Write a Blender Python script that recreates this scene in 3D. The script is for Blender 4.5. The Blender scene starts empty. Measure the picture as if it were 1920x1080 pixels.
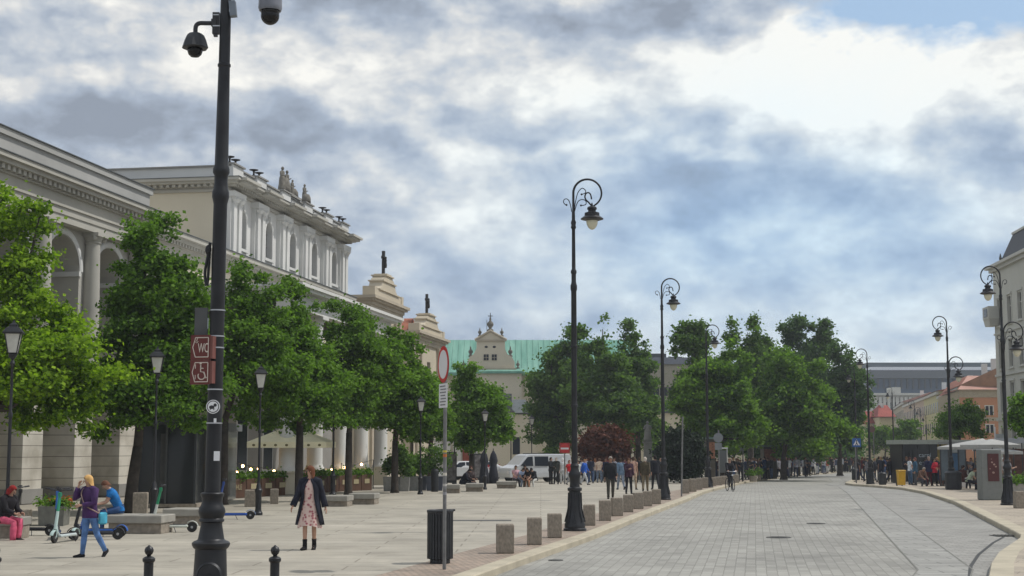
import bpy, math, random
import numpy as np
from mathutils import Vector, Matrix

# ------------------------------------------------------------------ camera, sky, sun
F = 2700.0                        # focal length in photo pixels (1920 wide)
PITCH = math.atan(300.0 / F)
CP, SP = math.cos(PITCH), math.sin(PITCH)
EYE = 2.05
sc = bpy.context.scene
COL = sc.collection
cam_d = bpy.data.cameras.new('camera')
cam_d.sensor_width = 36.0
cam_d.lens = F / 1920 * 36.0
cam_d.clip_start = 0.1
cam_d.clip_end = 5000
cam = bpy.data.objects.new('camera', cam_d)
COL.objects.link(cam)
cam.location = (0, 0, EYE)
cam.rotation_euler = (math.pi / 2 + PITCH, 0, 0)
sc.camera = cam
sc.view_settings.view_transform = 'Standard'
sc.view_settings.look = 'None'
sc.view_settings.exposure = 0.0
sc.view_settings.gamma = 1.0
sc.view_settings.use_curve_mapping = False
sc.render.resolution_x, sc.render.resolution_y = 1024, 576
sc.cycles.use_denoising = True
sc.cycles.max_bounces = 5
sc.cycles.diffuse_bounces = 3
sc.cycles.glossy_bounces = 2
sc.cycles.transmission_bounces = 4
sc.cycles.transparent_max_bounces = 6

SUN_AZ = math.radians(80)         # clockwise from +Y: the sun stands to the right of the street
SUN_EL = math.radians(56)
to_sun = Vector((math.sin(SUN_AZ) * math.cos(SUN_EL), math.cos(SUN_AZ) * math.cos(SUN_EL), math.sin(SUN_EL)))
sd = bpy.data.lights.new('sun', 'SUN')
sd.energy = 2.9
sd.angle = math.radians(1.2)
sd.color = (1.0, 0.96, 0.90)
so = bpy.data.objects.new('sun', sd)
COL.objects.link(so)
so.rotation_euler = to_sun.to_track_quat('Z', 'Y').to_euler()
so.location = (60, 0, 80)


def pixdir(u, v):
    a, b = (u - 960) / F, (540 - v) / F
    return Vector((a, CP - b * SP, SP + b * CP)).normalized()


def make_world():
    w = bpy.data.worlds.new('World')
    sc.world = w
    w.use_nodes = True
    nt = w.node_tree
    nt.nodes.clear()
    N, L = nt.nodes.new, nt.links.new

    def math_n(op, a, b=None, c=None):
        n = N('ShaderNodeMath'); n.operation = op
        for k, x in enumerate((a, b, c)):
            if x is None: continue
            if isinstance(x, (int, float)): n.inputs[k].default_value = x
            else: L(x, n.inputs[k])
        return n.outputs[0]

    def vm(op, a, b=None):
        n = N('ShaderNodeVectorMath'); n.operation = op
        for k, x in enumerate((a, b)):
            if x is None: continue
            if isinstance(x, tuple): n.inputs[k].default_value = x
            elif k < 2 and op == 'SCALE' and k == 1: L(x, n.inputs['Scale'])
            else: L(x, n.inputs[k])
        return n.outputs['Value'] if op in ('LENGTH', 'DOT_PRODUCT') else n.outputs[0]

    def noise(vec, scale, detail=6, rough=0.55, dist=0.0):
        n = N('ShaderNodeTexNoise')
        n.inputs['Scale'].default_value = scale
        n.inputs['Detail'].default_value = detail
        n.inputs['Roughness'].default_value = rough
        n.inputs['Distortion'].default_value = dist
        L(vec, n.inputs['Vector'])
        return n
    sky = N('ShaderNodeTexSky')
    sky.sky_type = 'NISHITA'
    sky.sun_disc = False
    sky.sun_elevation = SUN_EL
    sky.sun_rotation = SUN_AZ
    sky.air_density = 1.0
    sky.dust_density = 1.5
    tc = N('ShaderNodeTexCoord')
    D = vm('NORMALIZE', tc.outputs['Generated'])
    sep = N('ShaderNodeSeparateXYZ'); L(D, sep.inputs[0])
    # flattened cloud-layer coordinates
    zz = math_n('ADD', math_n('ABSOLUTE', sep.outputs[2]), 0.22)
    comb = N('ShaderNodeCombineXYZ')
    L(math_n('DIVIDE', sep.outputs[0], zz), comb.inputs[0])
    L(math_n('DIVIDE', sep.outputs[1], zz), comb.inputs[1])
    comb.inputs[2].default_value = 3.7
    P = comb.outputs[0]
    S = vm('MULTIPLY', D, (1.0, 1.0, 1.7))
    warp = noise(S, 6.0, 4, 0.6)
    wv = vm('MULTIPLY', vm('SUBTRACT', warp.outputs['Color'], (0.5, 0.5, 0.5)), (0.17, 0.17, 0.08))
    DW = vm('ADD', D, wv)

    def blob(u, v, su, sv, wgt, acc=None):
        c = pixdir(u, v)
        k = (F / su, F / su, F / sv)
        n = N('ShaderNodeVectorMath'); n.operation = 'MULTIPLY_ADD'
        L(DW, n.inputs[0]); n.inputs[1].default_value = k; n.inputs[2].default_value = tuple(-c[i] * k[i] for i in range(3))
        ln = vm('DOT_PRODUCT', n.outputs[0], n.outputs[0])
        e = math_n('POWER', math.exp(-1), ln)
        return math_n('MULTIPLY', e, wgt) if acc is None else math_n('MULTIPLY_ADD', e, wgt, acc)
    # brightness field: 0 = dark slate cloud, 1 = sunlit white
    fields = [(120, 30, 420, 60, .10), (50, 140, 150, 38, .30), (215, 165, 120, 24, .26), (420, 150, 150, 60, .10), (30, 265, 330, 60, -.26),
              (330, 215, 260, 42, -.22), (560, 262, 260, 40, -.22), (640, 0, 300, 34, -.14), (520, 110, 200, 60, .12), (500, 295, 120, 18, .34), (900, 90, 120, 40, .1),
              (620, 180, 160, 30, .18), (1000, 15, 420, 42, -.16), (1330, 40, 230, 48, -.24), (1250, 110, 380, 36, .16), (1500, 150, 360, 60, .34),
              (1740, 170, 420, 85, .42), (1540, 40, 60, 80, .30), (1050, 180, 260, 40, .14), (1100, 295, 130, 15, .28), (1225, 282, 34, 18, .28), (1340, 290, 40, 14, .25), (920, 320, 26, 20, .25),
              (830, 420, 90, 55, .20), (700, 340, 160, 50, .10), (250, 250, 420, 120, -.08), (620, 330, 200, 60, .08), (1300, 430, 700, 130, -.16),
              (1480, 340, 360, 60, -.10), (1000, 560, 240, 45, .16), (1720, 668, 300, 22, .30), (1800, 400, 180, 50, .12), (1620, 480, 260, 60, .05),
              (760, 560, 240, 60, -.08), (1300, 620, 420, 60, -.04), (1590, 145, 50, 18, -.32), (1880, 150, 60, 30, -.15), (1000, 250, 90, 30, -.12)]
    acc = None
    for f in fields:
        acc = blob(*f, acc=acc)
    n1 = noise(S, 7.5, 8, 0.60, 0.0)
    n2 = noise(S, 26.0, 7, 0.6, 0.0)
    t = math_n('ADD', acc, 0.68)
    calm = math_n('SUBTRACT', 1.0, math_n('MINIMUM', blob(1400, 500, 680, 240, 1.05), 0.76))
    t = math_n('ADD', t, math_n('MULTIPLY', math_n('MULTIPLY', math_n('SUBTRACT', n1.outputs['Fac'], 0.5), 1.12), calm))
    t = math_n('ADD', t, math_n('MULTIPLY', math_n('MULTIPLY', math_n('SUBTRACT', n2.outputs['Fac'], 0.5), 0.58), calm))
    # soft billow edges: lighten one side of each puff
    S2 = vm('ADD', S, (0.02, 0.0, 0.03))
    n3 = noise(S2, 7.5, 4, 0.60, 0.0)
    t = math_n('ADD', t, math_n('MULTIPLY', math_n('SUBTRACT', n1.outputs['Fac'], n3.outputs['Fac']), 1.5))
    vo = N('ShaderNodeTexVoronoi'); vo.inputs['Scale'].default_value = 15.0; vo.inputs['Detail'].default_value = 2.0; vo.inputs['Roughness'].default_value = 0.55; 
    L(vm('ADD', vm('MULTIPLY', DW, (1.0, 1.0, 1.6)), vm('MULTIPLY', vm('SUBTRACT', n2.outputs['Color'], (0.5, 0.5, 0.5)), (0.03, 0.03, 0.03))), vo.inputs['Vector'])
    t = math_n('ADD', t, math_n('MULTIPLY', math_n('MULTIPLY', math_n('SUBTRACT', 0.45, vo.outputs['Distance']), 0.40), calm))
    ramp = N('ShaderNodeValToRGB')
    cr = ramp.color_ramp
    cr.elements[0].position = 0.0; cr.elements[0].color = (0.30, 0.345, 0.42, 1)
    cr.elements[1].position = 0.92; cr.elements[1].color = (1.0, 0.985, 0.93, 1)
    e = cr.elements.new(0.30); e.color = (0.41, 0.475, 0.575, 1)
    e = cr.elements.new(0.50); e.color = (0.56, 0.61, 0.675, 1)
    e = cr.elements.new(0.66); e.color = (0.72, 0.735, 0.745, 1)
    L(t, ramp.inputs[0])
    # the right half of the sky is bluer
    tint = blob(1450, 470, 640, 260, 1.0)
    mixb = N('ShaderNodeMixRGB'); mixb.blend_type = 'MULTIPLY'
    L(math_n('MINIMUM', math_n('MAXIMUM', tint, 0.0), 1.0), mixb.inputs[0])
    L(ramp.outputs[0], mixb.inputs[1]); mixb.inputs[2].default_value = (0.80, 1.0, 1.18, 1)
    # clear blue gap, upper right
    gap = blob(1770, 12, 250, 75, 1.35)
    gapn = math_n('ADD', gap, math_n('MULTIPLY', math_n('SUBTRACT', n2.outputs['Fac'], 0.5), 1.4))
    gm = N('ShaderNodeMapRange'); gm.inputs[1].default_value = 0.42; gm.inputs[2].default_value = 0.85
    L(gapn, gm.inputs[0])
    STR = 0.12
    sc_c = N('ShaderNodeMixRGB'); sc_c.blend_type = 'MULTIPLY'; sc_c.inputs[0].default_value = 1.0
    L(mixb.outputs[0], sc_c.inputs[1]); k = 1.0 / STR; sc_c.inputs[2].default_value = (k, k, k, 1)
    blue = N('ShaderNodeMixRGB'); blue.blend_type = 'MIX'; blue.inputs[0].default_value = 0.45
    L(sky.outputs[0], blue.inputs[1]); blue.inputs[2].default_value = (0.52 * k, 0.74 * k, 0.98 * k, 1)
    fin = N('ShaderNodeMixRGB')
    L(gm.outputs[0], fin.inputs[0]); L(sc_c.outputs[0], fin.inputs[1]); L(blue.outputs[0], fin.inputs[2])
    bg = N('ShaderNodeBackground'); bg.inputs[1].default_value = STR
    L(fin.outputs[0], bg.inputs[0])
    out = N('ShaderNodeOutputWorld'); L(bg.outputs[0], out.inputs[0])


make_world()

# ------------------------------------------------------------------ ground height and picking
GY = [-200, 70, 97, 130, 160, 250, 600, 3000]
GZ = [0, -0.03, -0.30, -0.53, -0.65, -1.0, -1.5, -2.0]


def gz(y):
    return float(np.interp(y, GY, GZ))


def G(u, v, dz=0.0):
    """ground point seen at photo pixel (u, v)"""
    d = pixdir(u, v)
    y = 30.0
    for _ in range(60):
        t = (gz(y) + dz - EYE) / d.z
        y = 0.5 * y + 0.5 * min(max(t * d.y, 2), 2000)
    return Vector((d.x / d.y * y, y, gz(y) + dz))


def at(u, v, y):
    """point seen at (u, v) at distance y"""
    d = pixdir(u, v)
    return Vector((d.x / d.y * y, y, EYE + d.z / d.y * y))


def ppm(y):
    return F / y        # photo pixels per metre at distance y


def X(u, y):
    return (u - 960) / F * (y * CP) if False else (u - 960) / F * y


# ------------------------------------------------------------------ materials
MATS = {}


def srgb(c):
    return tuple(((x / 255) / 12.92 if x / 255 <= 0.04045 else ((x / 255 + 0.055) / 1.055) ** 2.4) for x in c)


def mat(name, col, rough=0.7, metal=0.0, var=0.12, scale=6.0, bump=0.0, spec=0.4, emis=None, detail=4):
    """plain surface with noise-driven tone variation"""
    if name in MATS: return MATS[name]
    m = bpy.data.materials.new(name); m.use_nodes = True
    nt = m.node_tree; bs = nt.nodes['Principled BSDF']
    bs.inputs['Roughness'].default_value = rough
    bs.inputs['Metallic'].default_value = metal
    bs.inputs['Specular IOR Level'].default_value = spec
    tc = nt.nodes.new('ShaderNodeTexCoord')
    nz = nt.nodes.new('ShaderNodeTexNoise'); nz.inputs['Scale'].default_value = scale; nz.inputs['Detail'].default_value = detail
    nt.links.new(tc.outputs['Object'], nz.inputs['Vector'])
    r = nt.nodes.new('ShaderNodeValToRGB')
    r.color_ramp.elements[0].position = 0.3; r.color_ramp.elements[1].position = 0.7
    r.color_ramp.elements[0].color = tuple(max(0, c * (1 - var)) for c in col) + (1,)
    r.color_ramp.elements[1].color = tuple(min(1, c * (1 + var)) for c in col) + (1,)
    nt.links.new(nz.outputs['Fac'], r.inputs[0]); nt.links.new(r.outputs[0], bs.inputs['Base Color'])
    if bump:
        b = nt.nodes.new('ShaderNodeBump'); b.inputs['Strength'].default_value = bump
        nz2 = nt.nodes.new('ShaderNodeTexNoise'); nz2.inputs['Scale'].default_value = scale * 6; nz2.inputs['Detail'].default_value = 6
        nt.links.new(tc.outputs['Object'], nz2.inputs['Vector'])
        nt.links.new(nz2.outputs['Fac'], b.inputs['Height']); nt.links.new(b.outputs[0], bs.inputs['Normal'])
    if emis:
        bs.inputs['Emission Color'].default_value = emis[0] + (1,)
        bs.inputs['Emission Strength'].default_value = emis[1]
    MATS[name] = m
    return m


def brick_mat(name, c1, c2, mortar, bw, rh, ms, rot=0.0, loc=(0, 0, 0), offset=0.5, rough=0.75, var=0.25, bump=0.3, vscale=0.35, bias=0.0, smooth=0.1):
    if name in MATS: return MATS[name]
    m = bpy.data.materials.new(name); m.use_nodes = True
    nt = m.node_tree; bs = nt.nodes['Principled BSDF']; L = nt.links.new; N = nt.nodes.new
    bs.inputs['Roughness'].default_value = rough
    tc = N('ShaderNodeTexCoord'); mp = N('ShaderNodeMapping')
    mp.inputs['Rotation'].default_value = (0, 0, rot); mp.inputs['Location'].default_value = loc
    L(tc.outputs['Object'], mp.inputs['Vector'])
    br = N('ShaderNodeTexBrick'); br.offset = offset; br.inputs['Scale'].default_value = 1.0
    br.inputs['Color1'].default_value = c1 + (1,); br.inputs['Color2'].default_value = c2 + (1,); br.inputs['Mortar'].default_value = mortar + (1,)
    br.inputs['Mortar Size'].default_value = ms; br.inputs['Brick Width'].default_value = bw; br.inputs['Row Height'].default_value = rh
    br.inputs['Bias'].default_value = bias; br.inputs['Mortar Smooth'].default_value = smooth
    wn = N('ShaderNodeTexNoise'); wn.inputs['Scale'].default_value = 2.2; wn.inputs['Detail'].default_value = 3
    L(mp.outputs[0], wn.inputs['Vector'])
    wm = N('ShaderNodeVectorMath'); wm.operation = 'MULTIPLY_ADD'; wm.inputs[1].default_value = (0.03, 0.03, 0.0)
    L(wn.outputs['Color'], wm.inputs[0]); L(mp.outputs[0], wm.inputs[2])
    L(wm.outputs[0], br.inputs['Vector'])
    nz = N('ShaderNodeTexNoise'); nz.inputs['Scale'].default_value = vscale; nz.inputs['Detail'].default_value = 8; nz.inputs['Roughness'].default_value = 0.7
    L(tc.outputs['Object'], nz.inputs['Vector'])
    mr = N('ShaderNodeMapRange'); mr.inputs[1].default_value = 0.3; mr.inputs[2].default_value = 0.7
    mr.inputs[3].default_value = 1 - var; mr.inputs[4].default_value = 1 + var * 0.6
    L(nz.outputs['Fac'], mr.inputs[0])
    sn = N('ShaderNodeTexNoise'); sn.inputs['Scale'].default_value = 0.75; sn.inputs['Detail'].default_value = 9; sn.inputs['Roughness'].default_value = 0.68; sn.inputs['Distortion'].default_value = 0.6
    L(tc.outputs['Object'], sn.inputs['Vector'])
    sm = N('ShaderNodeMapRange'); sm.inputs[1].default_value = 0.52; sm.inputs[2].default_value = 0.72; sm.inputs[3].default_value = 1.0; sm.inputs[4].default_value = 0.74
    L(sn.outputs['Fac'], sm.inputs[0])
    gv = N('ShaderNodeTexVoronoi'); gv.inputs['Scale'].default_value = 1.7; L(tc.outputs['Object'], gv.inputs['Vector'])
    gs = N('ShaderNodeMapRange'); gs.inputs[1].default_value = 0.05; gs.inputs[2].default_value = 0.08; gs.inputs[3].default_value = 0.72; gs.inputs[4].default_value = 1.0
    L(gv.outputs['Distance'], gs.inputs[0])
    m1 = N('ShaderNodeMath'); m1.operation = 'MULTIPLY'; L(sm.outputs[0], m1.inputs[0]); L(gs.outputs[0], m1.inputs[1])
    m2 = N('ShaderNodeMath'); m2.operation = 'MULTIPLY'; L(m1.outputs[0], m2.inputs[0]); L(mr.outputs[0], m2.inputs[1])
    mx = N('ShaderNodeVectorMath'); mx.operation = 'SCALE'
    L(br.outputs['Color'], mx.inputs[0]); L(m2.outputs[0], mx.inputs['Scale'])
    L(mx.outputs[0], bs.inputs['Base Color'])
    b = N('ShaderNodeBump'); b.inputs['Strength'].default_value = bump; b.inputs['Distance'].default_value = 0.02; b.invert = True
    L(br.outputs['Fac'], b.inputs['Height']); L(b.outputs[0], bs.inputs['Normal'])
    MATS[name] = m
    return m


def glass_mat(name, col=(0.03, 0.04, 0.05), rough=0.06):
    if name in MATS: return MATS[name]
    m = bpy.data.materials.new(name); m.use_nodes = True
    bs = m.node_tree.nodes['Principled BSDF']
    bs.inputs['Base Color'].default_value = col + (1,)
    bs.inputs['Roughness'].default_value = rough
    bs.inputs['Specular IOR Level'].default_value = 0.32
    MATS[name] = m
    return m


def leaf_mat(name, dark, light, tr=0.35, seed=0.0, scale=0.5):
    if name in MATS: return MATS[name]
    m = bpy.data.materials.new(name); m.use_nodes = True
    nt = m.node_tree; nt.nodes.clear(); N = nt.nodes.new; L = nt.links.new
    ge = N('ShaderNodeNewGeometry')
    nz = N('ShaderNodeTexNoise'); nz.inputs['Scale'].default_value = scale; nz.inputs['Detail'].default_value = 3
    tc = N('ShaderNodeTexCoord'); L(tc.outputs['Object'], nz.inputs['Vector'])
    add = N('ShaderNodeMath'); add.operation = 'MULTIPLY_ADD'; add.inputs[1].default_value = 0.55
    L(ge.outputs['Random Per Island'], add.inputs[0]); L(nz.outputs['Fac'], add.inputs[2])
    r = N('ShaderNodeValToRGB'); r.color_ramp.elements[0].position = 0.42; r.color_ramp.elements[1].position = 1.0
    r.color_ramp.elements[0].color = dark + (1,); r.color_ramp.elements[1].color = light + (1,)
    L(add.outputs[0], r.inputs[0])
    df = N('ShaderNodeBsdfPrincipled'); df.inputs['Roughness'].default_value = 0.7; df.inputs['Specular IOR Level'].default_value = 0.12
    L(r.outputs[0], df.inputs['Base Color'])
    t = N('ShaderNodeBsdfTranslucent')
    mc = N('ShaderNodeMixRGB'); mc.blend_type = 'MULTIPLY'; mc.inputs[0].default_value = 1; mc.inputs[2].default_value = (1.3, 1.5, 0.5, 1)
    L(r.outputs[0], mc.inputs[1]); L(mc.outputs[0], t.inputs[0])
    mx = N('ShaderNodeMixShader'); mx.inputs[0].default_value = tr
    L(df.outputs[0], mx.inputs[1]); L(t.outputs[0], mx.inputs[2])
    o = N('ShaderNodeOutputMaterial'); L(mx.outputs[0], o.inputs[0])
    MATS[name] = m
    return m


# ------------------------------------------------------------------ mesh builder
class MB:
    def __init__(s):
        s.v = []; s.f = []; s.m = []; s.mi = 0

    def add(s, vs, fs):
        b = len(s.v)
        s.v.extend([tuple(p) for p in vs])
        for f in fs:
            s.f.append(tuple(b + i for i in f)); s.m.append(s.mi)
        return s

    def box(s, c, d, rz=0.0, taper=1.0, rot=None):
        hx, hy, hz = d[0] / 2, d[1] / 2, d[2] / 2
        vs = [(-hx, -hy, -hz), (hx, -hy, -hz), (hx, hy, -hz), (-hx, hy, -hz),
              (-hx * taper, -hy * taper, hz), (hx * taper, -hy * taper, hz), (hx * taper, hy * taper, hz), (-hx * taper, hy * taper, hz)]
        M = Matrix.Rotation(rz, 3, 'Z') if rot is None else rot
        vs = [M @ Vector(p) + Vector(c) for p in vs]
        return s.add(vs, [(0, 3, 2, 1), (4, 5, 6, 7), (0, 1, 5, 4), (1, 2, 6, 5), (2, 3, 7, 6), (3, 0, 4, 7)])

    def bb(s, x0, x1, y0, y1, z0, z1):
        return s.box(((x0 + x1) / 2, (y0 + y1) / 2, (z0 + z1) / 2), (abs(x1 - x0), abs(y1 - y0), abs(z1 - z0)))

    def bevbox(s, c, d, bev, rz=0.0):
        hx, hy, hz = d[0] / 2, d[1] / 2, d[2] / 2
        M = Matrix.Rotation(rz, 3, 'Z'); rings = []
        for z, k in ((-hz, bev), (-hz + bev, 0), (hz - bev, 0), (hz, bev)):
            a, b = hx - k, hy - k
            q = bev * 0.5
            rings.append([(-a, -b + q, z), (-a + q, -b, z), (a - q, -b, z), (a, -b + q, z), (a, b - q, z), (a - q, b, z), (-a + q, b, z), (-a, b - q, z)])
        vs = [M @ Vector(p) + Vector(c) for r in rings for p in r]
        fs = []
        for k in range(3):
            for i in range(8):
                j = (i + 1) % 8
                fs.append((k * 8 + i, k * 8 + j, k * 8 + 8 + j, k * 8 + 8 + i))
        fs.append(tuple(reversed(range(8)))); fs.append(tuple(range(24, 32)))
        return s.add(vs, fs)

    def lathe(s, prof, n=16, c=(0, 0, 0), sx=1.0, sy=1.0, M=None, cap=True, seg=None):
        vs = []
        for r, z in prof:
            for i in range(n):
                a = 2 * math.pi * i / n
                vs.append(Vector((r * sx * math.cos(a), r * sy * math.sin(a), z)))
        if M is not None: vs = [M @ p for p in vs]
        vs = [p + Vector(c) for p in vs]
        fs = []
        for k in range(len(prof) - 1):
            for i in range(n):
                j = (i + 1) % n
                fs.append((k * n + i, k * n + j, (k + 1) * n + j, (k + 1) * n + i))
        if cap:
            fs.append(tuple(reversed(range(n)))); fs.append(tuple(range((len(prof) - 1) * n, len(prof) * n)))
        return s.add(vs, fs)

    def tube(s, pts, r, n=8, flat=1.0, cap=True):
        pts = [Vector(p) for p in pts]
        rs = r if isinstance(r, (list, tuple)) else [r] * len(pts)
        vs = []; up = None
        for k, p in enumerate(pts):
            t = (pts[min(k + 1, len(pts) - 1)] - pts[max(k - 1, 0)])
            if t.length < 1e-9: t = Vector((0, 0, 1))
            t.normalize()
            if up is None:
                ref = Vector((1, 0, 0)) if abs(t.x) < 0.9 else Vector((0, 1, 0))
                up = (ref - t * ref.dot(t)).normalized()
            else:
                up = (up - t * up.dot(t))
                up = up.normalized() if up.length > 1e-6 else Vector((1, 0, 0))
            sd_ = t.cross(up)
            rr = rs[k]
            ra, rb = rr if isinstance(rr, tuple) else (rr, rr * flat)
            for i in range(n):
                a = 2 * math.pi * i / n
                vs.append(p + up * (ra * math.cos(a)) + sd_ * (rb * math.sin(a)))
        fs = []
        for k in range(len(pts) - 1):
            for i in range(n):
                j = (i + 1) % n
                fs.append((k * n + i, k * n + j, (k + 1) * n + j, (k + 1) * n + i))
        if cap:
            fs.append(tuple(reversed(range(n)))); fs.append(tuple(range((len(pts) - 1) * n, len(pts) * n)))
        return s.add(vs, fs)

    def ball(s, c, r, n=12, m=8, M=None):
        rx, ry, rz = r if isinstance(r, tuple) else (r, r, r)
        prof = [(math.sin(math.pi * k / m), -math.cos(math.pi * k / m)) for k in range(m + 1)]
        prof[0] = (0.02, -1); prof[-1] = (0.02, 1)
        S = Matrix.Diagonal((rx, ry, rz))
        return s.lathe(prof, n, c, M=(M @ S) if M is not None else S)

    def prism(s, poly, z0, z1, M=None, c=(0, 0, 0)):
        n = len(poly)
        vs = [Vector((x, y, z0)) for x, y in poly] + [Vector((x, y, z1)) for x, y in poly]
        if M is not None: vs = [M @ p for p in vs]
        vs = [p + Vector(c) for p in vs]
        fs = [tuple(reversed(range(n))), tuple(range(n, 2 * n))]
        for i in range(n):
            j = (i + 1) % n
            fs.append((i, j, n + j, n + i))
        return s.add(vs, fs)

    def sheet(s, poly, z=None):
        return s.add([(p[0], p[1], p[2] if len(p) > 2 else z) for p in poly], [tuple(range(len(poly)))])

    def wall(s, x0, x1, z0, z1, holes, y=0.0, reveal=0.25):
        """wall in the xz plane facing -y with rectangular holes (a,b,c,d)=(x0,x1,z0,z1) and reveals going to +y"""
        xs = sorted(set([x0, x1] + [h[0] for h in holes] + [h[1] for h in holes]))
        zs = sorted(set([z0, z1] + [h[2] for h in holes] + [h[3] for h in holes]))
        for i in range(len(xs) - 1):
            for k in range(len(zs) - 1):
                cx, cz = (xs[i] + xs[i + 1]) / 2, (zs[k] + zs[k + 1]) / 2
                if any(h[0] < cx < h[1] and h[2] < cz < h[3] for h in holes): continue
                s.add([(xs[i], y, zs[k]), (xs[i + 1], y, zs[k]), (xs[i + 1], y, zs[k + 1]), (xs[i], y, zs[k + 1])], [(0, 1, 2, 3)])
        for a, b, c, d in holes:
            e = y + reveal
            s.add([(a, y, c), (b, y, c), (b, y, d), (a, y, d), (a, e, c), (b, e, c), (b, e, d), (a, e, d)],
                  [(0, 4, 5, 1), (1, 5, 6, 2), (2, 6, 7, 3), (3, 7, 4, 0)])
        return s

    def arch(s, x0, x1, z0, z1, cx, r, zs, y=0.0, reveal=0.4, n=14):
        """wall panel with a round-headed opening of radius r, springing at zs, open down to z0"""
        s.add([(x0, y, z0), (cx - r, y, z0), (cx - r, y, z1), (x0, y, z1)], [(0, 1, 2, 3)])
        s.add([(cx + r, y, z0), (x1, y, z0), (x1, y, z1), (cx + r, y, z1)], [(0, 1, 2, 3)])
        pts = [(cx - r * math.cos(math.pi * k / n), zs + r * math.sin(math.pi * k / n)) for k in range(n + 1)]
        for k in range(n):
            (xa, za), (xb, zb) = pts[k], pts[k + 1]
            s.add([(xa, y, za), (xb, y, zb), (xb, y, z1), (xa, y, z1)], [(0, 1, 2, 3)])
            s.add([(xa, y, za), (xa, y + reveal, za), (xb, y + reveal, zb), (xb, y, zb)], [(0, 1, 2, 3)])
        s.add([(cx - r, y, z0), (cx - r, y + reveal, z0), (cx - r, y + reveal, zs), (cx - r, y, zs)], [(0, 1, 2, 3)])
        s.add([(cx + r, y, z0), (cx + r, y, zs), (cx + r, y + reveal, zs), (cx + r, y + reveal, z0)], [(0, 1, 2, 3)])
        return s

    def build(s, name, mats, parent=None, label=None, smooth=False, link=True, **kw):
        me = bpy.data.meshes.new(name)
        me.from_pydata(s.v, [], s.f)
        ms = mats if isinstance(mats, (list, tuple)) else [mats]
        for m in ms: me.materials.append(m)
        if len(ms) > 1: me.polygons.foreach_set('material_index', s.m)
        if smooth: me.polygons.foreach_set('use_smooth', [True] * len(s.f))
        me.update()
        o = bpy.data.objects.new(name, me)
        if link: COL.objects.link(o)
        if parent is not None: o.parent = parent
        if smooth == 'auto': auto(o)
        tag(o, label, **kw)
        return o


def auto(o, ang=35):
    me = o.data
    me.polygons.foreach_set('use_smooth', [True] * len(me.polygons))
    try:
        me.set_sharp_from_angle(angle=math.radians(ang))
    except Exception:
        pass


def tag(o, label=None, cat=None, group=None, kind=None):
    if label: o['label'] = label
    if cat: o['category'] = cat
    if group: o['group'] = group
    if kind: o['kind'] = kind
    return o


def thing(name, label, cat, loc=(0, 0, 0), rz=0.0, group=None, scale=1.0):
    o = bpy.data.objects.new(name, None)
    COL.objects.link(o)
    o.empty_display_size = 0.2
    o.location = loc; o.rotation_euler = (0, 0, rz)
    o.scale = scale if isinstance(scale, tuple) else (scale,) * 3
    tag(o, label, cat, group)
    return o


def kids(o):
    return [c for c in KIDS.get(o.name, [])]


def dup(root, label, loc, rz=0.0, scale=1.0, group=None, cat=None):
    """copy a thing with its parts and sub-parts"""
    r = root.copy(); COL.objects.link(r)
    r.location = loc; r.rotation_euler = (0, 0, rz)
    r.scale = scale if isinstance(scale, tuple) else (scale,) * 3
    r['label'] = label
    if group: r['group'] = group
    for ch in list(root.children):
        c = ch.copy(); COL.objects.link(c); c.parent = r
        for g in list(ch.children):
            d = g.copy(); COL.objects.link(d); d.parent = c
    return r


rnd = random.Random(7)
# ------------------------------------------------------------------ ground, road, pavements
PAVE = brick_mat('plaza_paving', (0.40, 0.368, 0.305), (0.35, 0.32, 0.262), (0.235, 0.21, 0.168), 3.4, 0.86, 0.020, rot=0.02, var=0.30, bump=0.2)
SETT = brick_mat('granite_setts', (0.34, 0.332, 0.30), (0.27, 0.262, 0.236), (0.215, 0.208, 0.185), 0.42, 0.19, 0.010, rot=math.radians(90 + 9.5), var=0.3, bump=0.3, vscale=0.22)
BAY = brick_mat('bay_setts', (0.325, 0.316, 0.29), (0.25, 0.243, 0.225), (0.18, 0.172, 0.155), 0.36, 0.22, 0.010, rot=0.10, var=0.25, bump=0.25)
BAND = brick_mat('band_setts', (0.33, 0.325, 0.30), (0.27, 0.265, 0.245), (0.12, 0.12, 0.11), 1.1, 0.40, 0.016, rot=0.0, var=0.18, bump=0.3)
KERB = mat('kerb_sandstone', (0.42, 0.375, 0.285), 0.8, var=0.15, scale=1.3, bump=0.2)
COBB = brick_mat('cobbles', (0.40, 0.30, 0.235), (0.29, 0.235, 0.19), (0.20, 0.17, 0.13), 0.14, 0.13, 0.012, rot=0.3, var=0.3, bump=0.5, vscale=0.8)
RPAV = brick_mat('right_paving', (0.42, 0.36, 0.28), (0.35, 0.30, 0.24), (0.26, 0.22, 0.17), 0.6, 0.5, 0.012, rot=0.45, var=0.2, bump=0.15)
FARG = mat('far_ground', (0.22, 0.22, 0.20), 0.9, var=0.2, scale=0.1)

RD = -0.13
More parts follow.
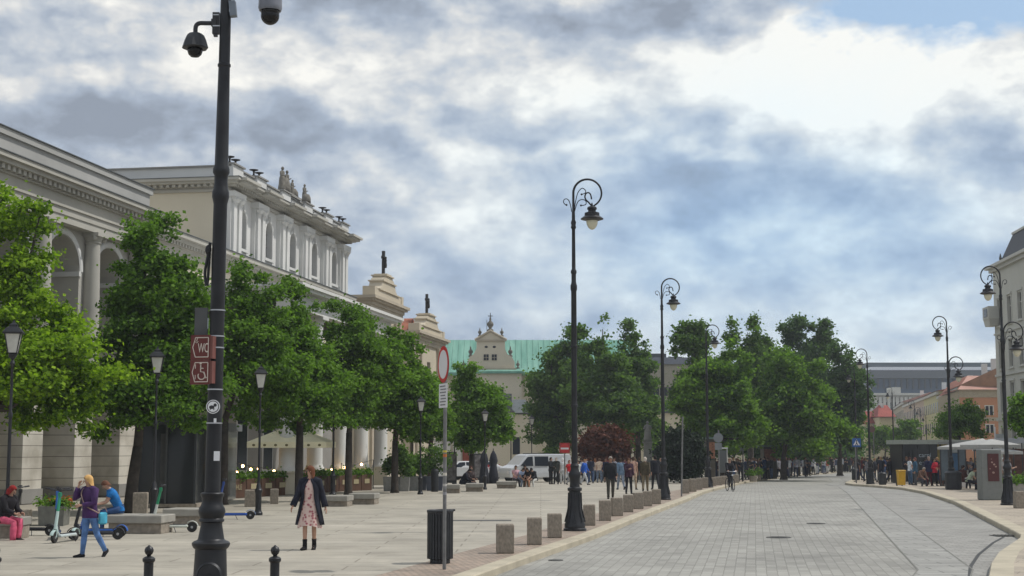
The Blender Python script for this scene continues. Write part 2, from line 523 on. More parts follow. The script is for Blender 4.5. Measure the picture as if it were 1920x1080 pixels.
# outer edge of the left kerb (towards the road) and left edge of the right kerb, from the photo
LK = [(700, 1160), (885, 1080), (1000, 1040), (1110, 1003), (1200, 967), (1290, 934), (1335, 917), (1390, 904), (1450, 896), (1500, 890), (1560, 886), (1586, 881)]
RK = [(1850, 1130), (1853, 1080), (1858, 1055), (1872, 1035), (1912, 1008), (1913, 1002), (1890, 990), (1850, 970), (1790, 940), (1730, 921), (1690, 914), (1640, 910), (1600, 907.5), (1584, 905), (1590, 902), (1604, 896), (1622, 888), (1640, 881)]
lk = [G(*p) for p in LK]
rk = [G(*p) for p in RK]
lk_y = [p.y for p in lk]; lk_x = [p.x for p in lk]
rk_y = [p.y for p in rk]; rk_x = [p.x for p in rk]
for i in range(1, len(rk_y)):
    rk_y[i] = max(rk_y[i], rk_y[i - 1] + 0.25)
DIRX = math.tan(math.radians(9.5))
lk_y = [-10] + lk_y; lk_x = [lk_x[0] - 3.0] + lk_x
rk_y = [-10] + rk_y; rk_x = [rk_x[0] + 1.5] + rk_x


def xl(y):
    return float(np.interp(y, lk_y, lk_x)) + max(0, y - lk_y[-1]) * DIRX * 1.35


def xr(y):
    return float(np.interp(y, rk_y, rk_x)) + max(0, y - rk_y[-1]) * DIRX * 1.35


ys = sorted(set([round(-10 + i * 2.0, 3) for i in range(16)] + [round(20 + i * 0.5, 3) for i in range(120)] + [80 + i * 1.0 for i in range(70)] +
                [150 + 10 * i for i in range(16)] + [round(y, 3) for y in rk_y if y > 20] + [round(y, 3) for y in lk_y if y > 20]))


def strip(name, fa, fb, z, m, kind='structure', label=None, nx=1):
    vs = []; fs = []
    for k, y in enumerate(ys):
        a, b = fa(y), fb(y)
        for j in range(nx + 1):
            vs.append((a + (b - a) * j / nx, y, gz(y) + z))
    for k in range(len(ys) - 1):
        for j in range(nx):
            p = k * (nx + 1) + j
            fs.append((p, p + 1, p + nx + 2, p + nx + 1))
    mb = MB(); mb.add(vs, fs)
    return mb.build(name, m, kind=kind, label=label)


KW = 0.34
strip('pavement', lambda y: -140, lambda y: xl(y) - KW - 1.25, 0.0, PAVE, label='broad tan stone plaza pavement with long dark joints')
strip('cobbled_strip', lambda y: xl(y) - KW - 1.25, lambda y: xl(y) - KW, 0.0, COBB, label='strip of small reddish cobbles behind the left kerb')


def band_edge(y):      # long-stone band that splits carriageway and bay
    a, b = G(1730, 1080, RD), G(1588, 925, RD)
    return a.x + (b.x - a.x) * (y - a.y) / (b.y - a.y)


BW = 1.05
def be(y): return min(max(band_edge(y), xl(y) + 2.5), xr(y) - BW - 0.3)
strip('road', xl, be, RD, SETT, label='light grey granite sett carriageway')
strip('road_band', be, lambda y: be(y) + BW, RD + 0.004, BAND, label='band of long granite slabs between road and bay')
strip('road_bay', lambda y: be(y) + BW, xr, RD, BAY, label='grey sett bay beside the right kerb')
strip('right_pavement', lambda y: xr(y) + 0.42, lambda y: 160, 0.0, RPAV, label='pinkish slab pavement right of the road')


def kerb(name, fx, w, label):
    """kerb stones: top with rounded lip and a face down to the road"""
    vs = []; fs = []
    s = 1 if w > 0 else -1
    prof = [(0, RD - 0.01), (0, -0.02), (s * 0.02, 0.004), (w, 0.004), (w, -0.05)]
    P = [(fx(y), y) for y in ys]
    nm = []
    for i in range(len(P)):
        a, b = P[max(i - 1, 0)], P[min(i + 1, len(P) - 1)]
        nm.append((b[0] - a[0], b[1] - a[1]))
    for i, (x, y) in enumerate(P):
        for o, z in prof:
            vs.append((x + o, y, gz(y) + z))
    n = len(prof)
    for k in range(len(P) - 1):
        for j in range(n - 1):
            p = k * n + j
            fs.append((p, p + 1, p + n + 1, p + n))
    mb = MB(); mb.add(vs, fs)
    mb.build(name, KERB, label=label, kind='structure')


kerb('kerb', xl, -KW, 'pale sandstone kerb along the plaza')
kerb('kerb', xr, 0.42, 'pale sandstone kerb around the right pavement')
JN = mat('joint_dark', (0.19, 0.186, 0.17), .9)
for off, lab in ((0, 'dark joint on the carriageway side of the slab band'), (BW - .05, 'dark joint on the bay side of the slab band')):
    strip('road_joint', lambda y, off=off: be(y) + off, lambda y, off=off: be(y) + off + .035, RD + 0.008, JN, label=lab)
# far terrain under everything
mb = MB()
tt = [-60, 60, 100, 160, 260, 600, 1200]
for a, b in zip(tt[:-1], tt[1:]):
    mb.sheet([(-700, a, gz(a) - 0.3), (700, a, gz(a) - 0.3), (700, b, gz(b) - 0.3), (-700, b, gz(b) - 0.3)])
mb.build('ground', FARG, kind='structure', label='level ground of the city beyond the streets')

# drain slabs and gutter line at the near right corner
gm_ = mat('gutter_iron', (0.05, 0.05, 0.048), 0.6, 0.4)
mb = MB()
path = [G(u, v, RD) for u, v in [(1818, 1085), (1820, 1062), (1835, 1040), (1862, 1018), (1882, 1007)]]
for a, b in zip(path[:-1], path[1:]):
    d = (b - a).normalized(); n = Vector((-d.y, d.x, 0)) * 0.035
    mb.sheet([a - n + Vector((0, 0, .006)), a + n + Vector((0, 0, .006)), b + n + Vector((0, 0, .006)), b - n + Vector((0, 0, .006))])
mb.build('gutter_line', gm_, kind='structure', label='dark gutter joint curving round the near right kerb')
t = thing('drain_grate', 'black slotted drain grate in the road at the bend of the right kerb', 'drain grate', G(1893, 1005, RD))
mb = MB(); mb.bb(-.42, .35, -.3, .3, 0.0, .014); mb.build('grate_frame', gm_, t)
mb = MB()
for k in range(7): mb.bb(-.34 + k * .1, -.29 + k * .1, -.24, .24, .014, .028)
mb.build('grate_bar', mat('grate_bar', (0.12, 0.115, 0.10), 0.6, 0.3), t)
man = mat('manhole_iron', (0.10, 0.10, 0.095), 0.65, 0.3, var=0.3, scale=20)
for (u, v, w, lab) in [(1460, 1008, .62, 'round iron manhole cover, the nearer one in the middle of the road'), (1530, 982, .55, 'round iron manhole cover farther along the middle of the road'),
                    (1042, 1051, .30, 'small flat iron cover beside the left kerb')]:
    mb = MB(); mb.lathe([(w * .5, 0), (w * .5, .012), (w * .46, .014), (w * .46, .008), (w * .02, .008)], 24, (0, 0, 0), cap=False)
    for k in range(-3, 4): mb.bb(-w * .3, w * .3, k * w * .1 - .012, k * w * .1 + .012, .008, .013)
    o = mb.build('manhole_cover', man); o.location = G(u, v, RD); tag(o, lab, 'manhole cover', group='iron covers in the road')
mb = MB(); p = G(900, 976); mb.bb(-.9, .9, -.3, .3, 0, .008); o = mb.build('access_cover', man); o.location = p
tag(o, 'long low iron access cover sunk in the plaza paving', 'access cover')
# ------------------------------------------------------------------ buildings on the left
YAW = math.atan2(460, 2700)
UX = Vector((math.sin(YAW), math.cos(YAW), 0))
O1 = Vector((-18.15, 52.7, 0))
RZL = math.pi / 2 - YAW            # local x runs away from the camera along the facade, -y faces the street

STONE = mat('warm_stone', (0.40, 0.387, 0.345), 0.85, var=0.10, scale=0.6, bump=0.08)
STONEW = mat('white_plaster', (0.61, 0.61, 0.59), 0.8, var=0.07, scale=0.5, bump=0.05)
CREAM = mat('cream_plaster', (0.59, 0.54, 0.43), 0.85, var=0.06, scale=0.4, bump=0.05)
GREYST = mat('grey_stone', (0.25, 0.245, 0.23), 0.85, var=0.12, scale=1.0, bump=0.1)
LEAD = mat('lead_flashing', (0.09, 0.10, 0.105), 0.6, 0.3, var=0.15)
DARKW = glass_mat('window_glass', (0.014, 0.019, 0.028), 0.18)
INT = mat('painted_interior_shade', (0.055, 0.052, 0.047), 0.9)  # near-black base colour stands in for deep interior shade
BRONZE = mat('bronze_dark', (0.035, 0.032, 0.03), 0.5, 0.5, var=0.3)
TILE = mat('red_roof_tile', (0.30, 0.105, 0.06), 0.8, var=0.2, scale=1.5, bump=0.2)
RUST = brick_mat('rusticated_blocks', (0.50, 0.475, 0.415), (0.45, 0.42, 0.36), (0.16, 0.145, 0.12), 4.0, 0.42, 0.014, var=0.18, bump=0.3)


def rust_mat():
    """horizontal rustication by height"""
    m = bpy.data.materials.new('rusticated_stone'); m.use_nodes = True
    nt = m.node_tree; bs = nt.nodes['Principled BSDF']; N = nt.nodes.new; L = nt.links.new
    bs.inputs['Roughness'].default_value = 0.85
    tc = N('ShaderNodeTexCoord'); sp = N('ShaderNodeSeparateXYZ'); L(tc.outputs['Object'], sp.inputs[0])
    w = N('ShaderNodeMath'); w.operation = 'MODULO'; w.inputs[1].default_value = 0.44; L(sp.outputs[2], w.inputs[0])
    g = N('ShaderNodeMath'); g.operation = 'LESS_THAN'; g.inputs[1].default_value = 0.025; L(w.outputs[0], g.inputs[0])
    nz = N('ShaderNodeTexNoise'); nz.inputs['Scale'].default_value = 0.9; nz.inputs['Detail'].default_value = 6; L(tc.outputs['Object'], nz.inputs['Vector'])
    r = N('ShaderNodeValToRGB'); r.color_ramp.elements[0].position = .35; r.color_ramp.elements[1].position = .6
    r.color_ramp.elements[0].color = (0.40, 0.37, 0.31, 1); r.color_ramp.elements[1].color = (0.60, 0.57, 0.50, 1)
    L(nz.outputs['Fac'], r.inputs[0])
    mx = N('ShaderNodeMixRGB'); L(g.outputs[0], mx.inputs[0]); L(r.outputs[0], mx.inputs[1]); mx.inputs[2].default_value = (0.17, 0.155, 0.13, 1)
    L(mx.outputs[0], bs.inputs['Base Color'])
    return m


RUSTM = rust_mat()


def L1(s, n, z):
    """world point from facade coordinates (along, outward, up)"""
    return O1 + UX * s + Vector((math.cos(YAW), -math.sin(YAW), 0)) * n + Vector((0, 0, z))


# --- arcaded building: ground arcade, columned loggia, entablature and attic
b1 = thing('arcaded_building', 'long pale stone building with columned arcade and plain attic at the left edge', 'building', O1, RZL)
b1.scale = (1, 1, .966)
P0, NP = 1.45, 4.1
centres = [P0 + NP * k for k in range(-4, 3)]
X0, X1 = P0 - 4.5 * NP, 10.1
for c in centres:
    mb = MB(); mb.bb(c - 0.75, c + 0.75, 0.0, 1.5, 0.0, 4.75); mb.build('arcade_pier', RUSTM, b1)
for c in centres:
    mb = MB(); mb.bb(c - 0.79, c + 0.79, -0.05, 1.54, 0.0, 0.55); mb.build('pier_plinth', GREYST, b1)
mb = MB()
mb.bb(X0, X1, -0.12, 1.6, 4.75, 5.1); mb.bb(X0, X1, -0.25, 1.6, 5.1, 5.3)
mb.bb(X0, X1, 4.8, 12, 0, 12.5)                                   # rear wall mass
mb.bb(X0, X1, 1.6, 4.6, 4.9, 5.25)                                # loggia floor
mb.bb(X0, X1, 0.6, 4.6, 11.3, 12.5)
mb.build('rear_wall', STONE, b1)
mb = MB(); mb.bb(X0 + .01, X1 - .01, 4.6, 4.79, 5.26, 11.29); mb.build('loggia_back_wall', INT, b1)  # dark sheet before the rear wall, loggia shade put into its colour
mb = MB()
for i in range(len(centres) - 1):
    a, b = centres[i], centres[i + 1]
    mb.arch(a, b, 5.3, 11.3, (a + b) / 2, 1.38, 9.4, y=0.10, reveal=1.4)
mb.bb(X0, centres[0], 0.1, 1.5, 5.3, 11.3)
mb.bb(centres[-1], X1, 0.1, 1.5, 5.3, 11.3)
mb.build('arcade_wall', STONE, b1)
mb = MB()
for i in range(len(centres) - 1):
    cx = (centres[i] + centres[i + 1]) / 2
    for sgn in (-1, 1):
        mb.bb(cx + sgn * 1.38 - .10, cx + sgn * 1.38 + .10, 0.04, 1.53, 9.22, 9.42)
    pts = [(cx - 1.52 * math.cos(math.pi * k / 16), 0.07, 9.42 + 1.52 * math.sin(math.pi * k / 16)) for k in range(17)]
    mb.tube(pts, [(0.14, 0.05)] * 17, 6)
mb.build('arch_moulding', STONEW, b1)
for c in centres:
    mb = MB()
    mb.lathe([(.44, 5.3), (.44, 5.5), (.40, 5.6), (.36, 5.7), (.35, 8), (.31, 10.6), (.31, 10.65), (.36, 10.7), (.33, 10.75), (.44, 10.95)], 20, (c, -.12, 0))
    mb.bb(c - .5, c + .5, -.6, .2, 10.95, 11.1)
    for sg in (-1, 1):
        mb.ball((c + sg * .42, -.42, 10.88), (.12, .1, .12), 8, 6)
    mb.build('column', STONE, b1, smooth='auto')
mb = MB()
mb.bb(X0, X1, -.42, 0.4, 11.1, 11.4); mb.bb(X0, X1, -.47, 0.4, 11.4, 11.68); mb.bb(X0, X1, -.54, 0.4, 11.68, 11.78)
mb.bb(X0, X1, -.42, 0.4, 11.78, 12.2); mb.bb(X0, X1, -.55, 0.4, 12.2, 12.27)
mb.bb(X0, X1 + .8, -.85, 0.4, 12.46, 12.62); mb.bb(X0, X1 + .95, -1.0, .4, 12.62, 12.8)
x = X0 + .1
while x < X1 + .5:
    mb.bb(x, x + .2, -.74, -.55, 12.27, 12.46); x += .38
mb.build('entablature', STONE, b1)
mb = MB(); mb.bb(X0, X1 + 1.0, -1.05, .4, 12.80, 12.84); mb.bb(X0, X1 + .3, -.62, .2, 13.86, 13.90)
mb.build('cornice_flashing', LEAD, b1)
mb = MB(); mb.bb(X0, X1 + .15, -.45, 9, 12.84, 13.6); mb.bb(X0, X1 + .25, -.56, 9, 13.6, 13.86)
mb.build('attic', mat('attic_stone', (0.36, 0.36, 0.345), 0.85, var=0.1, scale=0.5), b1)

# --- palace block with statues: base storey block, upper storey set on it
b2 = thing('palace_block', 'white classical building with paired pilasters and roof statues', 'building', O1, RZL)
S0, S1, T0 = 10.8, 41.8, 20.9      # base from S0, tall storey from T0
mb = MB()
mb.bb(S0, S1, 0, 14, 8.6, 11.2)
mb.build('wall', CREAM, b2)
mb = MB(); mb.bb(S0, S1, .002, 14, 0, 8.59); mb.build('ground_floor_wall', mat('shade_toned_plaster', (.25, .24, .22), .85, var=.1, scale=.5), b2)  # wall greyed to paint in the shade of portico and trees
for k in range(7):
    MB().bb(S0 + 1.2 + k * 4.4, S0 + 2.6 + k * 4.4, -.05, .0, 4.9, 7.6).build('upper_window', DARKW, b2)
mb = MB()
for k, (n, z0, z1) in enumerate([(.12, 9.7, 9.85), (.12, 11.0, 11.2), (.2, 11.2, 11.36), (.55, 11.52, 11.7), (.75, 11.7, 11.9)]):
    mb.bb(S0 + .01, S1 + n, -n, 1 + k * .01, z0, z1)
x = S0 + .1
mb.bb(S0, S1, -.32, .6, 11.36, 11.52)
while x < S1:
    mb.bb(x, x + .16, -.5, -.3, 11.36, 11.52); x += .34
mb.build('lower_cornice', STONE, b2)
mb = MB(); mb.bb(S0, S1 + .8, -.8, 0.9, 11.9, 11.94); mb.build('flashing', LEAD, b2)
# upper storey front with arched windows
nb = 5
bay = (S1 - T0) / nb
wins = [T0 + bay * (k + .5) for k in range(nb)]
mb = MB()
for k, cx in enumerate(wins):
    mb.arch(cx - bay / 2, cx + bay / 2, 12.5, 15.2, cx, .55, 13.95, y=0.0, reveal=.5, n=10)
mb.wall(T0, S1, 11.94, 12.5, [])
mb.add([(T0, 0, 11.9), (T0, 14, 11.9), (T0, 14, 16.2), (T0, 0, 16.2)], [(0, 3, 2, 1)])
mb.add([(S1, 0, 11.9), (S1, 14, 11.9), (S1, 14, 16.2), (S1, 0, 16.2)], [(0, 1, 2, 3)])
mb.bb(T0 + .02, S1 - .02, .5, 13.9, 11.9, 16.2)
mb.build('upper_wall', [STONEW], b2)
mb = MB(); mb.add([(T0 - .015, 0.6, 11.95), (T0 - .015, 14, 11.95), (T0 - .015, 14, 15.3), (T0 - .015, 0.6, 15.3)], [(0, 3, 2, 1)])
mb.build('side_wall', CREAM, b2)
for cx in wins:
    mb = MB()
    mb.bb(cx - .54, cx + .54, .30, .34, 12.5, 13.95)
    mb.lathe([(.54, 0), (.54, .04)], 24, (cx, .34, 13.95), M=Matrix.Rotation(math.pi / 2, 3, 'X'))
    w = mb.build('window', DARKW, b2)
    mb = MB(); mb.bb(cx - .03, cx + .03, .26, .30, 12.5, 14.45); mb.bb(cx - .54, cx + .54, .26, .30, 13.2, 13.25); mb.bb(cx - .54, cx + .54, .26, .30, 13.92, 13.97)
    mb.build('frame', mat('window_timber', (0.12, 0.11, 0.10), 0.6), w)
    mb = MB(); pts = [(cx - .66, -.03, 12.5)] + [(cx - .66 * math.cos(math.pi * k / 12), -.03, 13.95 + .66 * math.sin(math.pi * k / 12)) for k in range(13)] + [(cx + .66, -.03, 12.5)]
    mb.tube(pts, [(.10, .05)] * len(pts), 6); mb.bb(cx - .12, cx + .12, -.16, 0, 14.5, 14.85)
    mb.bb(cx - .75, cx + .75, -.12, 0, 12.35, 12.5)
    mb.build('surround', STONEW, w)
for k in range(nb + 1):
    c = T0 + bay * k + (0.55 if k == 0 else -0.55 if k == nb else 0)
    mb = MB()
    mb.bb(c - .72, c + .72, -.22, 0.02, 11.95, 15.2)
    for sg in (-.37, .37):
        mb.bb(c + sg - .22, c + sg + .22, -.36, -.22, 12.1, 14.55)
        mb.bb(c + sg - .27, c + sg + .27, -.41, -.22, 11.95, 12.1)
        mb.bb(c + sg - .25, c + sg + .25, -.39, -.22, 14.55, 14.62)
        mb.bb(c + sg - .32, c + sg + .32, -.46, -.22, 14.80, 14.92)
        mb.lathe([(.2, 14.62), (.24, 14.7), (.33, 14.8)], 8, (c + sg, -.30, 0))
    mb.bb(c - .85, c + .85, -.48, -.0, 14.92, 15.2)
    mb.build('pilaster_pair', STONEW, b2)
mb = MB()
for n, z0, z1 in [(.18, 15.2, 15.34), (.12, 15.34, 15.42), (.7, 15.56, 15.68), (.88, 15.68, 15.82)]:
    mb.bb(T0 - n, S1 + n, -n, 13.5 + n * .1, z0, z1)
for k in range(nb + 1):
    c = T0 + bay * k + (0.55 if k == 0 else -0.55 if k == nb else 0)
    mb.bb(c - .95, c + .95, -1.05, -.5, 15.562, 15.675); mb.bb(c - 1.1, c + 1.1, -1.2, -.5, 15.685, 15.822)
x = T0 - .4
mb.bb(T0 - .3, S1 + .3, -.3, 13, 15.42, 15.56)
while x < S1 + .4:
    mb.bb(x, x + .16, -.55, -.28, 15.42, 15.56); x += .34
y = .3
while y < 12:
    mb.bb(T0 - .55, T0 - .28, y, y + .16, 15.42, 15.56); y += .34
mb.build('upper_cornice', STONE, b2)
mb = MB(); mb.bb(T0 - .92, S1 + .92, -.92, 13.4, 15.822, 15.85); mb.build('flashing', LEAD, b2)
# parapet
mb = MB()
mb.bb(T0 - .1, S1 + .1, -.1, .3, 15.85, 16.5); mb.bb(T0 - .1, T0 + .3, .3, 13, 15.85, 16.5)
for k in range(nb + 1):
    c = T0 + bay * k + (0.55 if k == 0 else -0.55 if k == nb else 0)
    mb.bb(c - .75, c + .75, -.32, .45, 15.85, 16.6)
for k in range(nb):
    a = T0 + bay * k + 1.5; b = T0 + bay * (k + 1) - 1.0
    mb.bb(a, b, -.15, -.1, 15.98, 16.03); mb.bb(a, b, -.15, -.1, 16.33, 16.38); mb.bb(a, a + .06, -.15, -.1, 16.03, 16.33); mb.bb(b - .06, b, -.15, -.1, 16.03, 16.33)
mb.build('parapet', STONEW, b2)
mb = MB(); mb.bb(T0 - .22, S1 + .22, -.22, .4, 16.5, 16.58); mb.bb(T0 - .22, T0 + .4, .4, 13, 16.5, 16.58)
for k in range(nb + 1):
    c = T0 + bay * k + (0.55 if k == 0 else -0.55 if k == nb else 0)
    mb.bb(c - .82, c + .82, -.42, .55, 16.6, 16.68)
mb.build('coping', GREYST, b2)
for k in (0, 1, 4, 5):
    c = T0 + bay * k + (0.55 if k == 0 else -0.55 if k == nb else 0)
    for sg in (-.45, .4):
        mb = MB(); mb.lathe([(.14, 16.68), (.14, 16.73), (.05, 16.8), (.05, 16.95), (.1, 16.99), (.24, 17.03), (.26, 17.06), (.22, 17.05), (.02, 17.06)], 14, (c + sg, 0, 0), cap=False)
        mb.build('roof_bowl', BRONZE, b2, smooth=True)
# roof statues : one group of draped figures
SST = mat('statue_sandstone', (0.155, 0.145, 0.125), 0.9, var=0.3, scale=4, bump=0.3)


def figure(mb, x, z, h, lean=0.0, arm=1, seed=0):
    """draped stone figure, height h"""
    k = h / 1.75
    pr = [(.34, 0), (.36, .2), (.30, .5), (.28, .8), (.24, 1.0), (.19, 1.08), (.23, 1.28), (.22, 1.4), (.08, 1.48), (.065, 1.52)]
    M = Matrix.Rotation(lean, 3, 'Y')
    mb.lathe([(r * k, q * k) for r, q in pr], 10, (x, 0, z), sy=.75, M=M)
    mb.ball(Vector((x, 0, z)) + M @ Vector((0, -.02 * k, 1.62 * k)), (.11 * k, .12 * k, .14 * k), 8, 6, M)
    for sg, dz in ((-1, -.5), (1, -.35 if arm else -.1)):
        sh = Vector((x, 0, z)) + M @ Vector((sg * .2 * k, 0, 1.36 * k))
        el = sh + M @ Vector((sg * .13 * k, -.05, -.28 * k)); ha = el + M @ Vector((-sg * .1 * k, -.18 * k, (dz + .5) * .5 * k))
        mb.tube([sh, el, ha], [.075 * k, .06 * k, .045 * k], 6)


cx = T0 + bay * 2.22
st = thing('statue_group', 'weathered dark sandstone group of draped figures on the white roof parapet', 'statue', L1(cx, 0.05, 16.6), RZL)
mb = MB(); mb.bb(-1.35, 1.9, -.25, .4, 0, .14); mb.build('statue_base', GREYST, st)
mb = MB(); figure(mb, -1.0, .1, 1.42, .02); mb.build('standing_figure', SST, st, smooth=True)
mb = MB(); figure(mb, -.05, .1, 1.36, -.1); mb.build('middle_figure', SST, st, smooth=True)
mb = MB(); figure(mb, .75, .1, 1.0, .12); mb.build('kneeling_figure', SST, st, smooth=True)
mb = MB(); mb.lathe([(.5, 0), (.55, .25), (.45, .6), (.25, .85)], 9, (-.45, 0, .1), sy=.6); mb.lathe([(.45, 0), (.42, .3), (.2, .5)], 9, (1.15, 0, .1), sy=.6)
mb.build('rock_mass', SST, st, smooth=True)
st2 = thing('statue', 'single seated stone figure at the right end of the white roof parapet group', 'statue', L1(cx + 3.2, 0.05, 16.6), RZL)
mb = MB(); figure(mb, 0, .1, 1.15, -.05); mb.lathe([(.38, 0), (.36, .3), (.25, .5)], 9, (-.1, -.15, .1), sy=.7); mb.build('seated_figure', SST, st2, smooth=True)
mb = MB(); mb.bb(-.45, .45, -.3, .4, 0, .12); mb.build('statue_base', GREYST, st2)

# --- portico of round columns in front of the palace block
pt = thing('portico', 'white giant-order portico of round columns behind the plaza trees', 'portico', O1, RZL)
PN = 5.9
cs = [25.66 + 4.06 * k for k in range(-3, 2)]
for c in cs:
    mb = MB(); mb.lathe([(.46, 1.02), (.46, 1.1), (.40, 1.2), (.37, 1.3), (.36, 4), (.31, 7.9), (.35, 7.95), (.33, 8.0), (.44, 8.15)], 24, (c, -PN, 0))
    mb.bb(c - .47, c + .47, -PN - .47, -PN + .47, 8.15, 8.3)
    w = mb.build('column', STONEW, pt, smooth='auto')
    mb = MB(); mb.bb(c - .52, c + .52, -PN - .52, -PN + .52, 0, .95); mb.bb(c - .58, c + .58, -PN - .58, -PN + .58, .95, 1.02); mb.build('pedestal', CREAM, w)
mb = MB()
a, b = cs[0] - .7, cs[-1] + .7
mb.bb(a, b, -PN - .42, -PN + .42, 8.3, 8.85); mb.bb(a + .05, b - .05, -PN - .38, 0, 8.86, 9.1); mb.bb(a - .4, b + .4, -PN - .85, 0, 9.1, 9.25); mb.bb(a - .5, b + .5, -PN - .98, 0, 9.25, 9.4)
mb.build('entablature', STONEW, pt)
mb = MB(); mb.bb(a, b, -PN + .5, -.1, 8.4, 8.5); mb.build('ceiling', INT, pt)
for k in range(5):
    cx = cs[0] + 2 + 4.06 * k
    w = MB().bb(cx - .7, cx + .7, -.06, -.02, 0.9, 4.4).build('window', DARKW, b2)
    MB().bb(cx - .85, cx + .85, -.03, -.005, .7, 4.6).build('frame', STONEW, w)


# --- street facades with crucifix gables (two church-like fronts)
SANDC = mat('ochre_plaster', (0.52, 0.46, 0.355), 0.85, var=0.08, scale=0.5, bump=0.05)
SANDD = mat('ochre_trim', (0.44, 0.385, 0.30), 0.85, var=0.1, scale=0.8)


def gable_house(name, label, s0, s1, eave, top, cross_h, roofz, depth=9):
    """front of stepped gable topped with a black crucifix; the long side faces back down the street"""
    h = thing(name, label, 'church', O1, RZL)
    c = (s0 + s1) / 2; w = s1 - s0
    mb = MB(); holes = [(c - .6, c + .6, 2.4, eave - 2.2)]
    mb.wall(s0, s1, -.6, eave - .9, holes, y=0, reveal=.3)
    mb.bb(s0, s1, .31, 1.3, -.6, eave - .9)
    mb.bb(s0 + .3, s1 - .3, 1.3, depth + 8, -.6, eave - 1.2)
    mb.build('wall', SANDC, h)
    w_ = MB().bb(c - .6, c + .6, .22, .27, 2.4, eave - 2.2).build('window', DARKW, h)
    for sg in (-1, 1):
        for q in (w * .30, w * .43):
            mb = MB(); mb.bb(c + sg * q - .18, c + sg * q + .18, -.2, .0, .6, eave - 1.2); mb.bb(c + sg * q - .25, c + sg * q + .25, -.27, .0, eave - 1.2, eave - .9)
            mb.build('pilaster', SANDD, h)
    mb = MB()
    for n, z0, z1 in [(.15, eave - .9, eave - .6), (.25, eave - .6, eave - .35), (.6, eave - .2, eave), (.45, eave - .35, eave - .2)]:
        mb.bb(s0 - n, s1 + n, -n, 1.3 + n * .4, z0, z1)
    mb.build('cornice', SANDD, h)
    hh = top - eave; zz = top
    half = [(.40, 0), (.40, .28), (.31, .28), (.31, .34), (.27, .36), (.225, .46), (.20, .60), (.20, .68), (.165, .70), (.15, .80), (.11, .84), (.11, .92), (.075, .93), (.075, 1.0)]
    poly = [(c + w * x, eave + hh * z) for x, z in half] + [(c - w * x, eave + hh * z) for x, z in half[::-1]]
    mb = MB(); mb.prism([(x, -z) for x, z in poly][::-1], 0, 1.0, M=Matrix.Rotation(-math.pi / 2, 3, 'X'), c=(0, -.25, 0))
    for x, z in ((.31, .30), (.20, .66), (.11, .90)):
        mb.bb(c - w * x - .1, c + w * x + .1, -.35, .85, eave + hh * z, eave + hh * z + .09)
    for sg in (-1, 1):
        mb.bb(c + sg * w * .43 - .3, c + sg * w * .43 + .3, -.3, .6, eave + .001, eave + hh * .36)
    mb.build('stepped_gable', SANDC, h)
    mb = MB()
    mb.box((c, .2, zz + cross_h / 2), (.24, .2, cross_h)); mb.box((c, .2, zz + cross_h * .72), (.70, .18, .2))
    mb.lathe([(.08, 0), (.11, .2), (.08, .45), (.10, .6), (.04, .68)], 8, (c, .04, zz + cross_h * .28))
    mb.ball((c, .04, zz + cross_h * .28 + .76), .09, 8, 6)
    mb.tube([(c - .3, .06, zz + cross_h * .72), (c, .04, zz + cross_h * .28 + .58), (c + .3, .06, zz + cross_h * .72)], .04, 6)
    mb.build('crucifix', BRONZE, h)
    mb = MB()
    M_ = [(s0 + .1, 1.35, eave - 1.3), (s1 - .1, 1.35, eave - 1.3), (s1 - .1, depth + 8, eave - 1.3), (s0 + .1, depth + 8, eave - 1.3), (c, 1.35, roofz), (c, depth + 8, roofz)]
    mb.add(M_, [(0, 3, 5, 4), (1, 4, 5, 2), (0, 4, 1), (3, 2, 5)])
    mb.build('roof', TILE, h)
    return h


gable_house('crucifix_church', 'ochre church front with stepped gable and black crucifix beside the white palace', 48.5, 57.5, 12.7, 14.7, 1.75, 13.0)
gable_house('crucifix_chapel', 'farther ochre church front with black crucifix and red tiled roof', 62.0, 72.3, 11.3, 13.1, 1.65, 12.75)
MB().bb(57.8, 61.8, 1.0, 12, -.6, 9.5).build('low_wing', SANDC, None, label='low ochre wing between the two crucifix fronts', cat='building').matrix_world = Matrix.Translation(O1) @ Matrix.Rotation(RZL, 4, 'Z')
# --- church with the copper roof and baroque gable, facing the camera
COPPER = bpy.data.materials.new('verdigris_copper'); COPPER.use_nodes = True
nt = COPPER.node_tree; bs = nt.nodes['Principled BSDF']; bs.inputs['Roughness'].default_value = .65
tc = nt.nodes.new('ShaderNodeTexCoord'); mp = nt.nodes.new('ShaderNodeMapping'); mp.inputs['Scale'].default_value = (1.4, .2, .25)
nz = nt.nodes.new('ShaderNodeTexNoise'); nz.inputs['Scale'].default_value = 1.2; nz.inputs['Detail'].default_value = 6
r = nt.nodes.new('ShaderNodeValToRGB'); r.color_ramp.elements[0].position = .3; r.color_ramp.elements[1].position = .7
r.color_ramp.elements[0].color = (0.10, 0.265, 0.205, 1); r.color_ramp.elements[1].color = (0.20, 0.40, 0.32, 1)
nt.links.new(tc.outputs['Object'], mp.inputs[0]); nt.links.new(mp.outputs[0], nz.inputs[0]); nt.links.new(nz.outputs[0], r.inputs[0]); nt.links.new(r.outputs[0], bs.inputs[0])
CY = 150.0
SC = ppm(CY)
ch = thing('copper_roofed_church', 'cream church with long verdigris copper roof and baroque gable', 'church', (X(920, CY), CY, 0))


def cx_(u): return (u - 920) / SC
def cz_(v): return EYE + (840 - v) / SC


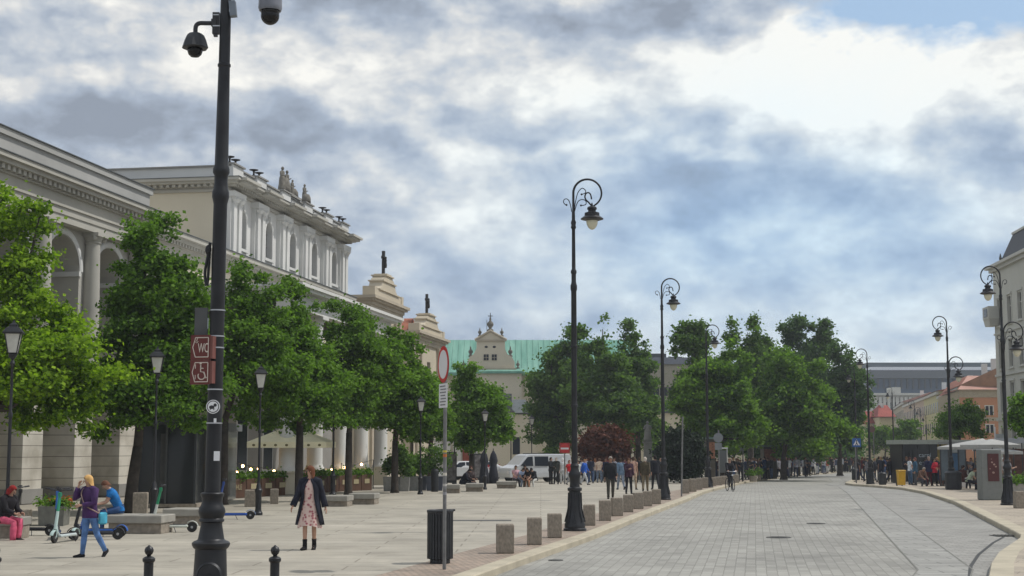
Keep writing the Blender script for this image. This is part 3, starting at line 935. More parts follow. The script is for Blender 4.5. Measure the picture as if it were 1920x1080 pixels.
mb = MB(); xa, xb = cx_(800), cx_(1190)
ze, zr = cz_(698), cz_(632)
mb.bb(xa, xb, 2.0, 14, -1, ze - .3); mb.build('wall', CREAM, ch)
mb = MB(); mb.add([(xa - .3, 1.4, ze), (xb + .3, 1.4, ze), (xb + .3, 8, zr + .25), (xa - .3, 8, zr + .25), (xb + .3, 14.5, ze), (xa - .3, 14.5, ze)], [(0, 1, 2, 3), (3, 2, 4, 5), (0, 3, 5), (1, 4, 2)])
mb.build('roof', COPPER, ch)
mb = MB(); x = xa
while x < xb:
    mb.tube([(x, 1.4, ze + .03), (x, 8, zr + .28)], .035, 4); x += .62
mb.build('roof_seam', COPPER, ch)
mb = MB(); mb.bb(xa - .3, xb + .3, 1.2, 2.6, ze - .3, ze - .02); mb.build('cornice', COPPER, ch)
# transept with gable
g0, g1 = cx_(866), cx_(978)
mb = MB(); mb.bb(g0, g1, -2.0, 1.98, -1, cz_(703)); mb.build('transept_wall', CREAM, ch)
mb = MB(); mb.bb(g0 - .2, g1 + .2, -2.3, 1.9, cz_(703), cz_(699)); mb.add([(g0 - .2, -2.3, cz_(699)), (g1 + .2, -2.3, cz_(699)), (g1 + .2, -1.0, cz_(692)), (g0 - .2, -1.0, cz_(692))], [(0, 1, 2, 3)])
mb.build('transept_roof', COPPER, ch)
prof = [(877, 693), (877, 681), (881, 672), (889, 666), (894, 656), (894, 641), (919.5, 624), (947, 641), (947, 656), (951, 666), (960, 672), (965, 681), (965, 693)]
mb = MB()
poly = [(cx_(u), cz_(v)) for u, v in prof]
mb.prism([(x, -z) for x, z in poly][::-1], 0, .6, M=Matrix.Rotation(-math.pi / 2, 3, 'X'), c=(0, -1.4, 0))
mb.build('gable', CREAM, ch)
mb = MB()
mb.bb(cx_(874), cx_(968), -1.7, -.7, cz_(696), cz_(692.5)); mb.bb(cx_(891), cx_(950), -1.6, -.8, cz_(642), cz_(639.5))
mb.tube([(cx_(891), -1.45, cz_(640)), (cx_(919.5), -1.45, cz_(623)), (cx_(950), -1.45, cz_(640))], .13, 6)
mb.build('gable_trim', SANDD, ch)
for u, v, hh in [(900, 632, .9), (919.5, 623, 1.6), (941, 632, .9), (883, 670, 1.1), (957, 670, 1.1), (870, 692, .9), (971, 692, .9)]:
    mb = MB(); z = cz_(v) - .05; k = hh
    mb.lathe([(.22 * k, 0), (.2 * k, .12 * k), (.08 * k, .2 * k), (.22 * k, .42 * k), (.2 * k, .55 * k), (.06 * k, .7 * k), (.07 * k, .8 * k), (.02 * k, 1.0 * k)], 10, (cx_(u), -1.1, z)); mb.build('finial', SST, ch, smooth=True)
mb = MB(); z = cz_(606); mb.box((cx_(919.5), -1.1, z + .45), (.07, .07, 1.0)); mb.box((cx_(919.5), -1.1, z + .62), (.5, .07, .07)); mb.build('cross', BRONZE, ch)
MB().tube([(cx_(912), 2, cz_(640)), (cx_(912), 2, cz_(597))], .03, 5).build('lightning_rod', LEAD, ch)
for u in (912, 927):
    w = MB().bb(cx_(u - 4.6), cx_(u + 4.6), -1.47, -1.41, cz_(678), cz_(667)).build('window', DARKW, ch)
    mb = MB(); mb.bb(cx_(u) - .02, cx_(u) + .02, -1.5, -1.47, cz_(678), cz_(667)); mb.bb(cx_(u - 4.6), cx_(u + 4.6), -1.495, -1.47, cz_(673) - .02, cz_(673) + .02); mb.build('frame', SANDD, w)
    MB().ball((cx_(u), -1.4, cz_(653)), (.18, .06, .12), 10, 6).build('round_window', DARKW, ch)
for u in (935, 1022):
    y0 = -2.06 if u < 978 else 1.94
    w = MB().bb(cx_(u - 9), cx_(u + 9), y0, y0 + .05, cz_(760), cz_(728)).build('window', DARKW, ch)
# small grey roofed annex in front
an = thing('grey_roof_annex', 'low annex with dark grey pitched roof before the copper-roofed church', 'annex', (X(955, 140), 140, 0))
S_ = ppm(140)
ax = lambda u: (u - 955) / S_
az = lambda v: EYE + (840 - v) / S_
mb = MB(); mb.bb(ax(905), ax(1005), 0, 6, -1, az(778)); mb.build('wall', CREAM, an)
SLATE = mat('grey_slate', (0.10, 0.115, 0.12), 0.7, var=.2, scale=2)
mb = MB(); mb.add([(ax(900), -.3, az(775)), (ax(1012), -.3, az(775)), (ax(985), 3, az(748)), (ax(912), 3, az(748)), (ax(1012), 6.3, az(775)), (ax(900), 6.3, az(775))], [(0, 1, 2, 3), (1, 4, 2), (2, 4, 5, 3), (0, 3, 5)])
mb.build('roof', SLATE, an)
dm = MB().box((ax(947), -.2, az(755)), (1.3, 1.2, 1.6)).build('dormer', SLATE, an)
for u in (880, 968):
    MB().bb(ax(u) - .35, ax(u) + .35, -.04, .02, az(852), az(820)).build('window', DARKW, an)
# wall with gate pillars far left behind the row of trees
wl = thing('gate_wall', 'cream boundary wall with tall gate pillars behind the parked cars', 'wall', (X(800, 118), 118, gz(118)))
s = ppm(118)
mb = MB(); mb.bb((720 - 800) / s, (905 - 800) / s, 0, .4, 0, 2.6); mb.build('wall_panel', CREAM, wl)
for u in (722, 742, 762, 782, 822, 838, 858, 888):
    mb = MB(); x = (u - 800) / s; mb.bb(x - .32, x + .32, -.25, .6, 0, 3.1); mb.bb(x - .42, x + .42, -.35, .7, 3.1, 3.25); mb.build('gate_pillar', STONEW, wl)
MB().bb((868 - 800) / s, (880 - 800) / s, -.08, -.01, .1, 2.9).build('red_panel', mat('brick_red', (0.28, 0.08, 0.055), .8), wl)

# --- dark-roofed mansard building between the tree masses
MY = 190.0; s = ppm(MY)
mn = thing('mansard_house', 'tan house with dark flat mansard roof showing between the tree crowns', 'house', (X(1258, MY), MY, 0))
mx_ = lambda u: (u - 1258) / s
mz = lambda v: EYE + (840 - v) / s
mb = MB(); mb.bb(mx_(1205), mx_(1320), 0, 12, -1.2, mz(684)); mb.build('wall', mat('tan_plaster', (0.36, 0.32, 0.25), .85), mn)
mb = MB(); mb.box(((mx_(1205) + mx_(1320)) / 2, 6, (mz(684) + mz(671)) / 2), (mx_(1320) - mx_(1205) + .6, 12.6, mz(671) - mz(684)), taper=.96)
mb.build('roof', mat('grey_metal_roof', (0.13, 0.14, 0.165), .5, .3), mn)
MB().bb(mx_(1223), mx_(1254), 3, 8, mz(671), mz(661)).build('roof_box', LEAD, mn)
MB().bb(mx_(1260), mx_(1284), 3, 8, mz(671), mz(667)).build('roof_box', LEAD, mn)
for u in range(1212, 1320, 16):
    for v in (735, 770):
        MB().bb(mx_(u) - .5, mx_(u) + .5, -.05, .02, mz(v + 8), mz(v - 8)).build('window', DARKW, mn)
# --- gardens wall / low cream buildings glimpsed through foliage
gl = thing('cream_hall', 'low cream hall glimpsed through the foliage behind the stone monument', 'hall', (X(1230, 165), 165, 0))
s = ppm(165)
mb = MB(); mb.bb(-7, 10, 0, 8, -1, 6.0); mb.build('wall', CREAM, gl)
for k in range(6): MB().bb(-6 + k * 2.6, -5.1 + k * 2.6, -.05, .02, 1.0, 4.0).build('window', DARKW, gl)
mb = MB(); mb.bb(-7.4, 10.4, -.4, 8.4, 6.0, 6.25); mb.build('roof', LEAD, gl)
# ------------------------------------------------------------------ buildings on the right and far end
# tall pale building at the right edge, facade runs toward the camera
PALE = mat('pale_grey_plaster', (0.54, 0.525, 0.46), .85, var=.06, scale=.5, bump=.05)
PALE2 = mat('pale_trim', (0.54, 0.53, 0.48), .85, var=.05, scale=.8)
RY = 128.0
cor = Vector((X(1868, RY), RY, 0))                # far left corner
# direction of facade from roof-line slope: near end off the frame
RZR = math.radians(-90 - 4.5)
tb = thing('pale_tall_building', 'tall pale grey plaster building with dark mansard roof at the right edge', 'building', cor, RZR)
H = 17.6
LN = 60
mb = MB(); holes = []
nx = 18
for i in range(nx):
    for (a, b) in ((1.2, 3.6), (5.2, 7.6), (9.0, 11.2), (12.8, 15.0)):
        c = 1.9 + i * 3.3; holes.append((c - .6, c + .6, a, b))
mb.wall(0, LN, -.5, H, holes, y=0, reveal=.25)
mb.add([(0, 0, -.5), (0, 0, H), (0, 14, H), (0, 14, -.5)], [(0, 1, 2, 3)])
mb.build('wall', PALE, tb)
for h in holes[:60]:
    w = MB().bb(h[0], h[1], .2, .24, h[2], h[3]).build('window', DARKW, tb)
    mb = MB(); c = (h[0] + h[1]) / 2
    mb.bb(c - .04, c + .04, .15, .2, h[2], h[3]); mb.bb(h[0], h[1], .152, .2, h[2] + 1.4, h[2] + 1.47)
    mb.bb(h[0] - .18, h[0], -.06, .0, h[2] - .1, h[3] + .15); mb.bb(h[1], h[1] + .18, -.06, .0, h[2] - .1, h[3] + .15); mb.bb(h[0] - .22, h[1] + .22, -.12, 0, h[3] + .15, h[3] + .32); mb.bb(h[0] - .2, h[1] + .2, -.14, 0, h[2] - .22, h[2] - .1)
    mb.build('frame', PALE2, w)
mb = MB()
mb.bb(-.3, LN, -.3, 14, H, H + .3); mb.bb(-.6, LN, -.6, 14, H + .3, H + .55)
mb.bb(-.12, LN, -.12, .05, 8.3, 8.5); mb.bb(-.12, LN, -.12, .05, 4.4, 4.65); mb.bb(-.1, LN, -.1, .05, 12.0, 12.15)
mb.build('cornice', PALE2, tb)
mb = MB(); mb.bb(-.5, 1.6, -.9, -.001, 13.4, 14.5); mb.box((.5, -.4, 13.1), (1.7, .7, .6), taper=1.25); mb.build('oriel', PALE2, tb)
mb = MB(); mb.bb(0, 1.2, -.95, -.9, 13.6, 14.3); mb.build('oriel_window', DARKW, tb)
mb = MB(); mb.add([(.4, .4, H + .56), (LN, .4, H + .56), (LN, 1.6, H + 3.3), (1.0, 1.6, H + 3.3), (1.0, 13, H + 3.3), (.4, 14, H + .56), (LN, 13, H + 3.3)], [(0, 1, 2, 3), (0, 3, 4, 5), (3, 2, 6, 4)])
mb.build('roof', mat('dark_mansard', (0.045, 0.05, 0.06), .6, .2), tb)
MB().bb(1.0, LN, 1.5, 13.2, H + 3.3, H + 3.5).build('roof_coping', PALE2, tb)
for k in range(5): mb = MB(); mb.lathe([(.18, 0), (.2, .2), (.08, .5), (.14, .75), (.03, 1.2)], 8, (.5 + .1 * k, .6 + 2.6 * k, H + .5)); mb.build('roof_urn', LEAD, tb)

# orange building and the row of houses beyond it
ORG = mat('orange_plaster', (0.43, 0.215, 0.12), .85, var=.06, scale=.4)
OY = 172.0; s = ppm(OY)
ob = thing('orange_house', 'orange plaster house with pink tiled roof and skylight near the right edge', 'house', (X(1795, OY), OY, 0))
ox = lambda u: (u - 1795) / s
oz = lambda v: EYE + (840 - v) / s
xl_, xr_ = ox(1797), ox(1880)
mb = MB(); holes = []
for u in (1826, 1852, 1876):
    for v0, v1 in ((779, 762), (812, 797), (846, 828)):
        holes.append((ox(u) - .5, ox(u) + .5, oz(v0), oz(v1)))
mb.wall(xl_, xr_, -1, oz(746), [h for h in holes if h[1] < xr_], y=0, reveal=.2)
mb.build('wall', ORG, ob)
for h in holes:
    if h[1] < xr_:
        w = MB().bb(h[0], h[1], .12, .16, h[2], h[3]).build('window', DARKW, ob)
        mb = MB(); c = (h[0] + h[1]) / 2
        for a in (h[0] - .04, c - .05, h[1] - .06): mb.bb(a, a + .1, -.03, .14, h[2], h[3])
        mb.bb(h[0] - .06, h[1] + .06, -.035, .0, h[3], h[3] + .1); mb.build('frame', PALE2, w)
mb = MB(); mb.bb(xl_ - .05, xr_, -.08, .3, oz(746), oz(733)); mb.bb(xl_ - .3, xr_, -.35, .3, oz(733), oz(731)); mb.bb(xl_, xr_, -.05, .005, oz(790), oz(783)); mb.build('cornice', mat('ochre_grey', (0.34, 0.30, 0.22), .85), ob)
# side along the street receding left
side_dir = Vector((X(1640, 330) - X(1797, OY), 330 - OY, 0)); side_dir.normalize()
mb = MB()
mb.add([(xl_, 0, -1), (xl_, 0, oz(733)), (xl_ + side_dir.x * 24, side_dir.y * 24, oz(733)), (xl_ + side_dir.x * 24, side_dir.y * 24, -1)], [(0, 1, 2, 3)])
mb.build('side_wall', mat('ochre_side', (0.40, 0.32, 0.21), .85), ob)
PINKR = mat('pale_pink_tile', (0.44, 0.25, 0.20), .8, var=.15, scale=1.0)
r0 = (xl_ - .3, -.4, oz(732)); r1 = (xr_ + .3, -.4, oz(732)); r2 = (xr_ + .3, 7, oz(700)); r3 = (ox(1848), 7, oz(700))
rb = (xl_ + side_dir.x * 24, side_dir.y * 24, oz(732)); rc = (r3[0] + side_dir.x * 18, 7 + side_dir.y * 18, oz(700))
MB().add([r0, r1, r2, r3], [(0, 1, 2, 3)]).build('roof', PINKR, ob)
MB().add([r0, r3, rc, rb], [(0, 1, 2, 3)]).build('roof_side', TILE, ob)
p = Vector((ox(1846), 3.0, oz(718)))
sk = MB().box(p, (1.1, 1.4, .2), rot=Matrix.Rotation(math.atan2(oz(700) - oz(732), 7.4), 3, 'X')).build('skylight', mat('skylight_frame', (.75, .76, .78), .3), ob)
# chimneys


def row_house(name, label, u0, v0e, v0r, u1, v1e, v1r, y0, y1, wcol, rcol, nwin, rows, chim=()):
    """house whose front faces the street: eave runs (u0,v0e)@y0 -> (u1,v1e)@y1, ridge set back 5 m"""
    a, b = Vector((X(u0, y0), y0, 0)), Vector((X(u1, y1), y1, 0))
    d = (b - a); ln = d.length; d.normalize()
    # face to the left of the direction of travel a -> b (towards the street)
    ang = math.atan2(d.y, d.x)
    h = thing(name, label, 'house', a, ang)
    e0, e1 = EYE + (840 - v0e) / ppm(y0), EYE + (840 - v1e) / ppm(y1)
    q0, q1 = EYE + (840 - v0r) / ppm(y0 + 3), EYE + (840 - v1r) / ppm(y1 + 3)
    e = (e0 + e1) / 2; q = max((q0 + q1) / 2, e + .5)
    # in local coordinates +y is on the left = street side; the building lies on -y
    mb = MB(); mb.bb(0, ln, -10, 0, -1.5, e); mb.build('wall', wcol, h)
    mb = MB(); mb.add([(-.2, .4, e), (ln + .2, .4, e), (ln + .2, -5, q), (-.2, -5, q), (ln + .2, -10.4, e), (-.2, -10.4, e)], [(0, 1, 2, 3), (3, 2, 4, 5), (0, 3, 5), (1, 4, 2)])
    mb.build('roof', rcol, h)
    mb = MB(); mb.bb(-.1, ln + .1, 0.0, .3, e - .45, e - .05); mb.build('cornice', PALE2, h)
    for i in range(nwin):
        for r_ in range(rows):
            c = (i + .5) * ln / nwin; z = e - 1.5 - r_ * 2.9
            w = MB().bb(c - .5, c + .5, .01, .05, z - 1.5, z).build('window', DARKW, h)
    for cx2 in chim:
        MB().box((cx2 * ln, -5, q + .5), (1.0, .7, 1.6)).build('chimney', STONEW, h)
    return h


TANP = mat('tan_row_plaster', (0.44, 0.37, 0.265), .85, var=.06)
YELP = mat('yellow_row_plaster', (0.52, 0.48, 0.26), .85, var=.06)
PNKP = mat('peach_row_plaster', (0.47, 0.37, 0.28), .85, var=.06)
WHTP = mat('white_row_plaster', (0.55, 0.53, 0.48), .85, var=.06)
BRNR = mat('brown_tile', (0.27, 0.16, 0.10), .8, var=.2, scale=1.2)
GRYR = mat('grey_tin_roof', (0.28, 0.28, 0.32), .6, var=.2)
row_house('row_house', 'ochre street house with brown roof just beyond the orange house', 1797, 733, 700, 1758, 738, 704, 174, 205, TANP, BRNR, 9, 3, (.25, .6))
row_house('row_house', 'pale yellow street house with small attic windows and red roof', 1758, 735, 722, 1730, 745, 733, 206, 232, YELP, TILE, 8, 3, (.2, .5, .8))
row_house('row_house', 'peach street house with grey tin roof in the middle of the right row', 1730, 750, 728, 1692, 757, 742, 233, 278, PNKP, GRYR, 12, 3, (.4,))
row_house('row_house', 'tan street house with pale red roof near the far end of the right row', 1692, 758, 741, 1672, 764, 750, 280, 330, TANP, PINKR, 10, 3, (.5,))
# small steep red roof house facing camera
RYY = 225.0; s = ppm(RYY)
rh = thing('red_roof_house', 'small yellow house with steep dark red roof near the far end of the street', 'house', (X(1655, RYY), RYY, 0))
q = lambda u: (u - 1655) / s
z_ = lambda v: EYE + (840 - v) / s
mb = MB(); mb.bb(q(1646), q(1674), 0, 8, -1.5, z_(783)); mb.bb(q(1627), q(1646), 3, 9, -1.5, z_(795)); mb.build('wall', mat('pale_yellow', (0.56, 0.49, 0.32), .85), rh)
mb = MB()
mb.add([(q(1642), -.4, z_(782)), (q(1677), -.4, z_(782)), (q(1674), 4, z_(759)), (q(1658), 4, z_(759)), (q(1677), 8.4, z_(782)), (q(1642), 8.4, z_(782))], [(0, 1, 2, 3), (3, 2, 4, 5), (0, 3, 5), (1, 4, 2)])
mb.add([(q(1624), 2.6, z_(794)), (q(1648), 2.6, z_(794)), (q(1652), 6, z_(770)), (q(1637), 6, z_(770)), (q(1648), 9.4, z_(794)), (q(1624), 9.4, z_(794))], [(0, 1, 2, 3), (3, 2, 4, 5), (0, 3, 5), (1, 4, 2)])
mb.build('roof', mat('dark_red_tile', (0.27, 0.06, 0.045), .8, var=.2, scale=1), rh)
MB().bb(q(1660), q(1664), 3, 5, z_(765), z_(755)).build('chimney', STONEW, rh)
MB().bb(q(1650), q(1652), -.05, 0, z_(812), z_(800)).build('window', DARKW, rh)
# far classical palace fronts
FY = 360.0; s = ppm(FY)
fp = thing('columned_palace', 'distant white palace with row of tall pilasters at the end of the street', 'palace', (X(1650, FY), FY, 0))
q2 = lambda u: (u - 1650) / s
z2 = lambda v: EYE + (840 - v) / s
mb = MB(); mb.bb(q2(1590), q2(1730), 0, 15, -2, z2(742)); mb.build('wall', WHTP, fp)
for k in range(16):
    u = 1600 + k * 8; MB().bb(q2(u) - .35, q2(u) + .35, -.5, 0, z2(800), z2(745)).build('pilaster', PALE2, fp)
    MB().bb(q2(u + 4) - .35, q2(u + 4) + .35, -.06, .0, z2(790), z2(755)).build('window', DARKW, fp)
mb = MB(); mb.bb(q2(1588), q2(1735), -.9, 15, z2(742), z2(738)); mb.bb(q2(1600), q2(1632), -.3, 6, z2(738), z2(728)); mb.bb(q2(1673), q2(1687), -.3, 6, z2(738), z2(727)); mb.build('cornice', PALE2, fp)
fp2 = thing('white_wing', 'lower white wing with slim windows behind the dark street trees', 'building', (X(1600, 300), 300, 0))
s3 = ppm(300); mb = MB(); mb.bb(-22 / s3, 28 / s3, 0, 10, -2, EYE + 65 / s3); mb.bb(-24 / s3, 30 / s3, -.4, 10.4, EYE + 65 / s3, EYE + 70 / s3); mb.build('wall', WHTP, fp2)
for k in range(7):
    MB().bb((-18 + k * 6.5) / s3 - .3, (-18 + k * 6.5) / s3 + .3, -.06, 0, EYE + 15 / s3, EYE + 52 / s3).build('window', DARKW, fp2)
# long dark modern block above the rooftops
DY = 460.0; s = ppm(DY)
db = thing('long_glass_block', 'long dark modern block with white roof strip beyond the old rooftops', 'office block', (X(1750, DY), DY, 0))
q4 = lambda u: (u - 1750) / s
z4 = lambda v: EYE + (840 - v) / s
mb = MB(); mb.bb(q4(1628), q4(1900), 0, 30, -3, z4(711)); mb.build('glass_wall', mat('blue_glass_band', (0.04, 0.075, 0.125), .2, .1), db)
mb = MB(); mb.bb(q4(1622), q4(1905), -4, 32, z4(711), z4(696)); mb.build('roof_fascia', mat('taupe_metal', (0.10, 0.11, 0.12), .5), db)
mb = MB(); mb.bb(q4(1628), q4(1905), -3, 30, z4(696), z4(690)); mb.build('white_strip', mat('white_membrane', (0.85, 0.86, 0.9), .5, var=.03), db)
mb = MB(); mb.bb(q4(1630), q4(1905), 2, 30, z4(690), z4(680)); mb.build('upper_roof', mat('dark_green_metal', (0.04, 0.06, 0.07), .5), db)
mb = MB()
for u in range(1634, 1900, 11): mb.bb(q4(u) - .25, q4(u) + .25, -.5, 0, z4(730), z4(711))
mb.build('mullion', mat('mullion_dark', (0.04, 0.05, 0.06), .5), db)
# ------------------------------------------------------------------ street lamps
IRON = mat('black_iron', (0.018, 0.019, 0.022), 0.42, 0.3, var=.35, scale=5, bump=.05, spec=.5)
IRONG = mat('grey_black_iron', (0.030, 0.032, 0.036), 0.5, 0.3, var=.3, scale=5)
GLOBE = mat('frosted_globe', (0.62, 0.60, 0.46), 0.25, var=.04, spec=.5)
LGLASS = mat('milky_lantern_glass', (0.50, 0.50, 0.46), 0.2, var=.1, spec=.6)


def zp(zx, zy):
    return ((zx - 385) * .001772, 0, 9.154 - zy * .001772)


def circ(c, r, a0, a1, n):
    return [(c[0] + r * math.cos(math.radians(a0 + (a1 - a0) * k / n)), c[1] - r * math.sin(math.radians(a0 + (a1 - a0) * k / n))) for k in range(n + 1)]


def smooth_path(pts, n=6):
    """Catmull-Rom through points"""
    P = [Vector(p) for p in pts]; out = []
    for i in range(len(P) - 1):
        p0, p1, p2, p3 = P[max(i - 1, 0)], P[i], P[i + 1], P[min(i + 2, len(P) - 1)]
        for k in range(n):
            t = k / n
            out.append(0.5 * ((2 * p1) + (p2 - p0) * t + (2 * p0 - 5 * p1 + 4 * p2 - p3) * t * t + (3 * p1 - p0 - 3 * p2 + p3) * t ** 3))
    out.append(P[-1])
    return out


def scroll_mesh():
    mb = MB()
    main = [(385, 700), (385, 560), (385, 430)] + circ((590, 315), 205, 180, -70, 22) + [(610, 452), (570, 415), (553, 370), (565, 325), (600, 305), (635, 330), (648, 392)]
    P = smooth_path([zp(*p) for p in main], 2)
    n = len(P)
    mb.tube(P, [.032 - .014 * (k / n) for k in range(n)], 6)
    mb.ball(zp(648, 395), .022, 6, 5)
    for pts in ([(360, 590), (345, 500), (320, 425), (285, 398), (250, 412), (243, 448), (262, 478), (285, 488)],
                [(395, 570), (420, 420), (450, 310), (490, 255), (525, 242), (556, 265), (566, 300), (545, 320), (505, 332)],
                [(400, 590), (425, 500), (455, 435), (500, 410), (548, 415), (572, 445), (565, 480), (535, 492), (495, 495)]):
        mb.tube(smooth_path([zp(*p) for p in pts], 3), .012, 5)
        mb.ball(zp(*pts[-1]), .028, 6, 5)
    return mb


def head_mesh():
    """lamp hood, then the glass"""
    hx = (655 - 385) * .001772
    a = MB(); c = (hx, 0, 0)
    z = lambda y: 9.154 - y * .001772
    a.lathe([(.012, z(455)), (.02, z(470)), (.03, z(500)), (.10, z(515)), (.125, z(530)), (.125, z(552)), (.10, z(562)), (.10, z(590)), (.15, z(597)), (.19, z(605)), (.195, z(650)), (.24, z(665)), (.295, z(690)), (.29, z(700)), (.20, z(714)), (.13, z(718))], 20, c)
    g = MB(); g.lathe([(.145, z(712)), (.15, z(730)), (.14, z(770)), (.105, z(815)), (.06, z(842)), (.01, z(853))], 18, c)
    return a, g


def pole_meshes():
    b = MB()
    b.lathe([(.29, 0), (.29, .05), (.26, .07), (.265, .16), (.24, .20), (.24, .27), (.20, .36), (.165, .55), (.15, .8), (.145, .98), (.18, 1.0), (.185, 1.06), (.13, 1.09), (.12, 1.2), (.13, 1.3), (.155, 1.36), (.155, 1.42), (.12, 1.48), (.10, 1.55), (.115, 1.62), (.085, 1.68)], 20)
    for k in range(8):
        an = k * math.pi / 4
        b.tube([(.25 * math.cos(an), .25 * math.sin(an), .22), (.17 * math.cos(an), .17 * math.sin(an), .55), (.155 * math.cos(an), .155 * math.sin(an), .95)], .022, 5)
    s = MB()
    s.lathe([(.075, 1.66), (.072, 4.2), (.068, 6.05), (.085, 6.1), (.085, 6.2), (.07, 6.24), (.06, 6.3), (.06, 6.5), (.075, 6.52), (.075, 6.58), (.05, 6.62), (.042, 7.65), (.07, 7.7), (.055, 7.76), (.07, 7.83), (.045, 7.9), (.04, 8.1)], 14)
    for z in (3.1, 4.6): s.lathe([(.06, z), (.086, z + .02), (.086, z + .06), (.06, z + .08)], 14)
    return b, s


SCROLL = None
lampA = thing('street_lamp', 'tall black scroll lamp standing between the granite cubes nearest the camera on the left kerb', 'street lamp', G(1078, 995), 0, group='scroll lamps along the street')
b_, s_ = pole_meshes()
b_.build('pedestal', IRON, lampA, smooth='auto'); s_.build('pole', IRON, lampA, smooth='auto')
arm_ = scroll_mesh().build('scroll_arm', IRON, lampA, smooth=True)
hd, gl_ = head_mesh()
hood = hd.build('lamp_hood', IRON, lampA, smooth='auto'); gl_.build('globe', GLOBE, hood, smooth=True)
k0 = (995 - 337) / ppm(lampA.location.y) / 8.93
lampA.scale = (k0,) * 3
print('lamp scale', k0)


def scroll_lamp(u, v, top, label, flip=1, second=False, rz=0.0, H=8.93):
    p = G(u, v)
    k = (v - top) / ppm(p.y) / H
    o = dup(lampA, label, p, rz, (k * flip, k, k) if False else k)
    if flip < 0: o.rotation_euler = (0, 0, math.pi + rz)
    if second:
        a = arm_.copy(); COL.objects.link(a); a.parent = o; a.rotation_euler = (0, 0, math.pi); a.location = (-.06, 0, -2.12)
        c = hood.copy(); COL.objects.link(c); c.parent = o; c.rotation_euler = (0, 0, math.pi); c.location = (-.06, 0, -2.12)
        g = hood.children[0].copy(); COL.objects.link(g); g.parent = c
        mb = MB(); mb.tube([(0, 0, 5.62), (-.05, 0, 5.72), (-.06, 0, 6.1)], .028, 6); mb.build('bracket', IRON, o)
    return o


scroll_lamp(1245, 937, 525, 'second scroll lamp on the left kerb, beside the last granite cube', 1)
scroll_lamp(1328, 914, 612, 'third scroll lamp on the left side, its scroll against the tree crown', 1)
scroll_lamp(1891, 947, 502, 'two-armed scroll lamp in front of the pale tall building, beside the grey info pillar', -1, True)
scroll_lamp(1785, 917, 596, 'two-armed scroll lamp rising from behind the waiting crowd at the bus shelter', -1, True)
scroll_lamp(1632, 908, 657, 'scroll lamp by the dark suitcase-grey bins where the right kerb ends', -1)
scroll_lamp(1586, 884, 700, 'slim distant scroll lamp at the right edge of the dark street trees', -1)
scroll_lamp(1607, 892, 690, 'scroll lamp just behind the blue pedestrian crossing sign', -1)
scroll_lamp(1677, 886, 727, 'distant scroll lamp above the people left of the yellow bin', -1)
scroll_lamp(1718, 882, 752, 'far scroll lamp in front of the peach street house', -1)
scroll_lamp(1729, 880, 765, 'far thin scroll lamp right of the one before the peach house', -1)
scroll_lamp(1739, 879, 778, 'farthest scroll lamp, half lost in front of the yellow street house', -1)

# the near camera pole: same family of lamp post, with cameras and signs on it
PD = 13.8
pp = Vector((X(402, PD), PD, 0))
cp = thing('camera_pole', 'thick black cast-iron pole with stickers in the left foreground carrying cameras and brown signs', 'pole', pp, 0)
cp.rotation_euler = (0, .005, 0)
mb = MB()
mb.lathe([(.21, 0), (.21, .06), (.19, .09), (.19, .2), (.172, .25), (.165, .5), (.158, .82), (.15, 1.0), (.146, 1.10), (.165, 1.115), (.178, 1.14), (.178, 1.16), (.16, 1.175), (.145, 1.18), (.127, 1.19), (.122, 1.2), (.108, 1.28), (.10, 1.33), (.102, 1.35), (.118, 1.36), (.118, 1.375), (.108, 1.39), (.12, 1.42), (.127, 1.45), (.122, 1.48), (.104, 1.51), (.096, 1.54), (.098, 1.58), (.108, 1.60), (.110, 1.62), (.10, 1.63), (.07, 1.635)], 28)
mb.build('pedestal', IRON, cp, smooth='auto')
mb = MB(); mb.lathe([(.118, 0), (.122, .015), (.105, .035), (.10, .025), (.02, .025)], 28, (.02, -.135, .87), M=Matrix.Rotation(math.pi / 2, 3, 'X'), cap=False)
mb.bb(-.095, .135, -.165, -.1, .45, .87)
mb.build('hatch', IRONG, cp, smooth='auto')
mb = MB()
mb.lathe([(.074, 1.62), (.070, 2.6), (.066, 4.40), (.072, 4.43), (.082, 4.47), (.082, 4.52), (.070, 4.55), (.064, 4.62), (.064, 4.68), (.080, 4.71), (.080, 4.75), (.066, 4.79), (.062, 5.2), (.056, 5.76), (.064, 5.77), (.064, 5.79), (.055, 5.8), (.052, 6.5), (.06, 7.4), (.085, 7.45), (.07, 7.52), (.085, 7.6), (.05, 7.7), (.042, 8.1)], 24)
mb.build('pole', IRON, cp, smooth='auto')
a = arm_.copy(); COL.objects.link(a); a.parent = cp
h2 = hood.copy(); COL.objects.link(h2); h2.parent = cp
g2 = hood.children[0].copy(); COL.objects.link(g2); g2.parent = h2
STEEL = mat('steel_band', (0.45, 0.46, 0.48), .35, .8)
for z in (3.36, 3.11, 2.60, 2.28, 3.0):
    mb = MB(); mb.lathe([(.0755, z), (.0755, z + .012)], 24, cap=False); mb.build('steel_band', STEEL, cp)
mb = MB(); mb.tube(smooth_path([(-.085, -.02, 4.02), (-.10, -.03, 3.9), (-.125, -.03, 3.72), (-.10, -.03, 3.6), (-.09, -.02, 3.85), (-.086, -.02, 4.0)], 4), .014, 6); mb.ball((-.10, -.03, 3.95), (.03, .03, .05), 8, 6)
mb.build('cable_loop', IRON, cp)
WST = mat('white_sticker', (.75, .76, .78), .5, var=.03)
BLK = mat('black_print', (.03, .03, .035), .6)
mb = MB(); mb.lathe([(.066, 0), (.066, .004)], 24, (.0, -.076, 2.44), M=Matrix.Rotation(math.pi / 2, 3, 'X') @ Matrix.Diagonal((1, 1, 1))); s1 = mb.build('round_sticker', WST, cp)
mb = MB(); MR = Matrix.Rotation(math.pi / 2, 3, 'X')
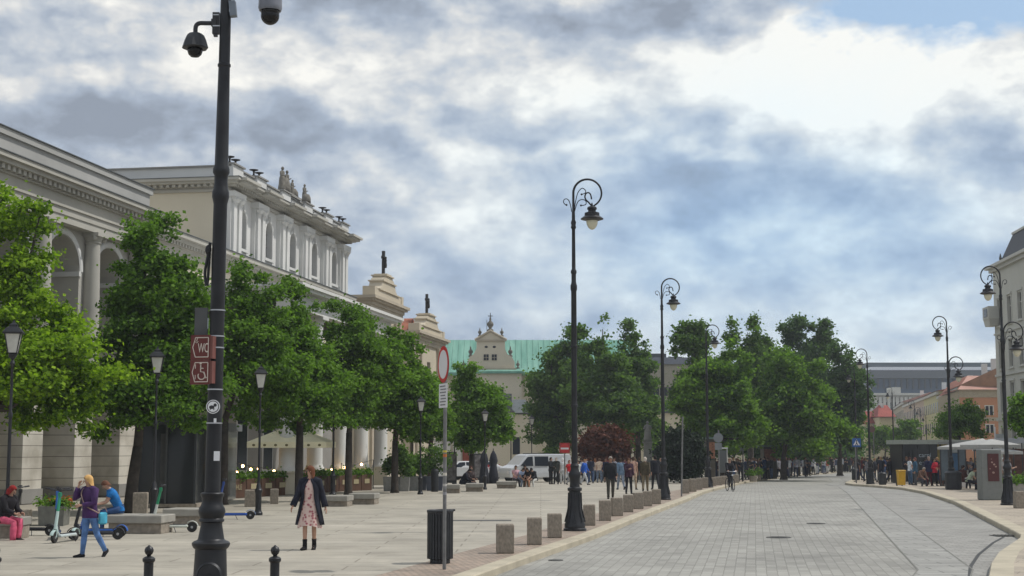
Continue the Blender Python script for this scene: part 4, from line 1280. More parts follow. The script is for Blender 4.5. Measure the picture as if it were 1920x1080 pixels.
mb.lathe([(.058, 0), (.058, .0015)], 24, (.0, -.0795, 2.44), M=MR); mb.build('sticker_ring', BLK, s1)
mb = MB(); mb.lathe([(.050, 0), (.050, .0015)], 24, (.0, -.0815, 2.44), M=MR); mb.build('sticker_field', WST, s1)
mb = MB(); mb.ball((-.012, -.0835, 2.435), (.026, .001, .018), 10, 6); mb.ball((.02, -.0835, 2.455), (.016, .001, .016), 10, 6); mb.bb(-.03, -.022, -.0845, -.083, 2.408, 2.43); mb.bb(.005, .013, -.0845, -.083, 2.408, 2.43); mb.build('sticker_emblem', BLK, s1)
MB().bb(.02, .075, -.082, -.077, 1.93, 2.02).build('paper_sticker', WST, cp)
MB().bb(.01, .035, -.082, -.078, 2.29, 2.33).build('paper_sticker', WST, cp)
# grey back of a sign strapped to the pole
sb = thing('sign_back', 'grey back of a small plate strapped to the black pole above the brown signs', 'sign', pp + Vector((0, 0, 3.0)), 0)
MB().box((-.135, .0, .24), (.12, .05, .30)).build('plate', mat('grey_plate', (.085, .088, .09), .7), sb)
MB().box((-.09, 0, .24), (.04, .03, .1)).build('clamp', STEEL, sb)

# brown pointer signs
BROWN = mat('sign_brown', (0.125, 0.028, 0.024), .5, var=.06)
CREAMP = mat('sign_cream_print', (.62, .55, .48), .6, var=.03)


def pointer_sign(z, h, label, which):
    t = thing('pointer_sign', label, 'sign', pp + Vector((-.01, 0, z)), math.radians(-14), group='brown pointer signs on the black pole')
    w = .175
    mb = MB(); mb.bb(-w, .022, -.135, -.105, 0, h); mb.build('panel', BROWN, t)
    MB().bb(.022, .05, -.13, -.0, .01, h - .01).build('side_bracket', mat('bracket_brown', (.16, .06, .05), .5), t)
    mb = MB(); e = .006
    pts = [(-w + .022, h / 2), (-w + .05, h - .025), (.008, h - .025), (.008, .025), (-w + .05, .025), (-w + .022, h / 2)]
    for a, b in zip(pts[:-1], pts[1:]):
        mb.tube([(a[0], -.136, a[1]), (b[0], -.136, b[1])], .0045, 4)
    mb.build('arrow_outline', CREAMP, t)
    if which == 'wc':
        cu = bpy.data.curves.new('lettering', 'FONT'); cu.body = 'WC'; cu.size = .125; cu.extrude = .002; cu.space_character = .92
        cu.materials.append(CREAMP); o_ = bpy.data.objects.new('tmp_text', cu); COL.objects.link(o_); dg = bpy.context.evaluated_depsgraph_get(); me_ = bpy.data.meshes.new_from_object(o_.evaluated_get(dg)); bpy.data.objects.remove(o_); o = bpy.data.objects.new('lettering', me_); COL.objects.link(o); o.parent = t; o.location = (-.098, -.137, .07); o.rotation_euler = (math.pi / 2, 0, 0); o.scale = (.52, 1, 1)
        mb = MB(); mb.tube([(-.125, -.137, .165), (-.112, -.137, .19), (-.098, -.137, .17), (-.115, -.137, .16)], .004, 4); mb.tube([(-.108, -.137, .19), (-.104, -.137, .205)], .004, 4)
        mb.build('arrow_mark', CREAMP, t)
    else:
        mb = MB()
        mb.tube([(-.055 + .036 * math.cos(a), -.137, .082 + .036 * math.sin(a)) for a in [math.radians(150 + 22 * k) for k in range(13)]], .0055, 4)
        mb.tube([(-.065, -.137, .185), (-.065, -.137, .12), (-.03, -.137, .115), (-.012, -.137, .06), (.002, -.137, .066)], .006, 4)
        mb.ball((-.066, -.137, .20), (.012, .003, .012), 8, 6); mb.tube([(-.065, -.137, .155), (-.035, -.137, .15)], .005, 4)
        mb.build('wheelchair_symbol', CREAMP, t)
        mb = MB(); mb.tube([(-.12, -.137, .05), (-.12, -.137, .09)], .004, 4); mb.tube([(-.12, -.137, .15), (-.12, -.137, .19)], .004, 4); mb.build('arrow_mark', CREAMP, t)


pointer_sign(2.885, .235, 'brown pointer sign reading WC, upper of the two on the black pole', 'wc')
pointer_sign(2.65, .232, 'brown pointer sign with wheelchair symbol, lower of the two on the black pole', 'wh')

# dome cameras
CAMD = mat('camera_housing_dark', (.03, .032, .036), .45)
CAMG = mat('camera_housing_grey', (.16, .17, .20), .35)
DOME = glass_mat('smoked_dome', (.012, .012, .012), .12)


def camera_at(u, v): return at(u, v, PD)


c1 = thing('dome_camera', 'dark hooded dome camera on a bent arm left of the black pole', 'camera', Vector((at(368, 0, PD).x, PD, at(368, 62, PD).z)), 0)
k = 1 / ppm(PD)
mb = MB(); mb.lathe([(3 * k, 3 * k), (6 * k, 1 * k), (12 * k, -1 * k), (17 * k, -5 * k), (21 * k, -14 * k), (24 * k, -24 * k), (25.5 * k, -29 * k), (23 * k, -31 * k), (16 * k, -31 * k)], 8); mb.build('hood', CAMD, c1, smooth='auto')
mb = MB(); mb.lathe([(14.5 * k, -30 * k), (14.5 * k, -36 * k), (12.5 * k, -42 * k), (8 * k, -46.5 * k), (1 * k, -48 * k)], 20); mb.build('dome', DOME, c1, smooth=True)
mb = MB(); mb.tube(smooth_path([(0, 0, 0), (0, 0, 10 * k), (2 * k, 0, 16 * k), (8 * k, 0, 19.5 * k), (20 * k, 0, 19.5 * k), (34 * k, 0, 19.5 * k)], 4), 4.4 * k, 10)
mb.box((36 * k, 0, 19.5 * k), (10 * k, 14 * k, 14 * k)); mb.bb(33 * k, 46 * k, -5 * k, 5 * k, -2 * k, 40 * k); mb.box((39 * k, 0, 0), (7 * k, 8 * k, 14 * k), taper=1.0)
mb.build('arm', CAMD, c1)
mb = MB(); mb.bb(36 * k, 47 * k, -15 * k, -13.6 * k, 31 * k, 33 * k); mb.bb(36 * k, 50 * k, -15.5 * k, -14 * k, 9 * k, 11 * k); mb.build('clamp', STEEL, c1)
c2 = thing('dome_camera', 'grey drum-shaped dome camera hanging at the top of the frame right of the pole', 'camera', Vector((at(507, 0, PD).x, PD, at(507, 20, PD).z)), 0)
mb = MB(); mb.lathe([(21 * k, -0.5 * k), (23 * k, 5 * k), (22.6 * k, 9 * k), (22 * k, 34 * k), (14 * k, 44 * k), (4 * k, 46 * k)], 28); mb.build('drum', CAMG, c2, smooth='auto')
mb = MB(); mb.ball((0, 0, -10 * k), 18 * k, 24, 14); mb.lathe([(17.5 * k, -8 * k), (18.5 * k, 2 * k)], 24); mb.build('dome', DOME, c2, smooth=True)
mb = MB(); mb.tube(smooth_path([(0, 0, 44 * k), (0, 0, 58 * k), (-10 * k, 0, 66 * k), (-40 * k, 0, 62 * k), (-70 * k, 0, 40 * k), (-88 * k, 0, 24 * k)], 4), 5 * k, 10); mb.build('arm', CAMD, c2)
c3 = thing('junction_box', 'small blue-grey box bolted high on the right side of the black pole', 'box', Vector((at(438, 0, PD).x, PD - .02, at(438, 18, PD).z)), 0)
MB().box((0, 0, 0), (12 * k, 16 * k, 30 * k), rot=Matrix.Rotation(-.12, 3, 'Y')).build('housing', mat('box_bluegrey', (.17, .20, .24), .5), c3)
MB().bb(-14 * k, -4 * k, -3 * k, 3 * k, -6 * k, 10 * k).build('bracket', STEEL, c3)

# ------------------------------------------------------------------ square lantern posts
lanA = None


def lantern_post(u, v, top, label):
    global lanA
    p = G(u, v); H0 = 4.8
    k = (v - top) / ppm(p.y) / H0
    if lanA is None:
        t = thing('lantern_post', label, 'lantern', p, 0.2, group='square lantern posts on the plaza', scale=k)
        mb = MB(); mb.lathe([(.14, 0), (.14, .08), (.11, .12), (.095, .2), (.10, .7), (.12, .74), (.12, .8), (.085, .84), (.07, .95), (.05, 1.0), (.04, 1.02)], 12); mb.build('base', IRON, t, smooth='auto')
        mb = MB(); mb.lathe([(.042, 1.0), (.036, 2.6), (.052, 2.62), (.052, 2.7), (.032, 2.73), (.028, 3.75), (.06, 3.82), (.03, 3.9), (.10, 4.0), (.10, 4.03)], 10); mb.build('post', IRON, t, smooth='auto')
        # tapered four-sided lantern
        fr = MB(); gl = MB()
        r0, r1, z0, z1 = .11, .20, 4.05, 4.50
        for i in range(4):
            a0 = math.pi / 4 + i * math.pi / 2; a1 = a0 + math.pi / 2
            P = lambda r, a, z: (r * math.cos(a) * 1.2, r * math.sin(a) * 1.2, z)
            fr.tube([P(r0, a0, z0), P(r1, a0, z1)], .013, 4)
            fr.tube([P(r0, a0, z0), P(r0, a1, z0)], .013, 4); fr.tube([P(r1, a0, z1), P(r1, a1, z1)], .016, 4)
        gl.lathe([(r0 * 1.15, z0), (r1 * 1.15, z1)], 4, M=Matrix.Rotation(math.pi / 4, 3, 'Z'))
        ln = fr.build('lantern', IRON, t)
        gl.build('glass', LGLASS, ln)
        rf = MB(); rf.lathe([(.30, 4.49), (.31, 4.52), (.20, 4.62), (.12, 4.66), (.12, 4.70), (.06, 4.73), (.03, 4.76), (.02, 4.80)], 4, M=Matrix.Rotation(math.pi / 4, 3, 'Z')); rf.build('roof', IRON, ln)
        lanA = t
        return t
    return dup(lanA, label, p, 0.2, k)


lantern_post(11, 1003, 604, 'lantern post at the left edge, close behind the seated red-haired person')
lantern_post(287, 972, 653, 'lantern post behind the low bench, next to the dark leaning tree trunk')
lantern_post(484, 966, 687, 'lantern post just right of the black camera pole, before the cafe terrace')
lantern_post(624, 929, 709, 'lantern post right of the woman in the floral dress, behind the benches')
lantern_post(788, 927, 744, 'white-topped lantern post left of the dark slatted bin')
lantern_post(852, 908, 751, 'lantern post just right of the round traffic sign')
lantern_post(909, 918, 768, 'white-topped lantern post before the dark closed parasols')
lantern_post(958, 902, 766, 'thin lantern post in front of the van cab')
lantern_post(997, 897, 779, 'thin lantern post behind the people sitting by the van')

# ------------------------------------------------------------------ granite cubes along the kerb
GRAN = mat('grey_granite', (0.275, 0.238, 0.192), .85, var=.25, scale=9, bump=.25, detail=8)
GRAN2 = mat('pale_granite', (0.27, 0.26, 0.235), .85, var=.2, scale=6, bump=.2, detail=8)
GRAN3 = mat('bench_granite', (0.30, 0.285, 0.25), .85, var=.18, scale=3, bump=.15)
cube = None
CUBES = [(947, 1037, 982, 35, 'granite cube nearest the camera on the left kerb'), (1002, 1021, 970, 31, 'second granite cube from the camera on the left kerb'), (1040, 1008, 962, 30, 'granite cube just left of the first scroll lamp pedestal'),
         (1105.5, 985, 945, 25, 'granite cube just right of the first scroll lamp pedestal'), (1134.5, 976, 938, 24, 'fifth granite cube along the left kerb, below the walking man in black'), (1157, 967.5, 933, 21.5, 'sixth granite cube along the left kerb, touching the fifth in view'),
         (1178, 960, 927.5, 21, 'seventh granite cube along the left kerb, below the dark-clothed woman'), (1197, 954, 923, 19, 'eighth granite cube along the left kerb'), (1214, 949, 920, 18, 'ninth granite cube along the left kerb'), (1231, 945, 917, 17, 'granite cube just left of the second scroll lamp'),
         (1285, 925, 899, 14, 'granite cube right beside the thin bare post'), (1299, 922, 897, 13, 'second granite cube past the thin bare post'), (1311, 918, 896, 12, 'third granite cube past the thin bare post'), (1322, 915, 895, 11, 'granite cube touching the third scroll lamp'),
         (1912, 953, 921, 19, 'granite cube cut by the right edge of the picture'), ]
for (u, v, tp, w, lab) in CUBES:
    p = G(u, v); s = ppm(p.y)
    hw, hh = w / s, (v - tp) / s * .97
    if cube is None:
        cube = thing('granite_cube', lab, 'bollard', p, .06, group='granite cube bollards')
        MB().bevbox((0, 0, .5), (1, 1, 1), .04).build('block', GRAN, cube)
        cube.scale = (hw * .92, hw * .92, hh)
    else:
        o = dup(cube, lab, p, rnd.uniform(-.10, .16), (hw * rnd.uniform(.88, .95), hw * .92, hh * rnd.uniform(.97, 1.02)))
        o.rotation_euler[0] = rnd.uniform(-.02, .02); o.rotation_euler[1] = rnd.uniform(-.02, .02)
# row of longer blocks
for k, (u, v) in enumerate([(1336, 911), (1347, 909.5), (1358, 908), (1369, 906.5), (1379, 905.5)]):
    p = G(u, v); s = ppm(p.y)
    o = dup(cube, ['long granite block next after the third scroll lamp', 'second long granite block behind the cyclist', 'middle long granite block left of the cyclist', 'long granite block hidden partly by the cyclist', 'last long granite block right of the cyclist'][k], p, .2, (11 / s, .4, 15.5 / s), group='long granite blocks along the kerb')

# ------------------------------------------------------------------ low stone benches
def bench(u0, u1, v, top, label, depth=.6, rz=0.0):
    p = G((u0 + u1) / 2, v); s = ppm(p.y); L_ = (u1 - u0) / s; h = (v - top) / s
    t = thing('stone_bench', label, 'bench', p, rz, group='low granite benches on the plaza')
    MB().bevbox((0, depth * .55, h - .10), (L_, depth * 1.1, .20), .02).build('seat', GRAN3, t)
    MB().bevbox((0, depth * .55, (h - .2) / 2), (L_ * .95, depth * .9, h - .2), .01).build('base', GRAN, t)
    return t


bench(196, 303, 1001, 967, 'long low granite bench under the man in the blue shirt', .9, -.12)
bench(303, 378, 986, 955, 'low granite bench just left of the black camera pole', .9, -.12)
bench(606, 651, 950, 930, 'low granite bench right of the woman in the floral dress', 1.0, -.1)
bench(653, 702, 946, 926, 'low granite bench farther right, touching the tree trunk', 1.0, -.1)
bench(832, 862, 925, 909, 'low granite bench under the seated pair in dark clothes', 1.0, .0)
bench(873, 906, 922, 907, 'low granite bench right of the seated pair in dark clothes', 1.0, .0)
bench(931, 968, 916, 903, 'low granite bench left of the people sitting by the van', 1.2, .0)
bench(-40, 40, 1010, 971, 'granite bench under the red-haired person at the left edge', .6, .0)
for (u, v, tp, w, lab) in [(263, 966, 924, 26, 'tall pale granite block behind the man in the blue shirt'), (35, 985, 956, 40, 'grey granite block behind the red-haired person'),
                           (470, 950, 919, 22, 'granite block before the cafe planters, right of the camera pole'), (514, 945, 917, 15, 'granite block before the cafe planters, left of the floral dress')]:
    p = G(u, v); s = ppm(p.y)
    o = dup(cube, lab, p, .15, (w / s, w / s, (v - tp) / s), group='single granite blocks on the plaza', )
    for c in list(o.children): c.active_material = GRAN2 if False else c.active_material

# ------------------------------------------------------------------ black bollards, yellow ball post
bol = None
for (u, lab) in [(5, 'black ball-topped bollard cut by the left edge'), (289, 'black ball-topped bollard left of the thick black pole'), (522, 'black ball-topped bollard below the woman in the floral dress')]:
    y = 15.5; p = Vector((X(u, y), y, 0))
    if bol is None:
        bol = thing('ball_bollard', lab, 'bollard', p, 0, group='black ball-topped bollards')
        mb = MB(); mb.lathe([(.075, 0), (.075, .06), (.055, .1), (.050, .45), (.057, .47), (.057, .5), (.050, .52), (.050, .78), (.050, .84), (.066, .86), (.066, .885), (.05, .90), (.025, .91)], 20); mb.build('shaft', IRON, bol, smooth='auto')
        mb = MB(); mb.lathe([(.022, .90), (.022, .92), (.038, .935), (.048, .96), (.048, .975), (.038, 1.0), (.018, 1.013), (.012, 1.02), (.002, 1.028)], 18); mb.build('ball', IRON, bol, smooth=True)
    else: dup(bol, lab, p)
YEL = mat('signal_yellow', (.62, .36, .02), .45, var=.08)
p = Vector((X(308, 15.2), 15.2, 0))
yp = thing('yellow_post', 'yellow domed post just showing beside the bollard left of the pole', 'post', p)
mb = MB(); mb.lathe([(.055, .02), (.055, .62), (.045, .66), (.02, .69), (.002, .70)], 16); mb.build('dome', YEL, yp, smooth=True)
mb = MB(); mb.lathe([(.07, 0), (.07, .04), (.057, .05)], 16); mb.build('foot', IRON, yp)

# ------------------------------------------------------------------ litter bin and round sign
p = G(825, 1056); s = ppm(p.y); W = 49 / s; Hh = 97 / s
SLAT = mat('dark_slat_metal', (.028, .030, .034), .5, .2, var=.2)
bn = thing('litter_bin', 'dark slatted litter bin behind the round traffic sign post', 'litter bin', p, .1)
mb = MB()
mb.lathe([(W * .44, .08), (W * .44, Hh - .06)], 24); mb.build('drum', SLAT, bn)
mb = MB()
for k in range(26):
    a = 2 * math.pi * k / 26
    mb.box((W * .47 * math.cos(a), W * .47 * math.sin(a), Hh * .52), (.018, W * .085, Hh * .86), rz=a)
mb.build('slat_ring', SLAT, bn)
mb = MB(); mb.lathe([(W * .49, Hh - .05), (W * .51, Hh - .03), (W * .51, Hh), (W * .46, Hh + .01), (W * .40, Hh - .02), (.02, Hh - .02)], 26); mb.box((W * .42, 0, Hh), (W * .28, .12, .03)); mb.build('lid', SLAT, bn)
mb = MB(); mb.lathe([(W * .38, 0), (W * .38, .07)], 20); mb.build('foot', SLAT, bn)

GALV = mat('weathered_galvanised_post', (.19, .19, .19), .55, .4, var=.25, scale=6)
WHITE = mat('sign_white', (.66, .66, .68), .5, var=.02)
RED = mat('sign_red', (.48, .03, .03), .45, var=.04)
SGB = mat('sign_back_grey', (.20, .215, .225), .55, .2, var=.05)


def disc(mb, r, y, n=32, th=.004, c=(0, 0), rin=0.0):
    mb.lathe([(r, 0), (r, th)] if rin == 0 else [(rin, 0), (r, 0), (r, th), (rin, th)], n, (c[0], y, c[1]), M=Matrix.Rotation(math.pi / 2, 3, 'X'), cap=(rin == 0))


p = G(830, 1068); s = ppm(p.y)
sg = thing('traffic_sign', 'round white sign with red border seen at an angle, text plate below it', 'road sign', p, math.radians(-70))
zt = (1068 - 655) / s; zc = (1068 - 689) / s; R_ = 35 / s
MB().tube([(0, .03, -.02), (0, .03, zt - .02)], .032, 10).build('post', GALV, sg)
for z, h, cc in ((1.92, .05, (.5, .14, .03)), (2.0, .035, (.55, .45, .05)), (1.6, .05, (.55, .52, .45)), (1.42, .04, (.45, .43, .40)), (1.27, .05, (.3, .3, .32))):
    MB().lathe([(.0335, z), (.0335, z + h)], 10, (0, .03, 0), cap=False).build('post_sticker', mat('sticker_%d' % int(z * 100), cc, .6), sg)
d1 = MB(); disc(d1, R_, 0, th=.006, c=(0, zc)); d1.build('sign_back', SGB, sg)
d1 = MB(); disc(d1, R_ * .985, -.007, th=.003, c=(0, zc)); o = d1.build('red_border', RED, sg)
d1 = MB(); disc(d1, R_ * .77, -.011, th=.003, c=(0, zc)); d1.build('white_field', WHITE, sg)
z0, z1 = (1068 - 770) / s, (1068 - 725) / s
pl = MB().bb(-.24, .24, -.01, -.004, z0, z1).build('text_plate', WHITE, sg)
mb = MB()
for k in range(7):
    zz = z1 - .045 - k * (z1 - z0 - .07) / 6.5
    x = -.19 + rnd.uniform(0, .06); xe = .19 - rnd.uniform(0, .08)
    while x < xe:
        l = rnd.uniform(.03, .075); mb.bb(x, min(x + l, xe), -.0125, -.010, zz - .012, zz + .010); x += l + .016
mb.build('lettering', mat('grey_print', (.12, .12, .13), .6), pl)
mb = MB(); mb.bb(-.03, .03, -.004, .06, zc - .12, zc - .09); mb.bb(-.03, .03, -.004, .06, zc + .1, zc + .13); mb.build('clamp', STEEL, sg)


def sign_post(u, v, top, label, parts, cat='road sign', lean=0, col=None):
    p = G(u, v); s = ppm(p.y)
    t = thing('road_sign' if parts else 'bare_post', label, cat, p, 0)
    h = (v - top) / s
    MB().tube([(0, .04, 0), (lean / s, .04, h)], .035 if s > 30 else .045, 8).build('post', GALV, t)
    for kind, cu, cv, r, m in parts:
        x, z = (cu - u) / s, (v - cv) / s; r = r / s
        mb = MB()
        if kind == 'disc': disc(mb, r, -.0125, 24, .01, (x, z)); mb.build('round_plate', m, t)
        elif kind == 'diamond': mb.prism([(x - r, z), (x, z - r), (x + r, z), (x, z + r)], 0, .01, M=Matrix(((1, 0, 0), (0, 0, -1), (0, 1, 0)))); mb.build('diamond_plate', m, t)
        elif kind == 'sq': mb.bb(x - r, x + r, -.012, 0, z - r, z + r); mb.build('square_plate', m, t)
        elif kind == 'bar': mb.bb(x - r, x + r, -.030, -.0235, z - r * .22, z + r * .22); mb.build('white_bar', m, t)
        elif kind == 'tri':
            mb.prism([(x - r, z - r * .75), (x + r, z - r * .75), (x, z + r * .95)], .0135, .018, M=Matrix(((1, 0, 0), (0, 0, -1), (0, 1, 0)))); mb.build('white_triangle', m, t)
    return t


BLUE = mat('sign_blue', (.03, .12, .36), .45, var=.04)
sign_post(1278, 931, 783, 'thin bare leaning grey post on the left kerb before the dark hedge', [], 'post', lean=4)
sign_post(1349, 909, 808, 'grey backs of a round sign and plate beside the third scroll lamp', [('disc', 1348, 822, 9, SGB), ('sq', 1348, 838, 6.5, SGB)])
sign_post(1394, 902, 814, 'grey backs of a diamond sign and square plate right of the cyclist', [('diamond', 1393, 825, 7, SGB), ('sq', 1393, 839, 7, SGB)])
wb = sign_post(1606, 906, 822, 'blue pedestrian crossing sign on the tip of the right pavement', [('sq', 1608, 831, 8, BLUE), ('tri', 1608, 831, 6.5, WHITE)])
mb = MB(); s = ppm(wb.location.y); x, z = 2 / s, (906 - 830) / s
mb.box((x, -.02, z - .04), (.05, .006, .2)); mb.ball((x, -.02, z + .1), (.035, .004, .04), 8, 6); mb.box((x - .05, -.02, z - .15), (.04, .006, .14), rot=Matrix.Rotation(.5, 3, 'Y')); mb.box((x + .05, -.02, z - .15), (.04, .006, .14), rot=Matrix.Rotation(-.5, 3, 'Y'))
mb.build('walking_figure', BLK, wb)
sign_post(1640, 890, 794, 'brownish back of a round sign beside the lamp at the right kerb tip', [('disc', 1637, 806, 6, mat('brown_sign_back', (.14, .07, .065), .6))])
sign_post(1059, 908, 832, 'red no-entry sign with white bar in front of the red-leaved bush', [('sq', 1059, 841, 9.5, mat('faded_red', (.33, .03, .03), .5)), ('disc', 1059, 841.5, 8.7, RED), ('bar', 1059, 842, 7.5, WHITE)])
# ------------------------------------------------------------------ people
def skin(n, c): return mat('skin_' + n, c, .55, var=.05, scale=12)


SK = skin('fair', (.46, .27, .19)); SK2 = skin('tan', (.36, .20, .135)); SK3 = skin('brown', (.24, .13, .085))


def rotx(a): return Matrix.Rotation(a, 3, 'X')


def skeleton(P):
    """joint positions for a pose; the person faces -y, feet on z=0"""
    J = {}
    hipz = P.get('hip', .93)
    bend = P.get('bend', 0.0)                  # torso lean forward
    yaw = P.get('twist', 0.0)
    J['pel'] = Vector((0, 0, hipz))
    T = Matrix.Rotation(bend, 3, 'X') @ Matrix.Rotation(yaw, 3, 'Z')
    o = J['pel']
    J['waist'] = o + T @ Vector((0, -.005, .15))
    J['chest'] = o + T @ Vector((0, .0, .36))
    J['neck0'] = o + T @ Vector((0, .01, .53))
    hb = P.get('headbend', 0.0); hy = P.get('headyaw', 0.0)
    TH = T @ Matrix.Rotation(hb, 3, 'X') @ Matrix.Rotation(hy, 3, 'Z')
    J['TH'] = TH; J['T'] = T
    J['neck1'] = J['neck0'] + T @ Vector((0, -.005, .06))
    J['head'] = J['neck1'] + TH @ Vector((0, -.02, .10))
    J['crown'] = J['head'] + TH @ Vector((0, .0, .10))
    for s, n in ((-1, 'l'), (1, 'r')):
        a = P.get('leg' + n, (0, 0, 0))         # thigh swing fwd, knee bend, spread
        hip = o + Vector((s * .095, 0, -.03))
        th = Matrix.Rotation(s * -a[2], 3, 'Y') @ rotx(-a[0])
        kn = hip + th @ Vector((0, 0, -.43))
        sh = th @ rotx(a[1])
        an = kn + sh @ Vector((0, 0, -.40))
        J['hip' + n], J['kn' + n], J['an' + n] = hip, kn, an
        fr = rotx(P.get('foot' + n, 0.0))
        J['F' + n] = (Matrix.Rotation(s * .12, 3, 'Z') @ fr)
        b = P.get('arm' + n, (0, .15, .08))      # shoulder swing fwd, elbow bend, spread
        sd_ = J['neck0'] + T @ Vector((s * .175, .005, -.055))
        ua = T @ Matrix.Rotation(s * -b[2], 3, 'Y') @ rotx(-b[0])
        el = sd_ + ua @ Vector((0, 0, -.285))
        fa = ua @ Matrix.Rotation(s * (b[3] if len(b) > 3 else .05), 3, 'Z') @ rotx(-b[1]) @ Matrix.Rotation(s * (b[4] if len(b) > 4 else 0), 3, 'Y')
        wr = el + fa @ Vector((0, 0, -.245))
        J['sh' + n], J['el' + n], J['wr' + n], J['A' + n] = sd_, el, wr, fa
    return J


def body_mesh(J, fingers=True):
    """one continuous surface: skin modifier over the joint graph"""
    V = []; E = []; R = []

    def v(p, r):
        V.append(tuple(p)); R.append(r if isinstance(r, tuple) else (r, r)); return len(V) - 1

    def chain(a, pts):
        for p, r in pts:
            b = v(p, r); E.append((a, b)); a = b
        return a
    T, TH = J['T'], J['TH']
    root = v(J['pel'], (.125, .10))
    w = chain(root, [(J['waist'], (.115, .09)), (J['chest'], (.13, .10))])
    n0 = chain(w, [(J['neck0'] - T @ Vector((0, 0, .03)), (.085, .07))])
    nk = chain(n0, [(J['neck1'] + T @ Vector((0, 0, -.01)), (.05, .052)), (J['neck1'] + TH @ Vector((0, -.01, .045)), (.058, .066)), (J['head'], (.072, .088)), (J['crown'] - TH @ Vector((0, -.005, .03)), (.062, .075))])
    for s, n in ((-1, 'l'), (1, 'r')):
        a = chain(n0, [(J['sh' + n], .052), (J['sh' + n].lerp(J['el' + n], .5), .045), (J['el' + n], .038), (J['el' + n].lerp(J['wr' + n], .35), .038), (J['wr' + n], (.024, .024))])
        A = J['A' + n]
        pm = v(J['wr' + n] + A @ Vector((0, 0, -.055)), (.022, .026)); E.append((a, pm))
        if fingers:
            for i, (ox_, ln) in enumerate(((-.03, .062), (-.010, .074), (.010, .07), (.03, .056))):
                b0 = J['wr' + n] + A @ Vector((.004 * s, ox_, -.095))
                chain(pm, [(b0, .010), (b0 + A @ Vector((-.012 * s, 0, -ln * .5)), .009), (b0 + A @ Vector((-.030 * s, 0, -ln * .92)), .0075)])
            tb0 = J['wr' + n] + A @ Vector((-.006 * s, -.034, -.045))
            chain(pm, [(tb0, .011), (tb0 + A @ Vector((-.02 * s, -.018, -.035)), .010), (tb0 + A @ Vector((-.03 * s, -.018, -.06)), .008)])
        a = chain(root, [(J['hip' + n], .085), (J['hip' + n].lerp(J['kn' + n], .5), .07), (J['kn' + n], .052), (J['kn' + n].lerp(J['an' + n], .35), .052), (J['an' + n], .033)])
        Fm = J['F' + n]
        chain(a, [(J['an' + n] + Fm @ Vector((0, -.07, -.05)), (.036, .026)), (J['an' + n] + Fm @ Vector((0, -.15, -.062)), (.034, .018))])
    me = bpy.data.meshes.new('body'); me.from_pydata(V, E, [])
    ob = bpy.data.objects.new('tmp', me); COL.objects.link(ob)
    md = ob.modifiers.new('s', 'SKIN'); md.use_smooth_shade = True; md.branch_smoothing = .6
    ly = me.skin_vertices[0] if len(me.skin_vertices) else None
    if ly is None:
        bpy.context.view_layer.objects.active = ob
        raise RuntimeError('no skin layer')
    for i, r in enumerate(R):
        ly.data[i].radius = r
    ly.data[0].use_root = True
    sb_ = ob.modifiers.new('b', 'SUBSURF'); sb_.levels = 1; sb_.render_levels = 1
    dg = bpy.context.evaluated_depsgraph_get(); dg.update()
    out = bpy.data.meshes.new_from_object(ob.evaluated_get(dg))
    bpy.data.objects.remove(ob)
    # nose and brow: pull the front of the face
    out.name = 'body'
    return out


def head_detail(J):
    """nose, lips, brow, ears added onto the skin mesh region (joined into the body)"""
    mb = MB(); TH = J['TH']; h = J['head']
    mb.lathe([(.004, .030), (.010, .005), (.016, -.02), (.010, -.03)], 6, h + TH @ Vector((0, -.094, .0)), M=TH)
    mb.ball(h + TH @ Vector((0, -.088, -.052)), (.024, .010, .008), 8, 5, TH)
    for s in (-1, 1): mb.ball(h + TH @ Vector((s * .076, .0, -.005)), (.010, .018, .030), 6, 5, TH)
    return mb


def eyes_mesh(J):
    mb = MB(); TH = J['TH']; h = J['head']
    for s in (-1, 1): mb.ball(h + TH @ Vector((s * .030, -.083, .006)), (.013, .007, .008), 8, 5, TH)
    return mb


def hair_mesh(J, style):
    mb = MB(); TH = J['TH']; h = J['head'] + TH @ Vector((0, .012, .022))
    n, m = 14, 8
    if style == 'bald': return None
    low = {'short': .05, 'bob': -.10, 'long': -.22, 'bun': -.0, 'cap': .02}[style]
    prof = []
    vs = []; fs = []
    rings = 7
    for k in range(rings + 1):
        t = k / rings
        for i in range(n):
            a = 2 * math.pi * i / n
            back = .5 + .5 * math.sin(a)          # +y is the back of the head
            ph = t * (math.pi / 2) * (.60 + (.95 if low > 0 else 1.05) * back ** .8)
            x = .088 * math.sin(min(ph, 1.75)) * math.cos(a); y = .104 * math.sin(min(ph, 1.75)) * math.sin(a)
            z = .108 * math.cos(ph)
            if ph > 1.75: z = .108 * math.cos(1.75) - (ph - 1.75) * .15
            if low < 0 and k == rings and back > .25: z += low * back; y *= 1.02
            vs.append(h + TH @ Vector((x, y, z)))
    for k in range(rings):
        for i in range(n):
            j = (i + 1) % n
            fs.append((k * n + i, k * n + j, (k + 1) * n + j, (k + 1) * n + i))
    mb.add(vs, fs)
    if style == 'bun': mb.ball(h + TH @ Vector((0, .10, .04)), .04, 8, 6)
    if style in ('long',):
        mb.tube([h + TH @ Vector((0, .07, -.02)), h + J['T'] @ Vector((0, .085, -.14)), h + J['T'] @ Vector((0, .085, -.28))], [(.075, .045), (.085, .04), (.05, .02)], 10)
    if style == 'cap': mb.box(h + TH @ Vector((0, -.12, .02)), (.13, .10, .012), rot=TH)
    return mb


